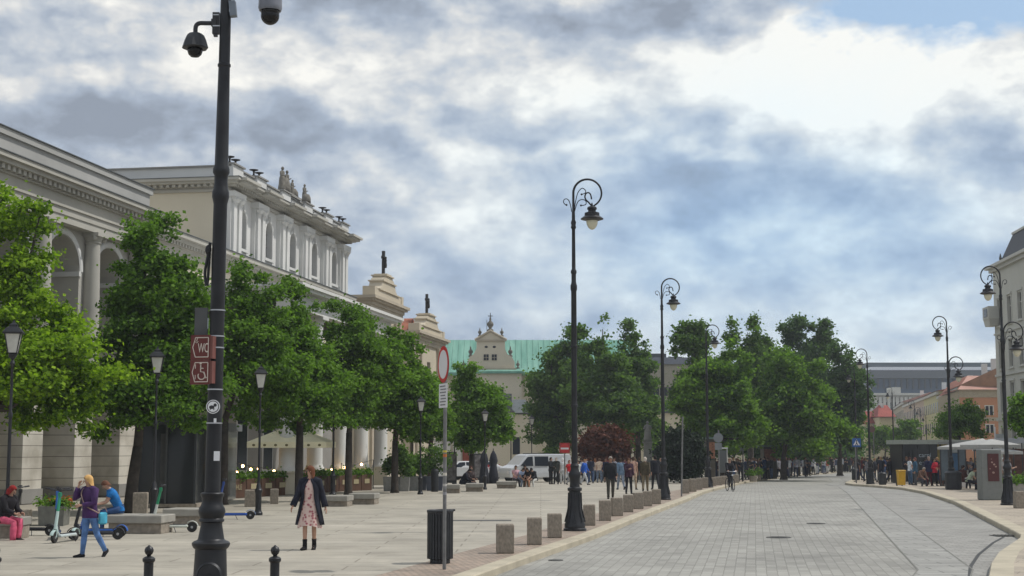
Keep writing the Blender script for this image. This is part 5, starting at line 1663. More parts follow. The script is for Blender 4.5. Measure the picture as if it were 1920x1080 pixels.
def top_mesh(J, kind='jacket', k=1.0):
    """torso loft plus tapered sleeves"""
    mb = MB(); T = J['T']; o = J['pel']
    low = {'jacket': -.10, 'coat': -.02, 'tee': -.06, 'long': -.34}[kind]
    b = {'jacket': 1.22, 'coat': 1.2, 'tee': 1.08, 'long': 1.2}[kind] * k
    rings = [(low, .165, .125), (-.0, .165, .12), (.14, .148, .108), (.28, .168, .122), (.40, .182, .125), (.475, .172, .108), (.525, .10, .085), (.56, .062, .066)]
    if kind == 'long': rings = [(low, .225, .17)] + rings[1:]
    n = 16; vs = []
    for z, rx, ry in rings:
        M = T if z > 0 else Matrix.Identity(3)
        for i in range(n):
            a = 2 * math.pi * i / n
            w = 1 + (.05 * math.sin(3 * a + z * 9) if z < .1 else 0)
            vs.append(o + M @ Vector((rx * b * math.cos(a) * w, ry * b * math.sin(a) * w, z)))
    fs = [(q * n + i, q * n + (i + 1) % n, (q + 1) * n + (i + 1) % n, (q + 1) * n + i) for q in range(len(rings) - 1) for i in range(n)]
    mb.add(vs, fs)
    for nme in 'lr':
        s_, e_, w_ = J['sh' + nme], J['el' + nme], J['wr' + nme]
        inn = J['neck0'].lerp(s_, .45) + T @ Vector((0, 0, -.015))
        if kind == 'tee':
            mb.tube([inn, s_, s_.lerp(e_, .55)], [.075, .072, .062], 10)
        else:
            mb.tube([inn, s_, s_.lerp(e_, .5), e_, e_.lerp(w_, .5), w_.lerp(e_, .06)], [.08 * b, .074 * b, .06 * b, .052 * b, .046 * b, .040 * b], 10)
    return mb


def legs_mesh(J, k=1.0, short=False, wide=1.0):
    mb = MB(); o = J['pel']; n = 14
    rings = [(-.13, .13, .11), (-.06, .172, .125), (.04, .158, .115), (.10, .145, .105)]
    vs = [o + Vector((rx * math.cos(2 * math.pi * i / n), ry * math.sin(2 * math.pi * i / n), z)) for z, rx, ry in rings for i in range(n)]
    mb.add(vs, [(q * n + i, q * n + (i + 1) % n, (q + 1) * n + (i + 1) % n, (q + 1) * n + i) for q in range(3) for i in range(n)] + [tuple(reversed(range(n)))])
    for nme in 'lr':
        h_, k_, a_ = J['hip' + nme], J['kn' + nme], J['an' + nme]
        P = [h_ + Vector((0, 0, .05)), h_.lerp(k_, .25), h_.lerp(k_, .6), k_]; R = [.092, .092, .078, .066]
        if not short: P += [k_.lerp(a_, .35), k_.lerp(a_, .8), a_ + Vector((0, 0, -.01))]; R += [.066 * (1 + (wide - 1) * .6), .053 * wide, .052 * wide]
        mb.tube(P, R, 10)
    return mb


def shoes_mesh(J, boot=False):
    mb = MB()
    for nme in 'lr':
        a = J['an' + nme]; Fm = J['F' + nme]
        sec = [(.055, .030, .035, -.05), (.03, .042, .055, -.043), (-.04, .044, .05, -.046), (-.11, .048, .034, -.058), (-.17, .042, .026, -.066), (-.20, .025, .018, -.07)]
        P = [a + Fm @ Vector((0, y, z)) for y, rx, rz, z in sec]
        mb.tube(P, [(rx, rz) for y, rx, rz, z in sec], 10)
        if boot: mb.tube([a + Fm @ Vector((0, .0, -.03)), a + (J['kn' + nme] - a).normalized() * .07, a + (J['kn' + nme] - a).normalized() * .14], [.05, .048, .052], 10)
    return mb


POSES = {  # thigh swing, knee bend, spread
    'stand': dict(legl=(.03, .03, .05), legr=(-.02, .02, .06), arml=(.05, .25, .08), armr=(.02, .2, .08)),
    'stand2': dict(legl=(.12, .2, .05), legr=(-.04, .0, .06), arml=(.5, 1.4, .05, -.5), armr=(.1, .3, .1), headbend=.15),
    'talk': dict(legl=(.04, .05, .1), legr=(.0, .0, .05), arml=(.25, 1.5, .15, -.9), armr=(.2, 1.2, .12, -.6), headyaw=.4),
    'phone': dict(legl=(.02, .04, .06), legr=(-.02, .05, .06), arml=(.35, 1.7, .05, -.4), armr=(.3, 1.6, .05, -.4), headbend=.45),
    'walk': dict(legl=(.42, .12, .02), legr=(-.30, .28, .02), arml=(-.35, .25, .08), armr=(.35, .35, .08), footl=-.15, footr=.45, bend=.04),
    'walk2': dict(legl=(-.25, .45, .02), legr=(.30, .05, .02), arml=(.3, .3, .08), armr=(-.3, .2, .08), footr=-.1, footl=.5, bend=.03),
    'sit': dict(hip=.50, legl=(1.48, 1.45, .10), legr=(1.42, 1.5, .08), arml=(.6, .9, .06, -.3), armr=(.55, .95, .06, -.3), bend=.15),
    'sitlean': dict(hip=.50, legl=(1.45, 1.5, .14), legr=(1.40, 1.4, .12), arml=(1.0, .7, .05, -.2), armr=(1.0, .75, .05, -.2), bend=.62, headbend=.1),
    'bike': dict(hip=1.0, legl=(.95, 1.0, .02), legr=(.35, .45, .02), arml=(.95, .35, .12, 0), armr=(.95, .35, .12, 0), bend=.30, headbend=-.2),
}
for kk in ('walk', 'walk2', 'stand', 'stand2', 'talk', 'phone'):
    P_ = POSES[kk]; J_ = skeleton(P_)
    lowest = min(J_['an' + n].z for n in 'lr')
    P_['hip'] = .93 - (lowest - .075)

CACHE = {}


def pmesh(key, fn, smooth=True):
    if key not in CACHE:
        mb = fn()
        if mb is None: CACHE[key] = None; return None
        if isinstance(mb, MB):
            me = bpy.data.meshes.new(key[0]); me.from_pydata(mb.v, [], mb.f)
            me.polygons.foreach_set('use_smooth', [smooth] * len(mb.f)); me.update()
        else: me = mb
        me.materials.append(SK)
        CACHE[key] = me
    return CACHE[key]


def setmesh(name, me, m, parent):
    o = bpy.data.objects.new(name, me); COL.objects.link(o); o.parent = parent
    o.material_slots[0].link = 'OBJECT'; o.material_slots[0].material = m
    return o


def join_meshes(me, mb):
    """append extra shapes to a mesh"""
    vs = [tuple(v.co) for v in me.vertices] + [tuple(p) for p in mb.v]
    n = len(me.vertices)
    fs = [tuple(p.vertices) for p in me.polygons] + [tuple(n + i for i in f) for f in mb.f]
    m2 = bpy.data.meshes.new('body'); m2.from_pydata(vs, [], fs)
    m2.polygons.foreach_set('use_smooth', [True] * len(fs)); m2.update()
    return m2


CLO = {}


def cloth(c):
    key = 'cloth_%02x%02x%02x' % c
    col = srgb(c)
    return mat(key, col, .9, var=.38, scale=6, bump=.35)


def person(loc, rz, label, pose='stand', H=1.72, top=('jacket', (30, 32, 42)), legs=('trousers', (35, 38, 50)), shoes=(25, 25, 28), hair=('short', (50, 36, 26)), sk=None, group=None, fingers=True, near=False, P=None, key=None):
    P = P or POSES[pose]; key = key or pose
    t = thing('person', label, 'person', loc, rz, group=group, scale=H / 1.76)
    J = skeleton(P)
    sk = sk or SK
    setmesh('body', pmesh(('body', key, fingers), lambda: join_meshes(body_mesh(J, fingers), head_detail(J))), sk, t)
    setmesh('top', pmesh(('top', key, top[0]), lambda: top_mesh(J, top[0])), cloth(top[1]), t)
    if legs[0] == 'trousers': setmesh('trousers', pmesh(('trousers', key), lambda: legs_mesh(J)), cloth(legs[1]), t)
    elif legs[0] == 'wide': setmesh('trousers', pmesh(('trouserw', key), lambda: legs_mesh(J, wide=1.35)), cloth(legs[1]), t)
    elif legs[0] == 'shorts': setmesh('shorts', pmesh(('shorts', key), lambda: legs_mesh(J, short=True)), cloth(legs[1]), t)
    elif legs[0] == 'skirt':
        def sk_():
            mb = MB(); o = J['pel']; mb.lathe([(.24, -.45), (.22, -.25), (.175, -.05), (.155, .08)], 14, o, sy=.78); return mb
        setmesh('skirt', pmesh(('skirt', key), sk_), cloth(legs[1]), t)
    setmesh('shoes', pmesh(('shoes', key), lambda: shoes_mesh(J)), cloth(shoes), t)
    hm = pmesh(('hair', key, hair[0]), lambda: hair_mesh(J, hair[0]))
    if hm: setmesh('hair' if hair[0] != 'cap' else 'cap', hm, cloth(hair[1]), t)
    if near: setmesh('eyes', pmesh(('eyes', key), lambda: eyes_mesh(J)), BLK, t)
    return t, J


def at_ground(u, v):
    return G(u, v)


# --- near figures
# woman in floral dress and dark coat, walking toward the camera, head turned to her right (picture left)
def floral_mat():
    m = bpy.data.materials.new('floral_print'); m.use_nodes = True
    nt = m.node_tree; bs = nt.nodes['Principled BSDF']; bs.inputs['Roughness'].default_value = .85
    tc = nt.nodes.new('ShaderNodeTexCoord'); vo = nt.nodes.new('ShaderNodeTexVoronoi'); vo.inputs['Scale'].default_value = 14
    nt.links.new(tc.outputs['Object'], vo.inputs['Vector'])
    r = nt.nodes.new('ShaderNodeValToRGB'); r.color_ramp.interpolation = 'CONSTANT'
    r.color_ramp.elements[0].color = (.30, .07, .10, 1); r.color_ramp.elements[1].position = .28; r.color_ramp.elements[1].color = (.50, .30, .27, 1)
    e = r.color_ramp.elements.new(.42); e.color = (.62, .46, .41, 1)
    nt.links.new(vo.outputs['Distance'], r.inputs[0]); nt.links.new(r.outputs[0], bs.inputs[0])
    return m


PW = dict(legl=(.14, .10, -.02), legr=(-.10, .12, -.03), arml=(.18, .22, .30), armr=(-.12, .12, .26), headyaw=-1.05, footl=-.05, footr=.15)
J_ = skeleton(PW); PW['hip'] = .93 - (min(J_['an' + n].z for n in 'lr') - .085)
pw = G(580, 1031)
w1 = thing('person', 'person in pink floral dress, open dark coat, ankle boots and sunglasses walking on the plaza', 'person', pw, math.radians(-6), scale=157 / ppm(pw.y) / 1.78)
J = skeleton(PW)
setmesh('body', pmesh(('body', 'floral', True), lambda: join_meshes(body_mesh(J, True), head_detail(J))), SK, w1)
mb = MB(); o = J['pel']; T = J['T']; n = 28; vs = []
rings = [(-.46, .245, .20), (-.40, .238, .19), (-.25, .205, .165), (-.08, .178, .135), (.03, .16, .12), (.13, .135, .10), (.28, .152, .118), (.40, .15, .115), (.48, .10, .085), (.53, .075, .07)]
for z, rx, ry in rings:
    for i in range(n):
        a = 2 * math.pi * i / n; fl = max(0, -z) * .22 * math.cos(7 * a)
        vs.append(o + Vector((rx * math.cos(a) * (1 + fl), ry * math.sin(a) * (1 + fl), z - (.03 * math.cos(a * 2) if z < -.4 else 0))))
mb.add(vs, [(q * n + i, q * n + (i + 1) % n, (q + 1) * n + (i + 1) % n, (q + 1) * n + i) for q in range(len(rings) - 1) for i in range(n)])
mb.build('dress', floral_mat(), w1, smooth=True)
# coat: open at the front, flaring panels and sleeves
mb = MB(); vs = []
rings = [(-.42, .30, .20, .95), (-.25, .275, .185, .85), (-.05, .235, .165, .72), (.13, .205, .15, .60), (.30, .215, .155, .50), (.43, .20, .13, .36), (.50, .135, .10, .22), (.545, .085, .08, .18)]
m_ = 22
for z, rx, ry, gap in rings:
    for i in range(m_ + 1):
        a = -math.pi / 2 + gap + (2 * math.pi - 2 * gap) * i / m_
        wv = 1 + max(0, -z + .1) * .10 * math.sin(6 * a)
        vs.append(o + Vector((rx * math.cos(a) * wv, ry * math.sin(a) * wv + .012, z)))
nn = m_ + 1
mb.add(vs, [(q * nn + i, q * nn + i + 1, (q + 1) * nn + i + 1, (q + 1) * nn + i) for q in range(len(rings) - 1) for i in range(m_)])
for nme in 'lr':
    s_, e_, w_ = J['sh' + nme], J['el' + nme], J['wr' + nme]
    inn = J['neck0'].lerp(s_, .4)
    mb.tube([inn, s_, s_.lerp(e_, .5), e_, e_.lerp(w_, .5), w_.lerp(e_, -.05)], [.082, .086, .075, .068, .068, .072], 12)
co = mb.build('coat', cloth((28, 31, 44)), w1, smooth=True)
so_ = co.modifiers.new('thick', 'SOLIDIFY'); so_.thickness = .012
shoes_mesh(J, True).build('boots', cloth((20, 17, 18)), w1, smooth=True)
hair_mesh(J, 'bob').build('hair', cloth((98, 58, 36)), w1, smooth=True)
mb = MB(); TH = J['TH']; h = J['head']
for s in (-1, 1): mb.ball(h + TH @ Vector((s * .034, -.094, .008)), (.027, .008, .021), 12, 6, TH)
mb.tube([h + TH @ Vector((-.078, -.03, .012)), h + TH @ Vector((-.06, -.09, .014)), h + TH @ Vector((.06, -.09, .014)), h + TH @ Vector((.078, -.03, .012))], .004, 5)
mb.build('sunglasses', BLK, w1, smooth=True)

# blonde person in purple jacket, walking toward left, hand at the face
PU = dict(legl=(-.16, .06, .03), legr=(.34, .22, .05), arml=(1.05, 2.25, .12, -.25), armr=(.35, 1.45, .30, -.85), headyaw=-.35, headbend=.1, footl=-.05, footr=.75, bend=.07)
PU = dict(PU); PU['legl'] = (.10, .02, .03); PU['legr'] = (-.26, .28, .05); PU['footl'] = -.1; PU['footr'] = .8
J_ = skeleton(PU); PU['hip'] = .93 - (min(J_['an' + n].z for n in 'lr') - .075)
pu = G(166, 1045)
w2, J = person(pu, math.radians(-38), 'blonde person in purple jacket and blue jeans walking past scooters, hand at face', top=('jacket', (64, 38, 84)), legs=('trousers', (84, 118, 168)), shoes=(24, 24, 28), hair=('bob', (206, 164, 104)), near=True, P=PU, key='purple', H=153 / ppm(pu.y))
mb = MB(); o = J['pel']; mb.tube(smooth_path([J['neck0'] + Vector((-.12, -.02, .03)), J['chest'] + Vector((-.06, -.165, .06)), J['waist'] + Vector((.08, -.17, .03)), o + Vector((.22, -.06, .06)), o + Vector((.24, .06, .0))], 4), (.022) if False else .014, 6)
mb.build('bag_strap', cloth((150, 128, 120)), w2, smooth=True)
hb = thing('shoulder_bag', 'turquoise shoulder bag at the hip of the person in the purple jacket', 'bag', w2.matrix_basis @ Vector((.22, .17, o.z + .02)), math.radians(-38), scale=w2.scale[0])
mb = MB(); mb.bevbox((0, 0, -.13), (.07, .20, .26), .03); mb.build('bag_body', cloth((70, 158, 186)), hb)
mb = MB(); mb.tube([(0, -.10, .0), (0, -.05, .10), (0, .05, .10), (0, .10, .0)], .01, 5); mb.build('handle', cloth((150, 128, 120)), hb)

# man in blue T-shirt seated on the bench, back to the camera-right, leaning forward
PB = dict(hip=.50, legl=(1.45, 1.5, .14), legr=(1.40, 1.4, .12), arml=(.9, .9, .05, -.2), armr=(.9, .95, .05, -.2), bend=.50, headbend=.25)
pb = G(232, 1000); pb = Vector((X(232, pb.y + .35), pb.y + .35, 0))
bs_ = (1001 - 967) / ppm(G(250, 1001).y)
w3, J = person(pb + Vector((0, 0, bs_ - .37)), math.radians(-70), 'person in blue T-shirt and jeans sitting hunched on the long granite bench', top=('tee', (24, 104, 168)), legs=('trousers', (46, 74, 116)), hair=('short', (92, 60, 44)), near=True, P=PB, key='bluesit', H=1.72)
# red-haired person seated at the left edge
PR = dict(hip=.50, legl=(1.42, 1.40, .06), legr=(1.52, 1.52, -.12), arml=(.75, .8, .02, -.35), armr=(.7, .9, .02, -.35), bend=.30, headbend=.15, headyaw=.2)
pr = G(3, 1012)
w4, J = person(pr + Vector((0, .12, .0)), math.radians(62), 'red-haired person in black top and pink trousers sitting at the left edge', top=('jacket', (26, 23, 28)), legs=('wide', (196, 84, 112)), shoes=(34, 26, 30), hair=('long', (128, 28, 26)), near=True, P=PR, key='redsit', H=1.70)


# --- the middle and far groups: (u, v_base, pose, facing deg, height, top, legs, hair, label)
A = 'jacket'; Tt = 'tee'
BLKC = (24, 26, 34); NAVY = (30, 38, 66); GREY = (110, 112, 118); WHT = (205, 205, 206); DEN = (66, 86, 118); KH = (92, 84, 62)
MID = [
    (1145, 935, 'walk', 0, 1.80, (A, (30, 32, 38)), (NAVY if False else (64, 62, 56)), ('short', (170, 160, 150)), 'grey-haired person in open black jacket walking ahead of the crowd'),
    (1179, 926, 'stand2', 10, 1.62, (A, (60, 36, 52)), BLKC, ('bob', (104, 70, 48)), 'person in dark plum top and black trousers, right of the man in black'),
    (1164, 918, 'walk2', 190, 1.66, (A, (96, 118, 140)), (130, 140, 156), ('short', (60, 44, 34)), 'person in pale denim jacket between the man in black and the plum top'),
    (1188, 918, 'stand', 160, 1.70, (Tt, (196, 158, 140)), (170, 150, 128), ('short', (70, 50, 38)), 'person in pinkish shirt behind the plum-topped person'),
    (1210, 921, 'walk', 175, 1.72, (A, (74, 66, 50)), (112, 100, 78), ('short', (190, 180, 168)), 'person in olive brown jacket seen from behind near the monument'),
    (1229, 918, 'walk2', 185, 1.80, (A, (26, 28, 36)), (26, 26, 32), ('short', (28, 22, 20)), 'tall person all in black seen from behind, left of the second lamp'),
    (1240, 916, 'walk', 180, 1.74, (A, (28, 34, 50)), (34, 34, 42), ('bald', (180, 150, 130)), 'bald person in navy jacket close to the second lamp'),
    (1199, 905, 'stand', 170, 1.74, (A, (40, 42, 44)), (50, 48, 46), ('short', (70, 50, 36)), 'person in charcoal behind the olive brown jacket'),
    (1305, 899, 'talk', 20, 1.66, (Tt, (214, 146, 140)), (70, 84, 80), ('long', (176, 142, 98)), 'long-haired person in pink top standing before the dark hedge'),
    (1313, 899, 'stand', 30, 1.62, (A, (66, 58, 56)), BLKC, ('short', (60, 40, 30)), 'dark-clothed person beside the one in the pink top'),
    # crowd between no-entry sign and the man in black
    (1033, 908, 'talk', 60, 1.74, (A, (36, 40, 44)), (28, 28, 32), ('short', (50, 40, 32)), 'person in dark grey standing at the rear corner of the van'),
    (1043, 908, 'stand', 200, 1.74, (A, (52, 56, 52)), (30, 30, 34), ('short', (200, 190, 176)), 'white-haired person in grey-green behind the van'),
    (1055, 907, 'walk2', 180, 1.74, (Tt, (206, 208, 210)), (196, 200, 204), ('cap', (220, 220, 220)), 'person all in white with white cap and dark backpack'),
    (1067, 909, 'walk', 40, 1.60, (Tt, (178, 32, 40)), (170, 172, 178), ('short', (120, 70, 48)), 'person in bright red top left of the first lamp'),
    (1084, 906, 'stand', 10, 1.50, (Tt, (200, 206, 204)), (120, 124, 132), ('short', (60, 44, 34)), 'small person in white half hidden by the first lamp'),
    (1096, 909, 'walk', 60, 1.66, (A, (26, 84, 176)), (186, 190, 196), ('short', (160, 118, 80)), 'person in vivid blue jacket and pale trousers right of the first lamp'),
    (1108, 906, 'stand2', 170, 1.74, (A, (34, 40, 60)), (60, 80, 116), ('short', (50, 36, 28)), 'person in navy jacket right of the vivid blue one'),
    (1116, 904, 'talk', 190, 1.66, (Tt, (178, 160, 148)), (100, 118, 140), ('bob', (130, 84, 56)), 'person in beige shirt with brown bob in the crowd'),
    (1124, 905, 'stand', 160, 1.70, (Tt, (206, 186, 168)), (110, 124, 144), ('short', (90, 66, 50)), 'person in cream shirt in the middle of the crowd'),
    (1132, 903, 'stand2', 200, 1.68, (A, (120, 70, 66)), (90, 100, 118), ('long', (70, 44, 32)), 'person in dusty red jacket just left of the man in black'),
    (1102, 901, 'stand', 0, 1.70, (Tt, (150, 60, 64)), (60, 62, 70), ('short', (80, 56, 40)), 'person in maroon shirt at the back of the crowd'),
    (1112, 898, 'talk', 100, 1.76, (A, (60, 64, 84)), (50, 52, 60), ('short', (60, 44, 34)), 'tall person in slate jacket at the back of the crowd'),
    (1120, 897, 'stand', 200, 1.70, (Tt, (130, 90, 84)), (60, 60, 70), ('short', (40, 30, 26)), 'person in brown shirt at the back of the crowd'),
    (1157, 902, 'stand', 30, 1.80, (A, (56, 50, 52)), (50, 50, 58), ('short', (60, 44, 34)), 'person in brown-grey jacket behind the man in black'),
    (1171, 905, 'phone', 20, 1.70, (A, (90, 48, 60)), (60, 60, 70), ('bob', (50, 30, 24)), 'person in wine red jacket behind the plum top'),
]
for (u, v, pose, face, H, top, legc, hr_, lab) in MID:
    person(G(u, v), math.radians(face), lab, pose, H, top, ('trousers', legc), (30, 28, 30), hr_, sk=rnd.choice([SK, SK, SK2]), group='people walking on the plaza')
# backpack of the white-dressed person
# seated pair and group by the van
SEAT = [
    (866, 921, 'sitlean', 70, (A, (26, 28, 38)), (34, 36, 44), ('short', (30, 24, 22)), 'person in black hunched on the bench right of the sign, the left one'),
    (880, 921, 'sit', 40, (A, (60, 50, 50)), (70, 74, 82), ('short', (80, 50, 40)), 'person in grey-brown beside the hunched person on the bench'),
    (966, 913, 'sit', 20, (Tt, (200, 160, 168)), (60, 60, 66), ('short', (70, 50, 40)), 'person in pink shirt sitting by the van, leftmost of the seated group'),
    (975, 913, 'sitlean', 30, (Tt, (160, 176, 206)), (130, 140, 160), ('short', (40, 30, 26)), 'person in pale blue shirt sitting by the van'),
    (984, 913, 'sit', 10, (A, (28, 30, 36)), (60, 56, 44), ('short', (36, 28, 24)), 'person in black sitting in the middle of the group by the van'),
    (993, 913, 'sitlean', -20, (Tt, (40, 38, 42)), (190, 140, 110), ('bob', (40, 28, 24)), 'bare-legged person in dark top sitting by the van'),
    (1003, 913, 'sitlean', -30, (A, (34, 34, 40)), (190, 190, 186), ('cap', (30, 30, 34)), 'person in dark cap and white shorts, rightmost of the group by the van'),
]
for (u, v, pose, face, top, legc, hr_, lab) in SEAT:
    person(G(u, v) + Vector((0, .3, -.04)), math.radians(face), lab, pose, 1.70, top, ('trousers', legc), (40, 38, 38), hr_, group='people sitting on the plaza benches')

pal = [BLKC, NAVY, (58, 70, 92), (120, 118, 122), (190, 192, 198), (36, 60, 104), (90, 40, 44), (70, 66, 62), (150, 150, 160), (44, 48, 60), (170, 80, 70), (34, 36, 44)]
cn = {BLKC: 'black', NAVY: 'navy', (58, 70, 92): 'slate blue', (120, 118, 122): 'mid grey', (190, 192, 198): 'white', (36, 60, 104): 'royal blue', (90, 40, 44): 'wine red', (70, 66, 62): 'taupe', (150, 150, 160): 'silver grey', (44, 48, 60): 'blue-black', (170, 80, 70): 'coral', (34, 36, 44): 'charcoal'}
legp = {'black': BLKC, 'denim': DEN, 'grey': (96, 98, 104), 'khaki': KH, 'white': (190, 190, 188), 'navy': NAVY}
used = set()
r2 = random.Random(21)


def crowd(spots, where, group):
    for (u, v, tc) in spots:
        c = pal[tc]
        for _ in range(50):
            ln = r2.choice(list(legp)); hs = r2.choice(['short', 'short', 'bob', 'cap', 'long'])
            hw = {'short': 'short hair', 'bob': 'a brown bob', 'cap': 'a cap', 'long': 'long hair'}[hs]
            lab = 'person, %s top, %s trousers, %s, %s' % (cn[c], ln, hw, where)
            if lab not in used: break
        used.add(lab)
        hc = r2.choice([(50, 36, 28), (90, 64, 44), (30, 24, 22), (150, 120, 84)]) if hs != 'bob' else (96, 62, 42)
        person(G(u, v), r2.uniform(0, 6.28), lab, r2.choice(['stand', 'stand2', 'talk', 'walk', 'walk2', 'phone']), r2.uniform(1.6, 1.84),
               (r2.choice(['jacket', 'tee', 'jacket']), c), ('trousers', legp[ln]), (30, 30, 32), (hs, hc), sk=r2.choice([SK, SK, SK2, SK3]), group=group, fingers=True)


crowd([(1376, 903, 0), (1384, 901, 7), (1389, 903, 11), (1381, 898, 3), (1405, 899, 7)], 'by the two sign backs', 'people under the street trees')
crowd([(1412, 897, 3), (1418, 896, 4), (1424, 897, 1), (1430, 896, 5), (1437, 897, 5), (1443, 896, 1), (1450, 896, 9), (1456, 895, 2), (1463, 894, 9), (1433, 893, 3), (1446, 892, 8)], 'by the green planter', 'people under the street trees')
crowd([(1471, 893, 4), (1477, 893, 9), (1483, 892, 0), (1490, 892, 4), (1498, 892, 4), (1507, 891, 4), (1513, 890, 6), (1503, 889, 1), (1494, 889, 8), (1520, 889, 2)], 'in the shade at the road bend', 'people under the street trees')
crowd([(1541, 887, 4), (1548, 886, 0), (1556, 885, 7), (1563, 885, 8), (1570, 884, 4), (1577, 883, 8), (1583, 883, 10), (1590, 883, 2), (1597, 884, 6), (1601, 885, 0)], 'far down the street', 'people far down the street')
crowd([(1618, 900, 6), (1623, 901, 0), (1641, 901, 9), (1649, 901, 11), (1659, 902, 5), (1666, 903, 1), (1664, 898, 9), (1672, 896, 0)], 'by the lamp at the kerb tip', 'people waiting at the right kerb')
RIGHT = [
    (1707, 909, 'talk', 100, 1.74, (Tt, (206, 214, 224)), (60, 84, 110), ('short', (60, 30, 28)), 'person in white shirt with dark backpack at the left end of the shelter'),
    (1717, 910, 'stand', 260, 1.70, (A, (44, 84, 110)), (70, 74, 80), ('short', (110, 60, 56)), 'person in teal jacket facing the white shirt at the shelter'),
    (1743, 911, 'stand2', 180, 1.76, (A, (34, 38, 68)), (90, 24, 36), ('short', (150, 130, 120)), 'tall person in dark blue jacket standing before the shelter glass'),
    (1753, 911, 'talk', 10, 1.64, (A, (188, 34, 58)), (28, 26, 32), ('short', (40, 30, 26)), 'person in crimson jacket standing before the shelter glass'),
    (1766, 911, 'stand', 30, 1.52, (Tt, (150, 90, 90)), (110, 84, 80), ('bob', (80, 60, 44)), 'shorter person in rose top right of the crimson jacket'),
    (1776, 911, 'stand', 280, 1.74, (Tt, (214, 206, 200)), (40, 40, 48), ('short', (70, 50, 40)), 'person in cream shirt left of the large dark bin'),
    (1797, 908, 'walk', 300, 1.78, (A, (36, 36, 44)), (30, 30, 36), ('short', (24, 20, 20)), 'person in black leaning past the lamp at the shelter'),
    (1833, 905, 'stand', 0, 1.74, (A, (34, 46, 46)), (30, 30, 36), ('short', (50, 40, 34)), 'person in dark green behind the seated waiting people'),
    (1872, 913, 'talk', 20, 1.76, (A, (170, 130, 136)), (170, 130, 136), ('short', (40, 30, 26)), 'person in dusty pink coat half hidden by the info pillar'),
    (1883, 910, 'stand', 30, 1.70, (Tt, (190, 186, 182)), (120, 110, 100), ('cap', (220, 220, 222)), 'person in white cap between info pillar and lamp'),
]
for (u, v, pose, face, H, top, legc, hr_, lab) in RIGHT:
    person(G(u, v), math.radians(face), lab, pose, H, top, ('trousers', legc), (30, 28, 30), hr_, group='people waiting at the bus shelter')
for (u, v, pose, face, top, legc, hr_, lab) in [
    (1727, 912, 'sitlean', 20, (A, (110, 84, 72)), (60, 60, 70), ('short', (150, 140, 130)), 'grey-haired person in brown sitting in front of the shelter glass'),
    (1817, 918, 'sitlean', 70, (Tt, (184, 196, 170)), (34, 36, 48), ('short', (96, 64, 44)), 'person in pale green striped shirt bending forward on the shelter bench'),
    (1806, 916, 'sit', 110, (A, (80, 46, 44)), (34, 34, 42), ('short', (60, 40, 34)), 'person in dark red sitting beside the pale green striped shirt'),
    (1836, 920, 'sitlean', 60, (A, (40, 38, 44)), (120, 60, 50), ('short', (40, 30, 26)), 'person in black sitting next to the grey info pillar')]:
    person(G(u, v) + Vector((0, .2, -.03)), math.radians(face), lab, pose, 1.72, top, ('trousers', legc), (210, 210, 210), hr_, group='people sitting at the bus shelter')

crowd([(1062, 904, 2), (1073, 903, 6), (1079, 900, 3), (1089, 902, 9), (1093, 899, 7), (1138, 903, 10), (1150, 900, 2), (1183, 902, 3), (1192, 900, 8), (1160, 898, 0), (1127, 899, 6)], 'near the red bush', 'people walking on the plaza')
crowd([(1701, 908, 11), (1712, 905, 7), (1722, 906, 0), (1731, 906, 2), (1737, 909, 9), (1748, 905, 3), (1759, 907, 0), (1771, 906, 11), (1783, 907, 7), (1806, 908, 6), (1812, 904, 0), (1822, 906, 3), (1828, 908, 9), (1841, 906, 11), (1893, 918, 8)], 'at the bus shelter', 'people waiting at the bus shelter')
crowd([(1612, 903, 11), (1629, 903, 3), (1636, 904, 0), (1653, 905, 9), (1669, 905, 11), (1679, 904, 7), (1684, 903, 3)], 'beside the dark bins', 'people waiting at the right kerb')
crowd([(1342, 902, 0), (1352, 900, 3), (1361, 899, 7), (1399, 896, 1), (1427, 892, 0), (1453, 891, 7), (1467, 890, 11), (1487, 889, 5)], 'in front of the deep shade', 'people under the street trees')

for (u, v, face, tc, lab) in [(462, 912, 30, 10, 'person in coral top sitting at the leftmost cafe table'), (490, 911, 330, 0, 'person in black sitting at the second cafe table'), (508, 910, 20, 4, 'person in white sitting at the second cafe table'), (538, 909, 40, 6, 'person in wine red sitting under the cream parasol'),
                              (552, 908, 300, 1, 'person in navy sitting under the cream parasol'), (606, 905, 30, 8, 'person in silver grey sitting right of the parasol pole'), (634, 902, 10, 10, 'person in coral sitting near the white columns')]:
    person(G(u, v), math.radians(face), lab, 'sit', 1.70, ('tee', pal[tc]), ('trousers', BLKC), (30, 30, 32), ('short', (50, 36, 28)), group='people at the cafe tables')
crowd([(1338, 901, 1), (1347, 899, 6), (1371, 899, 7), (1394, 899, 2), (1409, 899, 11), (1415, 898, 5), (1421, 899, 7), (1427, 898, 0), (1434, 898, 5), (1440, 898, 9), (1447, 898, 0), (1453, 897, 1), (1460, 897, 8), (1474, 895, 11), (1480, 894, 4), (1493, 894, 8), (1510, 893, 3), (1516, 892, 0), (1525, 890, 4), (1532, 889, 1)], 'in the linden shade line', 'people under the street trees')
crowd([(1534, 888, 7), (1545, 888, 4), (1552, 887, 10), (1560, 886, 0), (1567, 885, 2), (1574, 885, 11), (1580, 884, 4), (1587, 885, 0), (1594, 885, 9), (1604, 886, 7)], 'at the roadway end', 'people far down the street')
crowd([(1070, 902, 0), (1082, 902, 10), (1092, 904, 4), (1099, 904, 8), (1105, 902, 2), (1113, 901, 9), (1121, 901, 6), (1129, 901, 4), (1136, 905, 1), (1152, 904, 8), (1168, 900, 11), (1176, 902, 4)], 'before the red bush', 'people walking on the plaza')
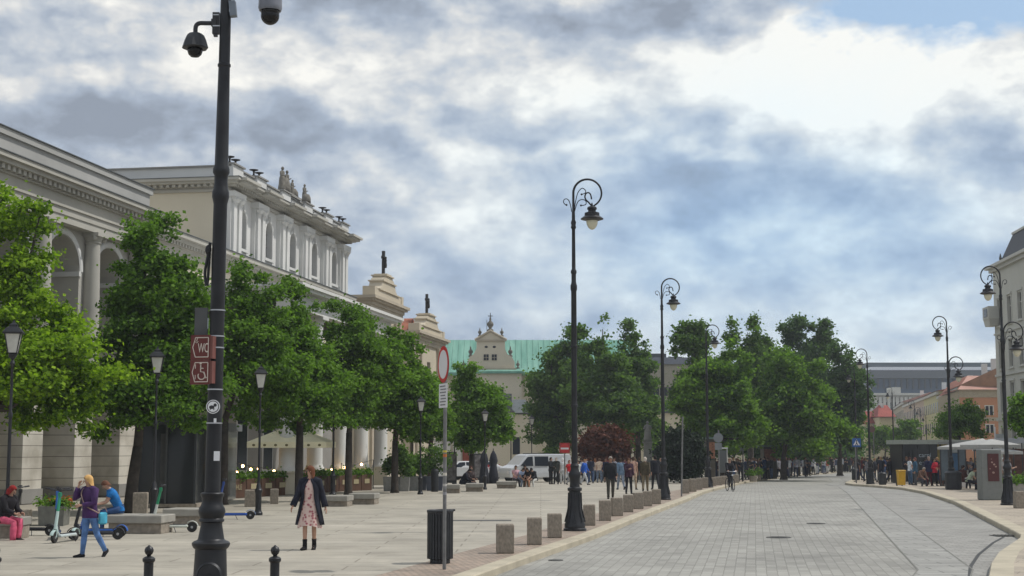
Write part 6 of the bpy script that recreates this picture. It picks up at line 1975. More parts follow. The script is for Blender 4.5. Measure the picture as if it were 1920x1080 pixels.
# ------------------------------------------------------------------ trees
BARK = mat('maple_bark', (0.055, 0.045, 0.036), .9, var=.35, scale=5, bump=.5)
LF_B = leaf_mat('maple_leaf_bright', (0.058, 0.120, 0.010), (0.27, 0.41, 0.030), .42)
LF_M = leaf_mat('maple_leaf_mid', (0.036, 0.082, 0.017), (0.155, 0.275, 0.042), .43)
LF_D = leaf_mat('street_leaf_deep', (0.034, 0.075, 0.027), (0.13, 0.22, 0.054), .40, scale=.25)
LF_L = leaf_mat('linden_leaf_light', (0.038, 0.092, 0.020), (0.175, 0.295, 0.048), .42, scale=.2)
LF_X = leaf_mat('far_leaf_dark', (0.030, 0.068, 0.034), (0.10, 0.175, 0.06), .36, scale=.2)
LF_R = leaf_mat('red_leaf', (0.060, 0.024, 0.018), (0.15, 0.055, 0.04), .25, scale=.8)
LF_Y = leaf_mat('yew_needles', (0.008, 0.016, 0.010), (0.025, 0.042, 0.022), .1, scale=1.5)


def leaves(pads, n, size, rng, flat=.6, dens='shell'):
    """n leaf blades scattered in the given clumps [(centre, rx, rz)]; numpy arrays of verts and quads"""
    C = np.array([p[0] for p in pads]); RX = np.array([p[1] for p in pads]); RZ = np.array([p[2] for p in pads])
    w = RX ** 2; w = w / w.sum()
    idx = rng.choice(len(pads), n, p=w)
    d = rng.normal(size=(n, 3)); d /= np.linalg.norm(d, axis=1)[:, None]
    d[:, 2] = np.where(d[:, 2] < -.35, -d[:, 2] * .5, d[:, 2])
    r = np.abs(rng.normal(size=n)) * .62 + .12
    pos = C[idx] + d * r[:, None] * np.stack([RX[idx], RX[idx], RZ[idx]], 1)
    pos += rng.normal(size=(n, 3)) * size * .9
    nrm = d * .40 + rng.normal(size=(n, 3)) * .60 + np.array([0, 0, .60])
    nrm /= np.linalg.norm(nrm, axis=1)[:, None]
    t = rng.normal(size=(n, 3)); t -= nrm * (t * nrm).sum(1)[:, None]; t /= np.linalg.norm(t, axis=1)[:, None]
    b = np.cross(nrm, t)
    s = size * rng.uniform(.65, 1.35, n)[:, None]
    droop = nrm * (-.18) * s
    v = np.stack([pos - t * s * .55, pos + b * s * .42 + droop, pos + t * s * .60 + droop, pos - b * s * .42], 1).reshape(-1, 3)
    return v


def leaf_object(name, v, m, parent):
    n = len(v) // 4
    me = bpy.data.meshes.new(name)
    me.vertices.add(len(v)); me.vertices.foreach_set('co', v.astype(np.float32).ravel())
    me.loops.add(len(v)); me.loops.foreach_set('vertex_index', np.arange(len(v), dtype=np.int32))
    me.polygons.add(n); me.polygons.foreach_set('loop_start', np.arange(0, len(v), 4, dtype=np.int32)); me.polygons.foreach_set('loop_total', np.full(n, 4, dtype=np.int32))
    me.materials.append(m); me.update(calc_edges=True)
    o = bpy.data.objects.new(name, me); COL.objects.link(o); o.parent = parent
    return o


def tree(label, base, lobes, nleaf, size, m, seed, trunk_r=.16, name='maple_tree', group=None, npad=46, pad_k=.26, lean=(0, 0), fork=None, cat='tree', limbs=12):
    """lobes: ellipsoids (cx, cy, cz, rx, rz) in metres relative to base that together outline the crown"""
    rng = np.random.default_rng(seed)
    nleaf = int(nleaf * 2.3); size = size * .66; npad = int(npad * 2.4); pad_k = pad_k * .80
    t = thing(name, label, cat, base, 0, group=group)
    pads = []
    vol = [l[3] ** 2 * l[4] for l in lobes]; tot = sum(vol)
    for l, vv in zip(lobes, vol):
        k = max(5, int(npad * vv / tot))
        for i in range(k):
            d = rng.normal(size=3); d /= np.linalg.norm(d)
            if d[2] < -.75: d[2] *= -1
            rr = rng.uniform(.45, 1.04) if i % 4 else rng.uniform(.1, .5)
            c = np.array([l[0] + d[0] * l[3] * rr, l[1] + d[1] * l[3] * .95 * rr, l[2] + d[2] * l[4] * rr])
            pr = l[3] * pad_k * rng.uniform(.5, 1.6) + .08
            pads.append((c, pr, pr * rng.uniform(.35, .7)))
    leaf_object('crown', leaves(pads, nleaf, size, rng), m, t)
    mb = MB()
    zc = min(l[2] for l in lobes); fz = fork if fork else max(1.6, min(l[2] - l[4] for l in lobes) + .25)
    top = max(l[2] + l[4] * .3 for l in lobes)
    tr = [Vector((0, 0, -.05)), Vector((lean[0] * .15, lean[1] * .1, fz * .5)), Vector((lean[0] * .4, lean[1] * .4, fz))]
    mb.tube([tr[0] + Vector((0, 0, 0)), tr[0] + Vector((0, 0, .25)), tr[1], tr[2]], [trunk_r * 1.45, trunk_r * 1.08, trunk_r, trunk_r * .85], 10)
    cc = Vector((sum(l[0] for l in lobes) / len(lobes), sum(l[1] for l in lobes) / len(lobes), top))
    main = [tr[2], tr[2].lerp(cc, .35) + Vector((.1, .1, .2)), tr[2].lerp(cc, .7), cc]
    mb.tube(main, [trunk_r * .8, trunk_r * .6, trunk_r * .4, trunk_r * .12], 8)
    order = sorted(range(len(pads)), key=lambda i: -pads[i][1])[:limbs * 2]
    for q, i in enumerate(order[:limbs]):
        c = Vector(pads[i][0]); f = .05 + .75 * max(0, min(1, (c.z - fz) / max(.5, top - fz))) * .6
        s0 = tr[2].lerp(cc, f) + Vector((0, 0, -.1))
        mid = s0.lerp(c, .5) + Vector((rng.normal() * .1, rng.normal() * .1, -.12 * (c - s0).length))
        mb.tube([s0, s0.lerp(mid, .5), mid, c], [trunk_r * .5, trunk_r * .38, trunk_r * .28, .015], 6)
    mb.build('trunk', BARK, t, smooth=True)
    return t


def tree_px(label, u, v, boxes, nleaf, size, m, seed, depth=None, yoff=0.0, **kw):
    """crown lobes given as photo boxes (u0,u1,v0,v1[,dy]) at the tree's distance"""
    p = G(u, v) if depth is None else Vector((X(u, depth), depth, gz(depth)))
    s = ppm(p.y); lobes = []
    for bx in boxes:
        u0, u1, v0, v1 = bx[:4]; dy = bx[4] if len(bx) > 4 else 0
        rx = (u1 - u0) / 2 / s * 1.07; rz = (v1 - v0) / 2 / s * 1.03
        lobes.append(((((u0 + u1) / 2) - u) / s, dy, EYE + (840 - (v0 + v1) / 2) / s - p.z, rx, rz))
    return tree(label, p, lobes, nleaf, size, m, seed, **kw)


gp = 'maples in a row on the plaza'
tree_px('bright yellow-green maple leaning over the left edge of the plaza', -25, 975,
        [(-60, 85, 335, 520), (-90, 95, 470, 640), (-60, 200, 610, 770), (-100, 90, 600, 800), (20, 185, 705, 832), (60, 215, 690, 800)], 26000, .185, LF_B, 1, group=gp, npad=80, pad_k=.30)
tree_px('dark green maple behind the man in the blue shirt, leaning trunk', 243, 962,
        [(205, 325, 385, 600), (165, 300, 510, 690), (230, 385, 470, 690), (160, 390, 600, 830), (150, 280, 690, 850)], 38000, .18, LF_M, 2, group=gp, npad=110, pad_k=.26, trunk_r=.19, lean=(.5, 0))
tree_px('mid green maple directly behind the black camera pole', 418, 946,
        [(395, 520, 500, 680), (385, 560, 580, 790), (420, 570, 640, 800)], 20000, .18, LF_M, 3, group=gp, npad=70, pad_k=.26)
tree_px('forked-trunk maple in front of the cream cafe parasol', 560, 940,
        [(505, 590, 515, 680), (490, 620, 590, 770), (470, 650, 680, 820)], 22000, .19, LF_M, 4, group=gp, npad=74, pad_k=.26, fork=3.0)
tree_px('dense maple right of the cafe, trunk behind the granite benches', 653, 928,
        [(600, 715, 552, 700), (580, 745, 620, 800), (600, 750, 690, 820)], 24000, .20, LF_M, 5, group=gp, npad=80, pad_k=.25)
tree_px('maple in front of the ochre crucifix church', 740, 924,
        [(712, 785, 612, 720), (700, 815, 680, 820), (690, 800, 730, 835)], 17000, .22, LF_M, 6, group=gp, npad=64, pad_k=.25)
tree_px('small maple half hidden by the round traffic sign', 806, 916,
        [(775, 845, 700, 810), (780, 850, 740, 850)], 9000, .24, LF_M, 7, group=gp, npad=40, pad_k=.28)
tree_px('maple with light green leaves below the copper church roof', 884, 913,
        [(845, 905, 680, 790), (850, 955, 730, 840), (835, 925, 780, 860)], 17000, .25, LF_M, 8, group=gp, npad=64, pad_k=.26)
gq = 'big trees of the square behind the crowd'
tree_px('tall broad tree just left of the first scroll lamp, beside the copper roof', 1040, 892,
        [(1035, 1105, 600, 700), (1000, 1110, 660, 800), (985, 1080, 730, 860)], 17000, .36, LF_D, 11, depth=124, group=gq, npad=80, pad_k=.24, name='plane_tree', trunk_r=.28)
tree_px('tall tree with loose upper twigs between the first and second scroll lamps', 1130, 892,
        [(1118, 1155, 585, 680), (1080, 1170, 640, 760), (1060, 1200, 700, 830)], 19000, .36, LF_D, 12, depth=120, group=gq, npad=80, pad_k=.22, name='plane_tree', trunk_r=.28)
tree_px('tall tree left of the second scroll lamp', 1195, 892,
        [(1165, 1208, 590, 680), (1150, 1230, 660, 780), (1150, 1240, 740, 840)], 14000, .36, LF_D, 13, depth=124, group=gq, npad=70, pad_k=.22, name='plane_tree', trunk_r=.26)
tree_px('bright sapling behind the stone monument', 1180, 893,
        [(1150, 1210, 770, 840), (1180, 1240, 780, 850)], 3500, .4, LF_L, 14, depth=140, group=gq, npad=24, pad_k=.3, name='young_tree', trunk_r=.12)
tree_px('dark tall tree rising behind the third scroll lamp', 1300, 892,
        [(1262, 1335, 612, 680), (1280, 1340, 660, 760), (1255, 1330, 700, 800)], 9000, .34, LF_D, 15, depth=112, group=gq, npad=56, pad_k=.23, name='linden_tree', trunk_r=.22)
tree_px('light green linden filling the space right of the third scroll lamp', 1350, 892,
        [(1320, 1400, 630, 760), (1270, 1400, 690, 830), (1290, 1420, 740, 860)], 22000, .34, LF_L, 16, depth=106, group=gq, npad=90, pad_k=.22, name='linden_tree', trunk_r=.24)
tree_px('tallest tree of the right group with two rounded tops', 1405, 888,
        [(1355, 1395, 594, 680), (1388, 1440, 596, 700), (1370, 1470, 640, 780)], 14000, .36, LF_D, 17, depth=128, group=gq, npad=70, pad_k=.22, name='linden_tree', trunk_r=.25)
tree_px('light green linden above the crowd at the road bend', 1465, 888,
        [(1420, 1540, 660, 780), (1400, 1560, 720, 860), (1440, 1580, 760, 870)], 26000, .36, LF_L, 18, depth=116, group=gq, npad=100, pad_k=.21, name='linden_tree', trunk_r=.24)
tree_px('dark pair-crowned tree behind the lindens', 1510, 884,
        [(1462, 1515, 594, 690), (1515, 1566, 598, 700), (1470, 1550, 650, 780)], 13000, .42, LF_X, 19, depth=150, group=gq, npad=64, pad_k=.22, name='dark_tree', trunk_r=.3)
tree_px('dark tree hanging over the far end of the road', 1570, 884,
        [(1545, 1600, 640, 740), (1560, 1632, 685, 800), (1520, 1610, 740, 868)], 16000, .38, LF_X, 20, depth=140, group=gq, npad=80, pad_k=.2, name='dark_tree', trunk_r=.26)
tree_px('dark deep-shade tree behind the crowd under the lindens', 1440, 888,
        [(1320, 1440, 760, 875), (1420, 1560, 770, 875)], 14000, .40, LF_X, 21, depth=134, group=gq, npad=60, pad_k=.28, name='dark_tree', trunk_r=.26)
gr = 'small trees on the right pavement'
tree_px('round mid green tree in front of the orange house', 1795, 893,
        [(1750, 1845, 765, 830), (1765, 1825, 750, 800)], 7000, .26, LF_M, 31, depth=125, group=gr, npad=46, pad_k=.26, trunk_r=.12, name='street_tree')
tree_px('leafy tree reaching in at the right edge before the pale building', 1925, 940,
        [(1895, 1960, 735, 790), (1890, 1970, 770, 830)], 5000, .24, LF_M, 32, depth=70, group=gr, npad=36, pad_k=.28, trunk_r=.12, name='street_tree')
tree_px('hazy pale tree in front of the small red roof house', 1655, 885,
        [(1625, 1690, 800, 855)], 3000, .36, LF_L, 33, depth=190, group=gr, npad=24, pad_k=.28, trunk_r=.12, name='street_tree')
tree_px('second hazy pale tree right of the one before the red roof house', 1700, 885,
        [(1675, 1725, 790, 850)], 3000, .36, LF_L, 34, depth=180, group=gr, npad=24, pad_k=.28, trunk_r=.12, name='street_tree')

# shrubs


def shrub(name, label, u, v, u0, u1, v0, v1, depth, n, size, m, seed, npad=50, cat='bush', pad_k=.2):
    p = Vector((X(u, depth), depth, gz(depth))); s = ppm(depth)
    rng = np.random.default_rng(seed)
    t = thing(name, label, cat, p)
    zc0 = EYE + (840 - (v0 + v1) / 2) / s - p.z; rx = (u1 - u0) / 2 / s; rz = (v1 - v0) / 2 / s; cx = ((u0 + u1) / 2 - u) / s
    pads = []
    for i in range(npad):
        d = rng.normal(size=3); d /= np.linalg.norm(d); rr = rng.uniform(.6, .86)
        pr = rx * pad_k * rng.uniform(.8, 1.4)
        pads.append((np.array([cx + d[0] * rx * rr, d[1] * rx * .8 * rr, zc0 + d[2] * rz * rr]), pr, pr * .8))
    leaf_object('foliage', leaves(pads, n, size, rng), m, t)
    mb = MB()
    for k in range(6):
        q = pads[k][0]; mb.tube([(cx * .3, 0, -.05), (cx * .6 + q[0] * .3, q[1] * .4, zc0 * .5), tuple(q)], [.08, .06, .02], 6)
    mb.build('stem', BARK, t, smooth=True)
    return t


shrub('red_bush', 'large round red-leaved bush behind the crowd on the square', 1135, 905, 1088, 1180, 800, 885, 106, 14000, .22, LF_R, 41, 70, pad_k=.24)
shrub('yew_hedge', 'near-black clipped hedge between the second and third scroll lamps', 1276, 903, 1228, 1326, 800, 912, 98, 14000, .18, LF_Y, 42, 80, cat='hedge', pad_k=.26)
shrub('low_bush', 'small bright green bush at the van end of the square', 1035, 895, 1010, 1060, 845, 880, 122, 2500, .25, LF_L, 43, 24)

# far wood behind the square, one mass nobody could count
rng = np.random.default_rng(99)
pads = []
for i in range(260):
    y = rng.uniform(165, 215); u = rng.uniform(1180, 1610); s_ = ppm(y)
    v = rng.uniform(790, 872) if rng.random() < .7 else rng.uniform(740, 830)
    pads.append((np.array([X(u, y), y, EYE + (840 - v) / s_]), 1.7, 1.3))
o = leaf_object('far_wood', leaves(pads, 30000, .45, rng), LF_X, None)
tag(o, 'dark mass of distant park foliage behind the crowd', kind='stuff')
# ------------------------------------------------------------------ cafe, pavilion, shelter, vehicles, scooters
GLASS = glass_mat('dark_shop_glass', (.03, .034, .036), .12)
GLG = glass_mat('grey_shop_glass', (.10, .11, .11), .12)
FRM = mat('anthracite_frame', (.05, .055, .06), .5, .2)
BRW = mat('planter_brown', (.085, .042, .024), .7, var=.2, scale=4)
PLQ = mat('planter_plaque', (.38, .33, .20), .6)
CANV = mat('cream_canvas', (.86, .80, .56), .8, var=.05, scale=2)
DCAN = mat('dark_canvas', (.020, .022, .03), .9, var=.2)
BULB = mat('warm_bulb', (1, .75, .4), .4, var=0, emis=((1.0, .62, .25), 16))
FLW = mat('orange_flower', (.50, .13, .03), .7, var=.4, scale=30)
FLG = mat('flower_green', (.06, .11, .03), .8, var=.4, scale=20)
FLWH = mat('pale_flower', (.5, .5, .42), .8, var=.3, scale=30)

# glass pavilion under the trees
y0 = 50.5; s = ppm(y0)
pv = thing('glass_pavilion', 'dark glass pavilion under the plaza trees, left of the black camera pole', 'pavilion', (X(258, y0), y0, 0), 0)
wd = (372 - 258) / s; hh = 2.95
mb = MB(); mb.bb(.1, wd - .1, .15, 3.0, .12, hh - .1); mb.build('glass_wall', GLASS, pv)
mb = MB(); mb.bb(-.15, wd + .15, -.2, 3.3, hh - .1, hh + .18); mb.build('roof', FRM, pv)
mb = MB(); mb.bb(-.05, wd + .05, 0, 3.1, 0, .12); mb.build('floor_slab', GRAN, pv)
for k in range(3):
    x = .05 + k * (wd - .1) / 2; mb = MB(); mb.bb(x - .035, x + .035, .06, .149, .12, hh - .101); mb.build('mullion', mat('mullion_grey', (.07, .075, .075), .5) if k % 2 else FRM, pv)
for x, w_, c_ in ((.85, .16, mat('dim_curtain', (.06, .062, .06), .6)),): MB().bb(x, x + w_, .13, .148, .3, hh - .4).build('curtain', c_, pv)
y0 = 57.0; s = ppm(y0)
pv2 = thing('cafe_kiosk', 'grey-roofed glass cafe kiosk directly behind the black camera pole', 'kiosk', (X(352, y0), y0, 0), 0)
wd = (428 - 352) / s; hh = EYE + (840 - 808) / s
for x in (0.04, wd * .33, wd * .66, wd - .04): mb = MB(); mb.bb(x - .04, x + .04, 0, .08, 0, hh); mb.build('post', FRM, pv2)
mb = MB(); mb.bb(-.15, wd + .12, -.2, 2.6, hh, hh + .30); mb.build('roof', mat('kiosk_grey', (.15, .16, .17), .6), pv2)
mb = MB(); mb.bb(.05, wd - .05, .5, 2.4, 0, hh - .01); mb.build('glass_wall', GLG, pv2)
MB().bb(wd * .02, wd * .45, .35, .40, 1.55, 2.1).build('red_awning', mat('awning_red', (.40, .06, .03), .7), pv2)
MB().bb(wd * .02, wd * .42, .345, .40, 2.1, 2.4).build('white_panel', WHITE, pv2)
MB().bb(wd * .2, wd * .75, -.3, .3, 0, .95).build('counter', mat('counter_brown', (.09, .06, .045), .7), pv2)
for u, v, w, tp, lab in ((384, 945, 22, 902, 'pale box standing behind the low bench left of the black pole'),):
    p = G(u, v); s = ppm(p.y); dup(cube, lab, p, .1, (w / s, w / s, (v - tp) / s), group='single granite blocks on the plaza')

# cafe terrace planters along the colonnade
pa, pb_ = G(424, 935), G(690, 919)
npl = 11; dv = (pb_ - pa); ang = math.atan2(dv.y, dv.x)
pl0 = None
for k in range(npl):
    q = pa + dv * ((k + .5) / npl)
    rzp = math.atan2(-.0, 1)
    lab = ['first brown cafe planter with partial lettering, next to the camera pole', 'second brown cafe planter from the left', 'third brown cafe planter with cream plaque', 'fourth brown cafe planter, yellow-green plaque',
           'fifth brown cafe planter, under the parasol', 'sixth brown cafe planter, left of the floral dress', 'seventh brown cafe planter, behind the floral dress', 'eighth brown cafe planter, right of the floral dress', 'ninth brown cafe planter with cream plaque',
           'tenth brown cafe planter near the white columns', 'last brown cafe planter, before the white columns'][k]
    L_ = dv.length / npl * .96
    if pl0 is None:
        pl0 = thing('cafe_planter', lab, 'planter', q, ang, group='brown planters round the cafe terrace')
        MB().bevbox((0, 0, .40), (L_, .45, .80), .02).build('trough', BRW, pl0)
        MB().bb(-.28, .28, -.245, -.226, .36, .58).build('plaque', PLQ, pl0)
        rng = np.random.default_rng(77)
        pads = [(np.array([rng.uniform(-L_ / 2 + .1, L_ / 2 - .1), rng.uniform(-.15, .15), .86]), .18, .12) for _ in range(10)]
        leaf_object('foliage', leaves(pads, 900, .09, rng), LF_M, pl0)
        pads = [(np.array([rng.uniform(-L_ / 2 + .1, L_ / 2 - .1), rng.uniform(-.15, .1), .95]), .10, .06) for _ in range(8)]
        leaf_object('blossoms', leaves(pads, 160, .05, rng), FLWH, pl0)
    else:
        o = dup(pl0, lab, q, ang)
cu = bpy.data.curves.new('x', 'FONT'); cu.body = 'HLE'; cu.size = .30; cu.extrude = .004; cu.materials.append(PLQ)
o_ = bpy.data.objects.new('tmp_text', cu); COL.objects.link(o_); dg = bpy.context.evaluated_depsgraph_get(); me_ = bpy.data.meshes.new_from_object(o_.evaluated_get(dg)); bpy.data.objects.remove(o_)
lt = bpy.data.objects.new('lettering', me_); COL.objects.link(lt); lt.parent = pl0; lt.location = (-.3, -.25, .36); lt.rotation_euler = (math.pi / 2, 0, 0)
for c in list(pl0.children):
    if c.name.startswith('plaque'): bpy.data.objects.remove(c)

# cream parasol
py = 66.0; s = ppm(py)
ps = thing('parasol', 'large cream square cafe parasol with small printed emblems on its valance', 'parasol', (X(551, py), py, 0), .0)
hw = 72 / s; ze = EYE + (840 - 829) / s; zt = EYE + (840 - 806) / s + .25
mb = MB(); mb.add([(-hw, -hw, ze), (hw, -hw, ze), (hw, hw, ze), (-hw, hw, ze), (0, 0, zt)], [(0, 1, 4), (1, 2, 4), (2, 3, 4), (3, 0, 4)])
for a, b in (((-hw, -hw), (hw, -hw)), ((hw, -hw), (hw, hw)), ((hw, hw), (-hw, hw)), ((-hw, hw), (-hw, -hw))):
    mb.add([(a[0], a[1], ze), (b[0], b[1], ze), (b[0], b[1], ze - .26), (a[0], a[1], ze - .26)], [(0, 1, 2, 3)])
mb.build('canopy', CANV, ps)
mb = MB(); mb.tube([(0, 0, 0), (0, 0, zt)], .04, 8); mb.bb(-.35, .35, -.35, .35, 0, .1)
mb.build('pole', FRM, ps)
mb = MB()
for k in range(7):
    x = -hw + .3 + k * (2 * hw - .6) / 6; mb.ball((x, -hw - .006, ze - .14), (.07, .005, .055), 8, 5)
mb.build('emblem_print', mat('olive_print', (.16, .14, .05), .7), ps)
# tables, chairs and heaters, bulbs
for k, (u, v, lab) in enumerate([(452, 916, 'dark cafe table group behind the first planters'), (500, 914, 'dark cafe table group under the left half of the parasol'), (545, 912, 'dark cafe table group under the middle of the parasol'), (600, 909, 'dark cafe table group right of the parasol pole'), (640, 905, 'dark cafe table group near the white columns')]):
    q = G(u, v)
    t = thing('cafe_table', lab, 'table', q, rnd.uniform(0, 1), group='cafe tables on the terrace')
    mb = MB(); mb.lathe([(.36, .72), (.36, .76)], 16); mb.build('table_top', BRW, t)
    mb = MB(); mb.tube([(0, 0, 0), (0, 0, .72)], .035, 6); mb.lathe([(.22, 0), (.22, .03)], 12); mb.build('leg', FRM, t)
    for j, a in enumerate((.3, 2.4, 4.3)):
        c = thing('cafe_chair', ['left', 'right', 'rear'][j] + ' dark wooden chair at the ' + lab.replace('dark cafe table group ', 'table '), 'chair', q + Vector((.7 * math.cos(a), .7 * math.sin(a), 0)), a + math.pi / 2, group='cafe chairs on the terrace')
        MB().bevbox((0, 0, .45), (.44, .44, .05), .01).build('seat', mat('chair_wood', (.14, .06, .03), .6), c)
        mb = MB(); mb.bevbox((0, -.2, .72), (.44, .04, .42), .01); mb.build('backrest', mat('chair_wood', (.14, .06, .03), .6), c)
        for sx in (-1, 1):
            for sy in (-1, 1): MB().tube([(sx * .19, sy * .19, 0), (sx * .19, sy * .19, .43)], .02, 5).build('leg', FRM, c)
# people at the cafe tables, bulbs on strings
for k, (ua, va, ub, vb, ya, yb, n) in enumerate([(440, 868, 700, 862, 64.5, 77, 9), (432, 880, 640, 872, 63.5, 73, 8), (460, 886, 560, 884, 66, 70, 6), (460, 870, 560, 880, 68, 71, 5), (640, 868, 700, 874, 72, 76, 4)]):
    a, b = at(ua, va, ya), at(ub, vb, yb)
    t = thing('string_light', ['upper string of warm bulbs across the whole terrace', 'lower string of warm bulbs across the terrace', 'short string of warm bulbs behind the third planter', 'slanting string of warm bulbs under the parasol', 'short string of warm bulbs by the white columns'][k], 'string lights', a, group='warm string lights of the cafe')
    pts = [(b - a) * (i / 20) + Vector((0, 0, -.5 * math.sin(math.pi * i / 20))) for i in range(21)]
    MB().tube(pts, .012, 4).build('cable', BLK, t)
    for i in range(n):
        q = pts[min(20, int((i + .5) * 20 / n))] + Vector((0, 0, -.07)); MB().ball(q, .065, 8, 6).build('bulb', BULB, t)
    for q in (pts[0], pts[-1]): MB().tube([(q.x, q.y, q.z), (q.x, q.y, gz(a.y) - a.z)], .025, 5).build('support_post', FRM, t)
for (u, v, w, h, lab, m_) in [(455, 912, .9, 1.5, 'orange flowering tub plant at the left end of the terrace', FLW), (478, 911, .8, 1.1, 'red-orange flowering plant right of the first terrace plant', FLW), (660, 903, .9, 1.7, 'leafy tub plant between terrace and white columns', LF_M), (570, 910, .8, 1.5, 'tall leafy tub plant behind the forked maple', LF_M), (530, 912, .7, 1.4, 'leafy tub plant left of the forked maple', LF_M)]:
    q = G(u, v); rng = np.random.default_rng(int(u))
    t = thing('tub_plant', lab, 'plant', q, group='tub plants of the cafe terrace')
    mb = MB(); mb.lathe([(.22, 0), (.30, .45), (.28, .45), (.02, .42)], 12, cap=False); mb.build('tub', BRW, t)
    pads = [(np.array([rng.normal() * w * .22, rng.normal() * w * .22, rng.uniform(.5, h)]), .2, .18) for _ in range(14)]
    leaf_object('foliage', leaves(pads, 900, .09, rng), m_, t)
# dark tub plants right of the columns
for k, (u, v, w, h) in enumerate([(735, 921, .5, 1.6), (752, 921, .6, 2.2), (769, 920, .6, 1.5), (785, 919, .5, 1.7), (815, 920, .7, 2.0)]):
    q = G(u, v); rng = np.random.default_rng(int(u))
    t = thing('potted_shrub', ['first', 'second, tallest', 'third', 'fourth, grey-blue-potted', 'last'][k] + ' potted shrub in the row right of the white columns', 'plant', q, group='potted shrubs beside the columns')
    MB().box((0, 0, .35), (.75, .6, .7), taper=1.12).build('pot', mat('bluegrey_pot', (.075, .085, .115), .6) if k > 2 else mat('pale_pot', (.26, .26, .25), .6), t)
    pads = [(np.array([rng.normal() * w * .5, rng.normal() * w * .3, rng.uniform(.8, h)]), .26, .22) for _ in range(18)]
    leaf_object('foliage', leaves(pads, 1200, .12, rng), LF_D, t)
# flower planter behind scooters
q = G(101, 985)
fp_ = thing('flower_planter', 'grey stone planter with orange and yellow-green flowers behind the scooters', 'planter', q, .1)
s = ppm(q.y); MB().box((0, 0, 18 / s), (44 / s, .8, 36 / s), taper=1.08).build('trough', mat('planter_stone', (.15, .15, .13), .85, var=.2), fp_)
rng = np.random.default_rng(5)
pads = [(np.array([rng.uniform(-.45, .45), rng.uniform(-.3, .3), 40 / s]), .16, .12) for _ in range(16)]
leaf_object('foliage', leaves(pads, 900, .07, rng), LF_L, fp_)
pads = [(np.array([rng.uniform(-.1, .5), rng.uniform(-.3, .2), 45 / s]), .10, .07) for _ in range(9)]
leaf_object('blossoms', leaves(pads, 260, .05, rng), FLW, fp_)
# dark closed parasols / canopy left of the van
q = G(918, 907); s = ppm(q.y)
for k, (u, lab) in enumerate([(908, 'dark closed parasol, left one of the pair before the van'), (925, 'dark closed parasol, right one of the pair before the van')]):
    t = thing('closed_parasol', lab, 'parasol', Vector((X(u, q.y), q.y + k * .6, gz(q.y))), group='dark closed parasols by the van')
    mb = MB(); mb.lathe([(.35, 0), (.34, .5), (.26, 1.0), (.22, 1.2), (.30, 1.5), (.20, 1.9), (.06, 2.15)], 9); mb.build('canopy', DCAN, t, smooth=True)
    MB().tube([(0, 0, 0), (0, 0, 2.3)], .03, 6).build('pole', FRM, t)
for k, (u, v, c_, lab) in enumerate([(846, 912, (.3, .3, .3), 'dark advertising frame behind the seated pair'), (897, 904, (.08, .07, .08), 'narrow poster stand between the tree trunk and the closed parasols')]):
    q = G(u, v)
    t = thing('poster_stand', lab, 'poster stand', q); MB().bb(-.32, .32, -.03, .03, .2, 2.0).build('frame', FRM, t); MB().bb(-.26, .26, -.045, -.032, .35, 1.9).build('poster', mat('dim_poster%d' % k, (.16, .15, .15), .6, var=.6, scale=5), t)
    for sx in (-.25, .25): MB().bb(sx - .03, sx + .03, -.2, .2, 0, .2).build('foot', FRM, t)


# --- vehicles
def wheel(parent, x, y, r=.33, w=.22, hub=None):
    M = Matrix.Rotation(math.pi / 2, 3, 'X')
    mb = MB(); mb.lathe([(r * .6, -w / 2), (r * .92, -w / 2), (r, -w * .35), (r, w * .35), (r * .92, w / 2), (r * .6, w / 2)], 24, (x, y, r), M=M); wl_ = mb.build('wheel', mat('tyre_rubber', (.02, .02, .02), .8), parent, smooth='auto')
    mb = MB(); mb.lathe([(.02, -w * .3), (r * .6, -w * .42), (r * .6, w * .42), (.02, w * .3)], 20, (x, y, r), M=M); mb.build('rim', hub or mat('rim_grey', (.12, .12, .13), .4, .5), wl_, smooth='auto')


def vehicle(name, label, cat, p, rz, prof, width, paint, glass, wheels, lights=True, taper=.1, roofz=None):
    """prof: closed side outline (x,z), front at +x; the upper body narrows toward the roof"""
    t = thing(name, label, cat, p, rz)
    hw = width / 2; zs = 1.0
    n = len(prof); V = []; Fs = []
    for y, inset in ((-1, 0), (1, 0)):
        for x, z in prof:
            k = max(0, z - zs) * taper
            V.append((x, y * (hw - k), z))
    mb = MB(); mb.add(V, [tuple(range(n)), tuple(reversed(range(n, 2 * n)))] + [(i, n + i, n + (i + 1) % n, (i + 1) % n) for i in range(n)])
    b = mb.build('body', paint, t)
    bv = b.modifiers.new('b', 'BEVEL'); bv.width = .05; bv.segments = 3; bv.limit_method = 'ANGLE'; bv.angle_limit = math.radians(25)
    for nm, poly in glass:
        for y in (-1, 1):
            vs = [(x, y * (hw - max(0, z - zs) * taper + .006), z) for x, z in poly]
            if y < 0: vs = vs[::-1]
            MB().add(vs[::-1], [tuple(range(len(vs)))]).build(nm, DARKW, t)
    for x in wheels:
        for y in (-1, 1): wheel(t, x, y * (hw - .10))
    for y in (-1, 1):
        MB().box((prof[0][0] - .02 if False else max(x for x, z in prof) - .04, y * (hw - .22), .72), (.12, .28, .18)).build('headlight', mat('headlight_lens', (.6, .6, .6), .1), t)
        MB().box((min(x for x, z in prof) + .02, y * (hw - .12), 1.0), (.08, .14, .35)).build('tail_light', mat('tail_lens', (.35, .02, .02), .2), t)
        MB().box((1.35, y * (hw + .09), 1.15), (.10, .16, .20)).build('mirror', mat('plastic_dark', (.03, .03, .03), .6), t)
    return t


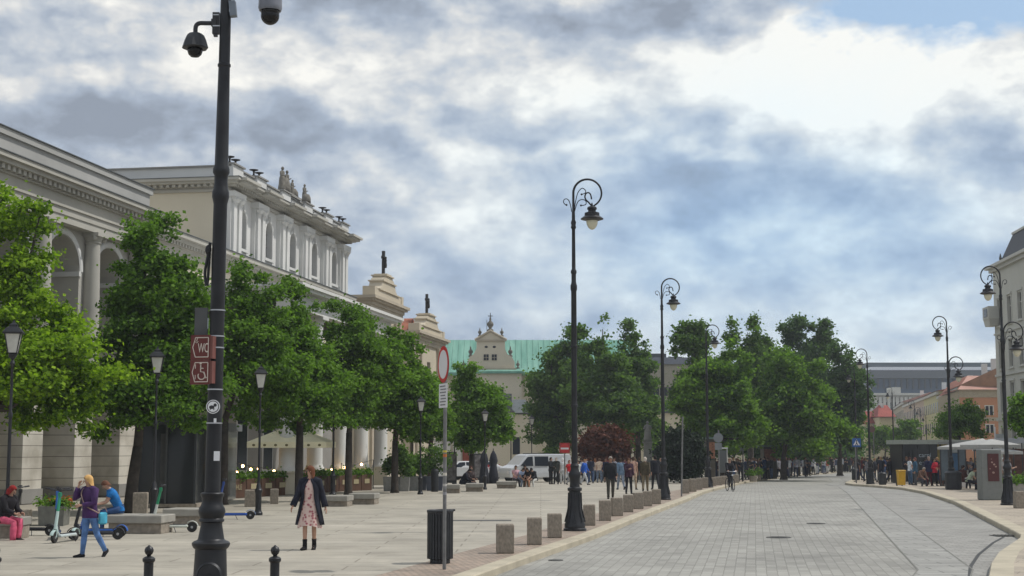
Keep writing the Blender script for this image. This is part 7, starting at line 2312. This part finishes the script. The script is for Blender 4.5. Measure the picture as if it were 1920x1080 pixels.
VW = mat('van_silver_white', (.52, .54, .56), .25, .1, var=.03, spec=.6)
prof = [(2.42, .35), (2.48, .7), (2.35, 1.0), (1.75, 1.22), (1.1, 1.88), (.8, 1.96), (-2.35, 1.96), (-2.46, 1.8), (-2.50, .9), (-2.48, .35)]
gl1 = [('side_window', [(1.62, 1.16), (1.02, 1.76), (.62, 1.80), (.62, 1.14)]), ('side_window', [(.48, 1.14), (.48, 1.80), (-.62, 1.80), (-.62, 1.14)])]
pv_ = Vector((X(1002, 101.5), 101.5, gz(101.5)))
vn = vehicle('parked_van', 'silver-white panel van parked behind the seated people on the square', 'van', pv_, math.radians(180 + 28), prof, 1.9, VW, gl1, (1.55, -1.5), taper=.14)
MB().add([(1.70, -.78, 1.24), (1.70, .78, 1.24), (1.14, .70, 1.84), (1.14, -.70, 1.84)], [(0, 1, 2, 3)]).build('windscreen', DARKW, vn)
mb = MB(); mb.tube([(-.5, -.955, .6), (-2.3, -.955, .6)], .02, 4); mb.tube([(-.72, -.952, .5), (-.72, -.88, 1.85)], .008, 4); mb.tube([(-2.3, -.93, 1.1), (-.8, -.93, 1.1)], .008, 4); mb.build('side_trim', mat('plastic_dark', (.03, .03, .03), .6), vn)
MB().bb(-1.5, .6, -.6, -.55, 1.96, 2.02).build('roof_rail', mat('plastic_dark', (.03, .03, .03), .6), vn)
prof2 = [(2.1, .3), (2.15, .65), (1.95, .85), (1.0, .98), (.35, 1.42), (-.8, 1.46), (-1.75, 1.05), (-2.1, .98), (-2.15, .5), (-2.1, .3)]
gl2 = [('side_window', [(.82, .99), (.30, 1.36), (-.15, 1.38), (-.15, .97)]), ('side_window', [(-.22, .97), (-.22, 1.38), (-.75, 1.38), (-1.35, 1.04)])]
for k, (u, d, rz, paint, lab) in enumerate([(862, 112, 205, mat('car_white', (.62, .64, .66), .2, .05, var=.02, spec=.6), 'white car parked at the gate pillars, behind the seated pair'),
                                 (895, 114, 200, mat('car_white', (.62, .64, .66), .2, .05, var=.02, spec=.6), 'white car mostly hidden by the dark closed parasols'),
                                 (1668, 170, 80, mat('car_pale', (.5, .52, .56), .2, .05, var=.02, spec=.6), 'pale car glimpsed behind the people at the kerb tip')]):
    c = vehicle('parked_car', lab, 'car', Vector((X(u, d), d, gz(d))), math.radians(rz), prof2, 1.75, paint, gl2, (1.35, -1.3), taper=.3)
    MB().add([(.98, -.66, 1.0), (.98, .66, 1.0), (.40, .58, 1.41), (.40, -.58, 1.41)], [(0, 1, 2, 3)]).build('windscreen', DARKW, c)

# --- scooters
def scooter(label, u, v, rz, stem, lower, deck, tilt=0.0, H=1.15, dark=False):
    p = G(u, v)
    t = thing('electric_scooter', label, 'scooter', p, math.radians(rz), group='rental electric scooters')
    M = lambda c: mat('scooter_%02x%02x%02x' % c, srgb(c), .45, var=.05)
    tyre = mat('tyre_rubber', (.02, .02, .02), .8)
    R90 = Matrix.Rotation(math.pi / 2, 3, 'X')
    for x, nm in ((.50, 'front_wheel'), (-.48, 'rear_wheel')):
        mb = MB(); mb.lathe([(.07, -.03), (.11, -.032), (.125, -.015), (.125, .015), (.11, .032), (.07, .03)], 20, (x, 0, .125), M=R90); w = mb.build(nm, tyre, t, smooth='auto')
        mb = MB(); mb.lathe([(.01, -.035), (.075, -.02), (.075, .02), (.01, .035)], 14, (x, 0, .125), M=R90); mb.build('hub', M((150, 152, 154)), w)
    mb = MB(); mb.bevbox((-.02, 0, .15), (.74, .17, .07), .02); mb.tube([(.32, 0, .16), (.40, 0, .24), (.43, 0, .36)], [.04, .04, .035], 8); mb.build('deck', M(deck), t)
    mb = MB(); mb.bevbox((-.02, 0, .188), (.62, .14, .012), .004); mb.build('grip_mat', BLK, t)
    a, b = Vector((.47, 0, .30)), Vector((.30, 0, H - .07))
    mb = MB(); mb.tube([a, a.lerp(b, .5)], [.038, .034], 10); mb.tube([(.50, -.045, .13), (.47, -.045, .30), (.46, 0, .34)], .014, 6); mb.tube([(.50, .045, .13), (.47, .045, .30), (.46, 0, .34)], .014, 6); mb.build('lower_stem', M(lower), t)
    mb = MB(); mb.tube([a.lerp(b, .5), b], [.036, .03], 10); mb.bevbox((.31, 0, H - .10), (.07, .07, .10), .01); mb.build('stem', M(stem), t)
    mb = MB(); mb.tube(smooth_path([(.24, -.25, H + .01), (.28, -.12, H), (.30, 0, H - .02), (.28, .12, H), (.24, .25, H + .01)], 3), .014, 6); mb.box((.31, 0, H + .02), (.05, .07, .04)); mb.build('handlebar', BLK, t)
    for sy in (-1, 1): MB().tube([(.28, sy * .14, H), (.235, sy * .26, H + .012)], .020, 8).build('grip', BLK, t)
    mb = MB()
    for x, a0, a1 in ((.50, 20, 150), (-.48, 40, 175)):
        P = [(x + .15 * math.cos(math.radians(a0 + (a1 - a0) * k / 8)), 0, .125 + .15 * math.sin(math.radians(a0 + (a1 - a0) * k / 8))) for k in range(9)]
        mb.tube(P, [(.012, .045)] * 9, 6)
    mb.build('mudguard', BLK if dark else M(lower), t)
    MB().tube([(-.05, .07, .13), (-.12, .20, .01)], .010, 5).build('kickstand', BLK, t)
    if tilt: t.rotation_euler[1] = 0; t.rotation_euler[0] = tilt
    return t


scooter('green and blue scooter with pale lower stem facing the camera by the flower planter', 122, 1016, -100, (44, 136, 104), (176, 196, 192), (186, 196, 196))
scooter('blue scooter half hidden behind the green and blue one', 106, 1010, -75, (40, 92, 160), (30, 34, 44), (40, 60, 90), dark=True)
scooter('dark scooter behind the person in the purple jacket', 180, 1012, 188, (30, 32, 36), (26, 26, 30), (36, 38, 44), dark=True)
scooter('blue-decked scooter behind the legs of the person in purple', 190, 1006, 175, (50, 96, 170), (42, 92, 170), (36, 84, 160), H=1.1)
scooter('black scooter beside the red-haired person', 58, 1004, 170, (24, 24, 26), (24, 24, 26), (34, 34, 38), dark=True)
scooter('white and green scooter in front of the bench left of the black pole', 323, 998, 184, (34, 130, 90), (196, 200, 192), (200, 206, 196))
scooter('blue scooter right beside the black camera pole pedestal', 438, 974, 188, (38, 66, 130), (120, 134, 160), (36, 78, 160))

# --- bus shelter and kiosk on the right
KY = 97.0; s = ppm(KY)
kk = thing('glass_kiosk', 'black glass kiosk with pale lettering and flat grey-green roof on the right pavement', 'kiosk', (X(1683, KY), KY, gz(KY)))
kx = lambda u: (u - 1683) / s
kz = lambda v: EYE + (840 - v) / s - gz(KY)
mb = MB(); mb.bb(kx(1690), kx(1752), 0, 3.0, .1, kz(833)); mb.build('glass_wall', GLASS, kk)
mb = MB(); mb.bb(kx(1752.5), kx(1776), .4, 3.0, .05, kz(833)); mb.build('yellow_panel', mat('ochre_panel', (.42, .33, .10), .6, var=.25, scale=3), kk)
mb = MB(); mb.bb(kx(1682), kx(1822), -.5, 3.4, kz(833), kz(825)); mb.build('roof', mat('kiosk_roof', (.33, .36, .32), .6), kk)
mb = MB(); mb.bb(kx(1686), kx(1690), -.02, 3.0, 0, kz(833)); mb.build('dark_side', mat('kiosk_dark', (.012, .012, .016), .4), kk)
for u in (1690, 1703, 1716, 1738, 1751): mb = MB(); mb.bb(kx(u) - .03, kx(u) + .03, -.05, -.001, .1, kz(833)); mb.build('mullion', FRM, kk)
WPR = mat('pale_lettering', (.36, .42, .47), .6)
for txt, z_ in (('carni', kz(854)), ('eery', kz(868))):
    cu = bpy.data.curves.new('x', 'FONT'); cu.body = txt; cu.size = .42; cu.extrude = .004; cu.materials.append(WPR)
    o_ = bpy.data.objects.new('tmp_text', cu); COL.objects.link(o_); dg = bpy.context.evaluated_depsgraph_get(); me_ = bpy.data.meshes.new_from_object(o_.evaluated_get(dg)); bpy.data.objects.remove(o_)
    lt = bpy.data.objects.new('lettering', me_); COL.objects.link(lt); lt.parent = kk; lt.location = (kx(1717), -.06, z_ - .1); lt.rotation_euler = (math.pi / 2, 0, 0)
# ad case
KZ = 92.0; s = ppm(KZ)
ad = thing('ad_case', 'grey backlit-style advertising case framed in dark bronze between kiosk and lamp', 'advertising case', (X(1774, KZ), KZ, gz(KZ)))
MB().bb(-14 / s, 16 / s, -.08, .08, .2, 2.25).build('frame', mat('bronze_frame', (.09, .05, .02), .5), ad)
MB().bb(-12 / s, 14 / s, -.1, -.081, .4, 2.15).build('poster', mat('grey_poster', (.15, .155, .165), .4, var=.15), ad)
MB().bb(-12 / s, 14 / s, -.05, .05, 0, .2).build('foot', FRM, ad)
# shelter
SY = 84.0; s = ppm(SY)
sh = thing('bus_shelter', 'glass bus shelter with flat grey roof behind the two-armed lamp', 'bus shelter', (X(1790, SY), SY, gz(SY)))
hx_ = lambda u: (u - 1790) / s
hz = lambda v: EYE + (840 - v) / s - gz(SY)
MB().bb(hx_(1778), hx_(1832), .6, 2.6, hz(833) + .02, hz(828)).build('roof', mat('shelter_roof', (.20, .21, .21), .5), sh)
for u in (1781, 1796, 1815, 1829): MB().bb(hx_(u) - .03, hx_(u) + .03, 2.4, 2.46, 0, hz(833)).build('post', FRM, sh)
for u in (1781, 1829): MB().bb(hx_(u) - .03, hx_(u) + .03, .7, .76, 0, hz(833)).build('post', FRM, sh)
MB().bb(hx_(1782), hx_(1828), 2.42, 2.44, .3, hz(836)).build('glass_pane', mat('shelter_glass', (.12, .16, .19), .15), sh)
MB().bb(hx_(1798), hx_(1813), 2.35, 2.415, .9, 1.9).build('timetable', mat('timetable_blue', (.05, .13, .25), .5), sh)
MB().bb(hx_(1798), hx_(1813), 2.35, 2.415, 1.95, 2.25).build('timetable_header', mat('pale_panel', (.42, .48, .52), .5), sh)
MB().bb(hx_(1785), hx_(1827), 1.9, 2.3, .42, .48).build('bench_seat', FRM, sh)
for u in (1788, 1824): MB().bb(hx_(u) - .03, hx_(u) + .03, 2.0, 2.1, 0, .42).build('bench_leg', FRM, sh)
# white market umbrellas
WCAN = mat('white_canvas', (.38, .38, .365), .8, var=.08)


def awning(label, u0, u1, v_peak, v_edge, y, peak_u=None, sag=.0):
    s = ppm(y); c = (u0 + u1) / 2; g0 = gz(y)
    t = thing('white_parasol', label, 'parasol', (X(c, y), y, g0), group='white market parasols on the right')
    hw = (u1 - u0) / 2 / s; zt = EYE + (840 - v_peak) / s - g0; ze = EYE + (840 - v_edge) / s - g0
    px_ = ((peak_u or c) - c) / s
    mb = MB(); mb.add([(-hw, -1.5, ze), (hw, -1.5, ze), (hw, 1.5, ze), (-hw, 1.5, ze), (px_, 0, zt)], [(0, 1, 4), (1, 2, 4), (2, 3, 4), (3, 0, 4)])
    for a, b in (((-hw, -1.5), (hw, -1.5)), ((hw, -1.5), (hw, 1.5)), ((hw, 1.5), (-hw, 1.5)), ((-hw, 1.5), (-hw, -1.5))):
        mb.add([(a[0], a[1], ze), (b[0], b[1], ze), (b[0], b[1], ze - .14), (a[0], a[1], ze - .14)], [(0, 1, 2, 3)])
    mb.build('canopy', WCAN, t)
    MB().tube([(px_, 0, 0), (px_, 0, zt)], .03, 6).build('pole', FRM, t)


awning('wide white parasol sloping down to the left behind the two-armed lamp', 1768, 1850, 822, 838, 78, 1838)
awning('white parasol with pointed top above the info pillar', 1812, 1890, 823, 834, 74, 1855)
awning('low flat white parasol right behind the info pillar', 1846, 1892, 840, 846, 70)
mk = thing('market_stall', 'dark-roofed stall with red-brown side at the right edge behind the granite cubes', 'stall', (X(1905, 76), 76, gz(76)))
s = ppm(76)
MB().add([(-26 / s, -1, EYE + 8 / s + .1), (40 / s, -1, EYE + 8 / s + .1), (40 / s, 2, EYE + 22 / s), (-26 / s, 2, EYE + 22 / s)], [(0, 1, 2, 3)]).build('roof', FRM, mk)
MB().bb(-6 / s, 40 / s, .2, 2.0, 0, 2.1).build('side_panel', mat('redbrown_panel', (.13, .06, .045), .7, var=.3), mk)
for x in (-22, -6): MB().tube([(x / s, -.9, 0), (x / s, -.9, EYE + .35)], .03, 6).build('post', FRM, mk)
q = G(1905, 925); rng = np.random.default_rng(9)
t = thing('green_planter', 'grey planter with low green plants beyond the right lamp pedestal', 'planter', q)
MB().box((0, 0, .22), (1.2, .7, .44), taper=1.05).build('trough', GRAN2, t)
pads = [(np.array([rng.uniform(-.5, .5), rng.uniform(-.25, .25), .55]), .22, .25) for _ in range(12)]
leaf_object('foliage', leaves(pads, 800, .11, rng), LF_L, t)
# information pillar
q = G(1862, 938); s = ppm(q.y)
ip = thing('info_pillar', 'grey information pillar with a dark red panel on the right pavement', 'information pillar', q, .05)
MB().bevbox((0, .3, 47 / s), (38 / s, .6, 94 / s), .03).build('slab', mat('pillar_grey', (.19, .20, .19), .7, var=.08), ip)
pn = MB().bb(-8 / s, 13 / s, -.03, -.004, 35 / s, 86 / s).build('panel', mat('panel_maroon', (.075, .018, .018), .4), ip)
mb = MB()
for (x, z, r_) in ((0, 70, 2.0), (4, 66, 2.2), (7, 62, 2.0), (-4, 58, 1.2), (2, 51, 2.6), (-1, 76, 1.0)): mb.ball((x / s, -.032, z / s), (r_ / s, .003, r_ * .8 / s), 9, 5)
mb.build('map_print', mat('map_print', (.36, .24, .2), .6), pn)
# bins
q = G(1690, 911); s = ppm(q.y)
t = thing('wheelie_bin', 'yellow wheelie bin at the left end of the shelter', 'bin', q, .1)
MB().box((0, 0, .45), (11 / s, .40, .80), taper=1.15).build('body', YEL, t); MB().bevbox((0, 0, .90), (14 / s, .5, .08), .02).build('lid', YEL, t)
for sx in (-.16, .16): MB().lathe([(.09, -.03), (.09, .03)], 12, (sx, .3, .09), M=Matrix.Rotation(math.pi / 2, 3, 'Y')).build('wheel', BLK, t)
for (u, v, w, tp, lab, name) in [(1605, 900, 15, 879, 'dark round litter bin at the base of the crossing sign', 'litter_bin'), (1655, 909, 14, 886, 'dark litter bin with rounded top among people at the kerb tip', 'litter_bin'), (1788, 918, 30, 884, 'big black litter bin in front of the two-armed lamp', 'litter_bin'), (815, 922, 14, 880, 'slim dark blue-black bin left of the round sign post', 'litter_bin')]:
    q = G(u, v); s = ppm(q.y)
    t = thing(name, lab, 'litter bin', q); r_ = w / 2 / s; h = (v - tp) / s
    mb = MB(); mb.lathe([(r_ * .9, 0), (r_, .05), (r_, h * .85)], 16); mb.build('drum', SLAT, t); mb = MB(); mb.lathe([(r_ * 1.06, h * .85), (r_ * 1.06, h * .9), (r_ * .8, h), (.02, h)], 16); mb.build('lid', SLAT, t)
# luggage / bag by the shelter
q = G(1801, 914); s = ppm(q.y)
t = thing('white_bag', 'tall white bag standing at the feet of the people on the shelter bench', 'bag', q); MB().bevbox((0, -.4, .32), (.38, .25, .62), .04).build('bag_body', WHITE, t); MB().tube([(-.1, -.4, .62), (0, -.4, .78), (.1, -.4, .62)], .012, 5).build('handle', BLK, t)
# small red and white notice at the shelter
q = Vector((X(1836, 79), 79, gz(79)))
t = thing('red_sign', 'small red and white sign panel under the white parasols', 'sign', q)
s = ppm(79); MB().bb(-8 / s, 10 / s, -.04, 0, EYE + 4 / s + .2, EYE - 6 / s + .2).build('panel', RED, t); MB().bb(0, 9 / s, -.05, -.041, EYE + .2 - 4 / s, EYE + .2).build('white_field', WHITE, t); MB().tube([(0, .03, 0), (0, .03, EYE + .3)], .03, 6).build('post', FRM, t)
q = Vector((X(1870, 100), 100, gz(100)))
t = thing('pale_street_sign', 'pale square street sign on a pole in front of the tall pale building', 'road sign', q)
s = ppm(100); MB().bb(-8 / s, 8 / s, -.03, 0, EYE + 12 / s - gz(100), EYE + 26 / s - gz(100)).build('plate', mat('pale_panel2', (.36, .38, .38), .5), t); MB().tube([(-9 / s, .0, 0), (-9 / s, 0, EYE + 48 / s)], .05, 6).build('post', WHITE, t)

# --- monument, planters and kiosks on the square
MYY = 112.0; s = ppm(MYY); q = Vector((X(1213, MYY), MYY, gz(MYY)))
mo = thing('stone_monument', 'grey stone monument, robed figure on a tall pedestal left of the second lamp', 'monument', q)
mzz = lambda v: EYE + (840 - v) / s - q.z
GST = mat('monument_grey', (.20, .20, .185), .85, var=.2, scale=3, bump=.2)
mb = MB(); mb.bb(-1.0, 1.0, -1.0, 1.0, 0, .5); mb.bb(-.7, .7, -.7, .7, .5, 1.3); mb.box((0, 0, (1.3 + mzz(831)) / 2), (15 / s, 15 / s, mzz(831) - 1.3), taper=.95); mb.bb(-9 / s, 9 / s, -9 / s, 9 / s, mzz(831), mzz(828)); mb.build('pedestal', GST, mo)
mb = MB(); figure(mb, 0, mzz(828), (828 - 790) / s, 0); mb.build('figure', GST, mo, smooth=True)
q = G(1399, 898)
# garden planters
for (u, v, w, lab) in [(1412, 903, 17, 'green clipped plant in a round planter right of the two sign backs'), (1424, 900, 8, 'smaller planter bush just right of the round green one')]:
    q = G(u, v); s = ppm(q.y); rng = np.random.default_rng(u); r_ = w / 2 / s
    t = thing('round_planter', lab, 'planter', q, group='round planters on the kerb')
    mb = MB(); mb.lathe([(r_ * .7, 0), (r_, .4), (r_ * .95, .42), (.02, .38)], 14, cap=False); mb.build('pot', GRAN, t)
    pads = [(np.array([rng.normal() * r_ * .4, rng.normal() * r_ * .4, .55]), r_ * .5, .2) for _ in range(8)]
    leaf_object('foliage', leaves(pads, 600, .12, rng), LF_L, t)
for (u, y, w, h, c_, lab) in [(1331, 101, 15, 3.0, (.30, .13, .07), 'terracotta-panelled kiosk beside the dark hedge'), (1441, 118, 24, 2.6, (.26, .10, .06), 'reddish kiosk with flat green roof under the lindens')]:
    s = ppm(y); t = thing('small_kiosk', lab, 'kiosk', (X(u, y), y, gz(y)), group='small kiosks under the trees')
    hw = w / 2 / s
    MB().bb(-hw, hw, 0, 1.6, 0, h).build('body', mat('kiosk_body_%d' % u, (.10, .09, .07), .8), t)
    MB().bb(-hw * .9, hw * .9, -.04, -.001, h * .55, h * .93).build('panel', mat('kiosk_panel_%d' % u, c_, .6, var=.3), t)
    MB().bb(-hw * 1.5, hw * 1.5, -.5, 2.0, h, h + .12).build('roof', mat('kiosk_green', (.14, .22, .17), .6), t)
for k, (u, y) in enumerate([(1362, 98), ]):
    s = ppm(y); t = thing('notice_frame', 'white-framed glass notice case left of the cyclist', 'notice case', (X(u - 8, y), y, gz(y)))
    for sx in (-.32, .22): MB().bb(sx, sx + .05, 0, .05, 0, 2.3).build('post', STONEW, t)
    MB().bb(-.27, .22, .01, .04, .7, 2.2).build('pane', GLG, t)
    MB().bb(-.34, .29, -.01, .06, 2.3, 2.4).build('cap', STONEW, t)

# --- cyclist
q = G(1369, 921, RD) ; s = ppm(q.y)
bk = thing('bicycle', 'black bicycle ridden towards the camera on the left side of the road', 'bicycle', q, math.radians(8))
R90 = Matrix.Rotation(math.pi / 2, 3, 'Y')
for y, nm in ((-.52, 'front_wheel'), (.52, 'rear_wheel')):
    mb = MB(); pts = [(0, y + .33 * math.cos(a), .34 + .33 * math.sin(a)) for a in [2 * math.pi * k / 28 for k in range(29)]]; mb.tube(pts, .020, 6, cap=False); w = mb.build(nm, mat('tyre_rubber', (.02, .02, .02), .8), bk)
    mb = MB()
    for k in range(10): a = math.pi * k / 10; mb.tube([(0, y - .32 * math.cos(a), .34 - .32 * math.sin(a)), (0, y + .32 * math.cos(a), .34 + .32 * math.sin(a))], .003, 3)
    mb.build('spokes', STEEL, w)
mb = MB()
for a, b in (((0, -.38, .82), (0, .10, .30)), ((0, -.36, .86), (0, .22, .80)), ((0, .10, .30), (0, .27, .92)), ((0, .10, .30), (0, .52, .34)), ((0, .22, .80), (0, .52, .34)), ((0, -.52, .34), (0, -.40, .80)), ((0, -.40, .80), (0, -.36, 1.0))): mb.tube([a, b], .018, 6)
mb.build('frame', mat('bike_black', (.02, .02, .025), .4), bk)
mb = MB(); mb.tube([(-.27, -.30, 1.06), (-.1, -.37, 1.04), (.1, -.37, 1.04), (.27, -.30, 1.06)], .014, 6); mb.build('handlebar', STEEL, bk)
MB().bevbox((0, .30, .95), (.16, .26, .06), .02).build('saddle', BLK, bk)
mb = MB(); mb.lathe([(.04, -.02), (.05, .02)], 12, (0, -.46, .86), M=Matrix.Rotation(math.pi / 2, 3, 'X')); mb.build('front_lamp', WHITE, bk)
P = dict(hip=.98, legl=(1.0, 1.05, .02), legr=(.45, .50, .02), arml=(.95, .35, .20, -.1), armr=(.95, .35, .20, -.1), bend=.22, headbend=-.1)
person(bk.location + Vector((0, .28, 0)), math.radians(8), 'person in black riding the bicycle toward the camera', P=P, key='bike', top=('jacket', (26, 26, 32)), legs=('trousers', (30, 32, 38)), hair=('short', (120, 100, 84)))

# ------------------------------------------------------------------ thin summer haze between camera and far buildings
hz_m = bpy.data.materials.new('thin_haze'); hz_m.use_nodes = True
nt = hz_m.node_tree; nt.nodes.clear()
pv_n = nt.nodes.new('ShaderNodeVolumePrincipled'); pv_n.inputs['Density'].default_value = 0.00042
pv_n.inputs['Color'].default_value = (0.86, 0.92, 1.0, 1); pv_n.inputs['Anisotropy'].default_value = 0.2
o_n = nt.nodes.new('ShaderNodeOutputMaterial'); nt.links.new(pv_n.outputs[0], o_n.inputs['Volume'])
mb = MB(); mb.bb(-720, 720, -70, 1215, -4.0, 38)
o = mb.build('haze', hz_m, kind='stuff', label='faint bluish summer haze over the whole street')
sc.cycles.volume_bounces = 0
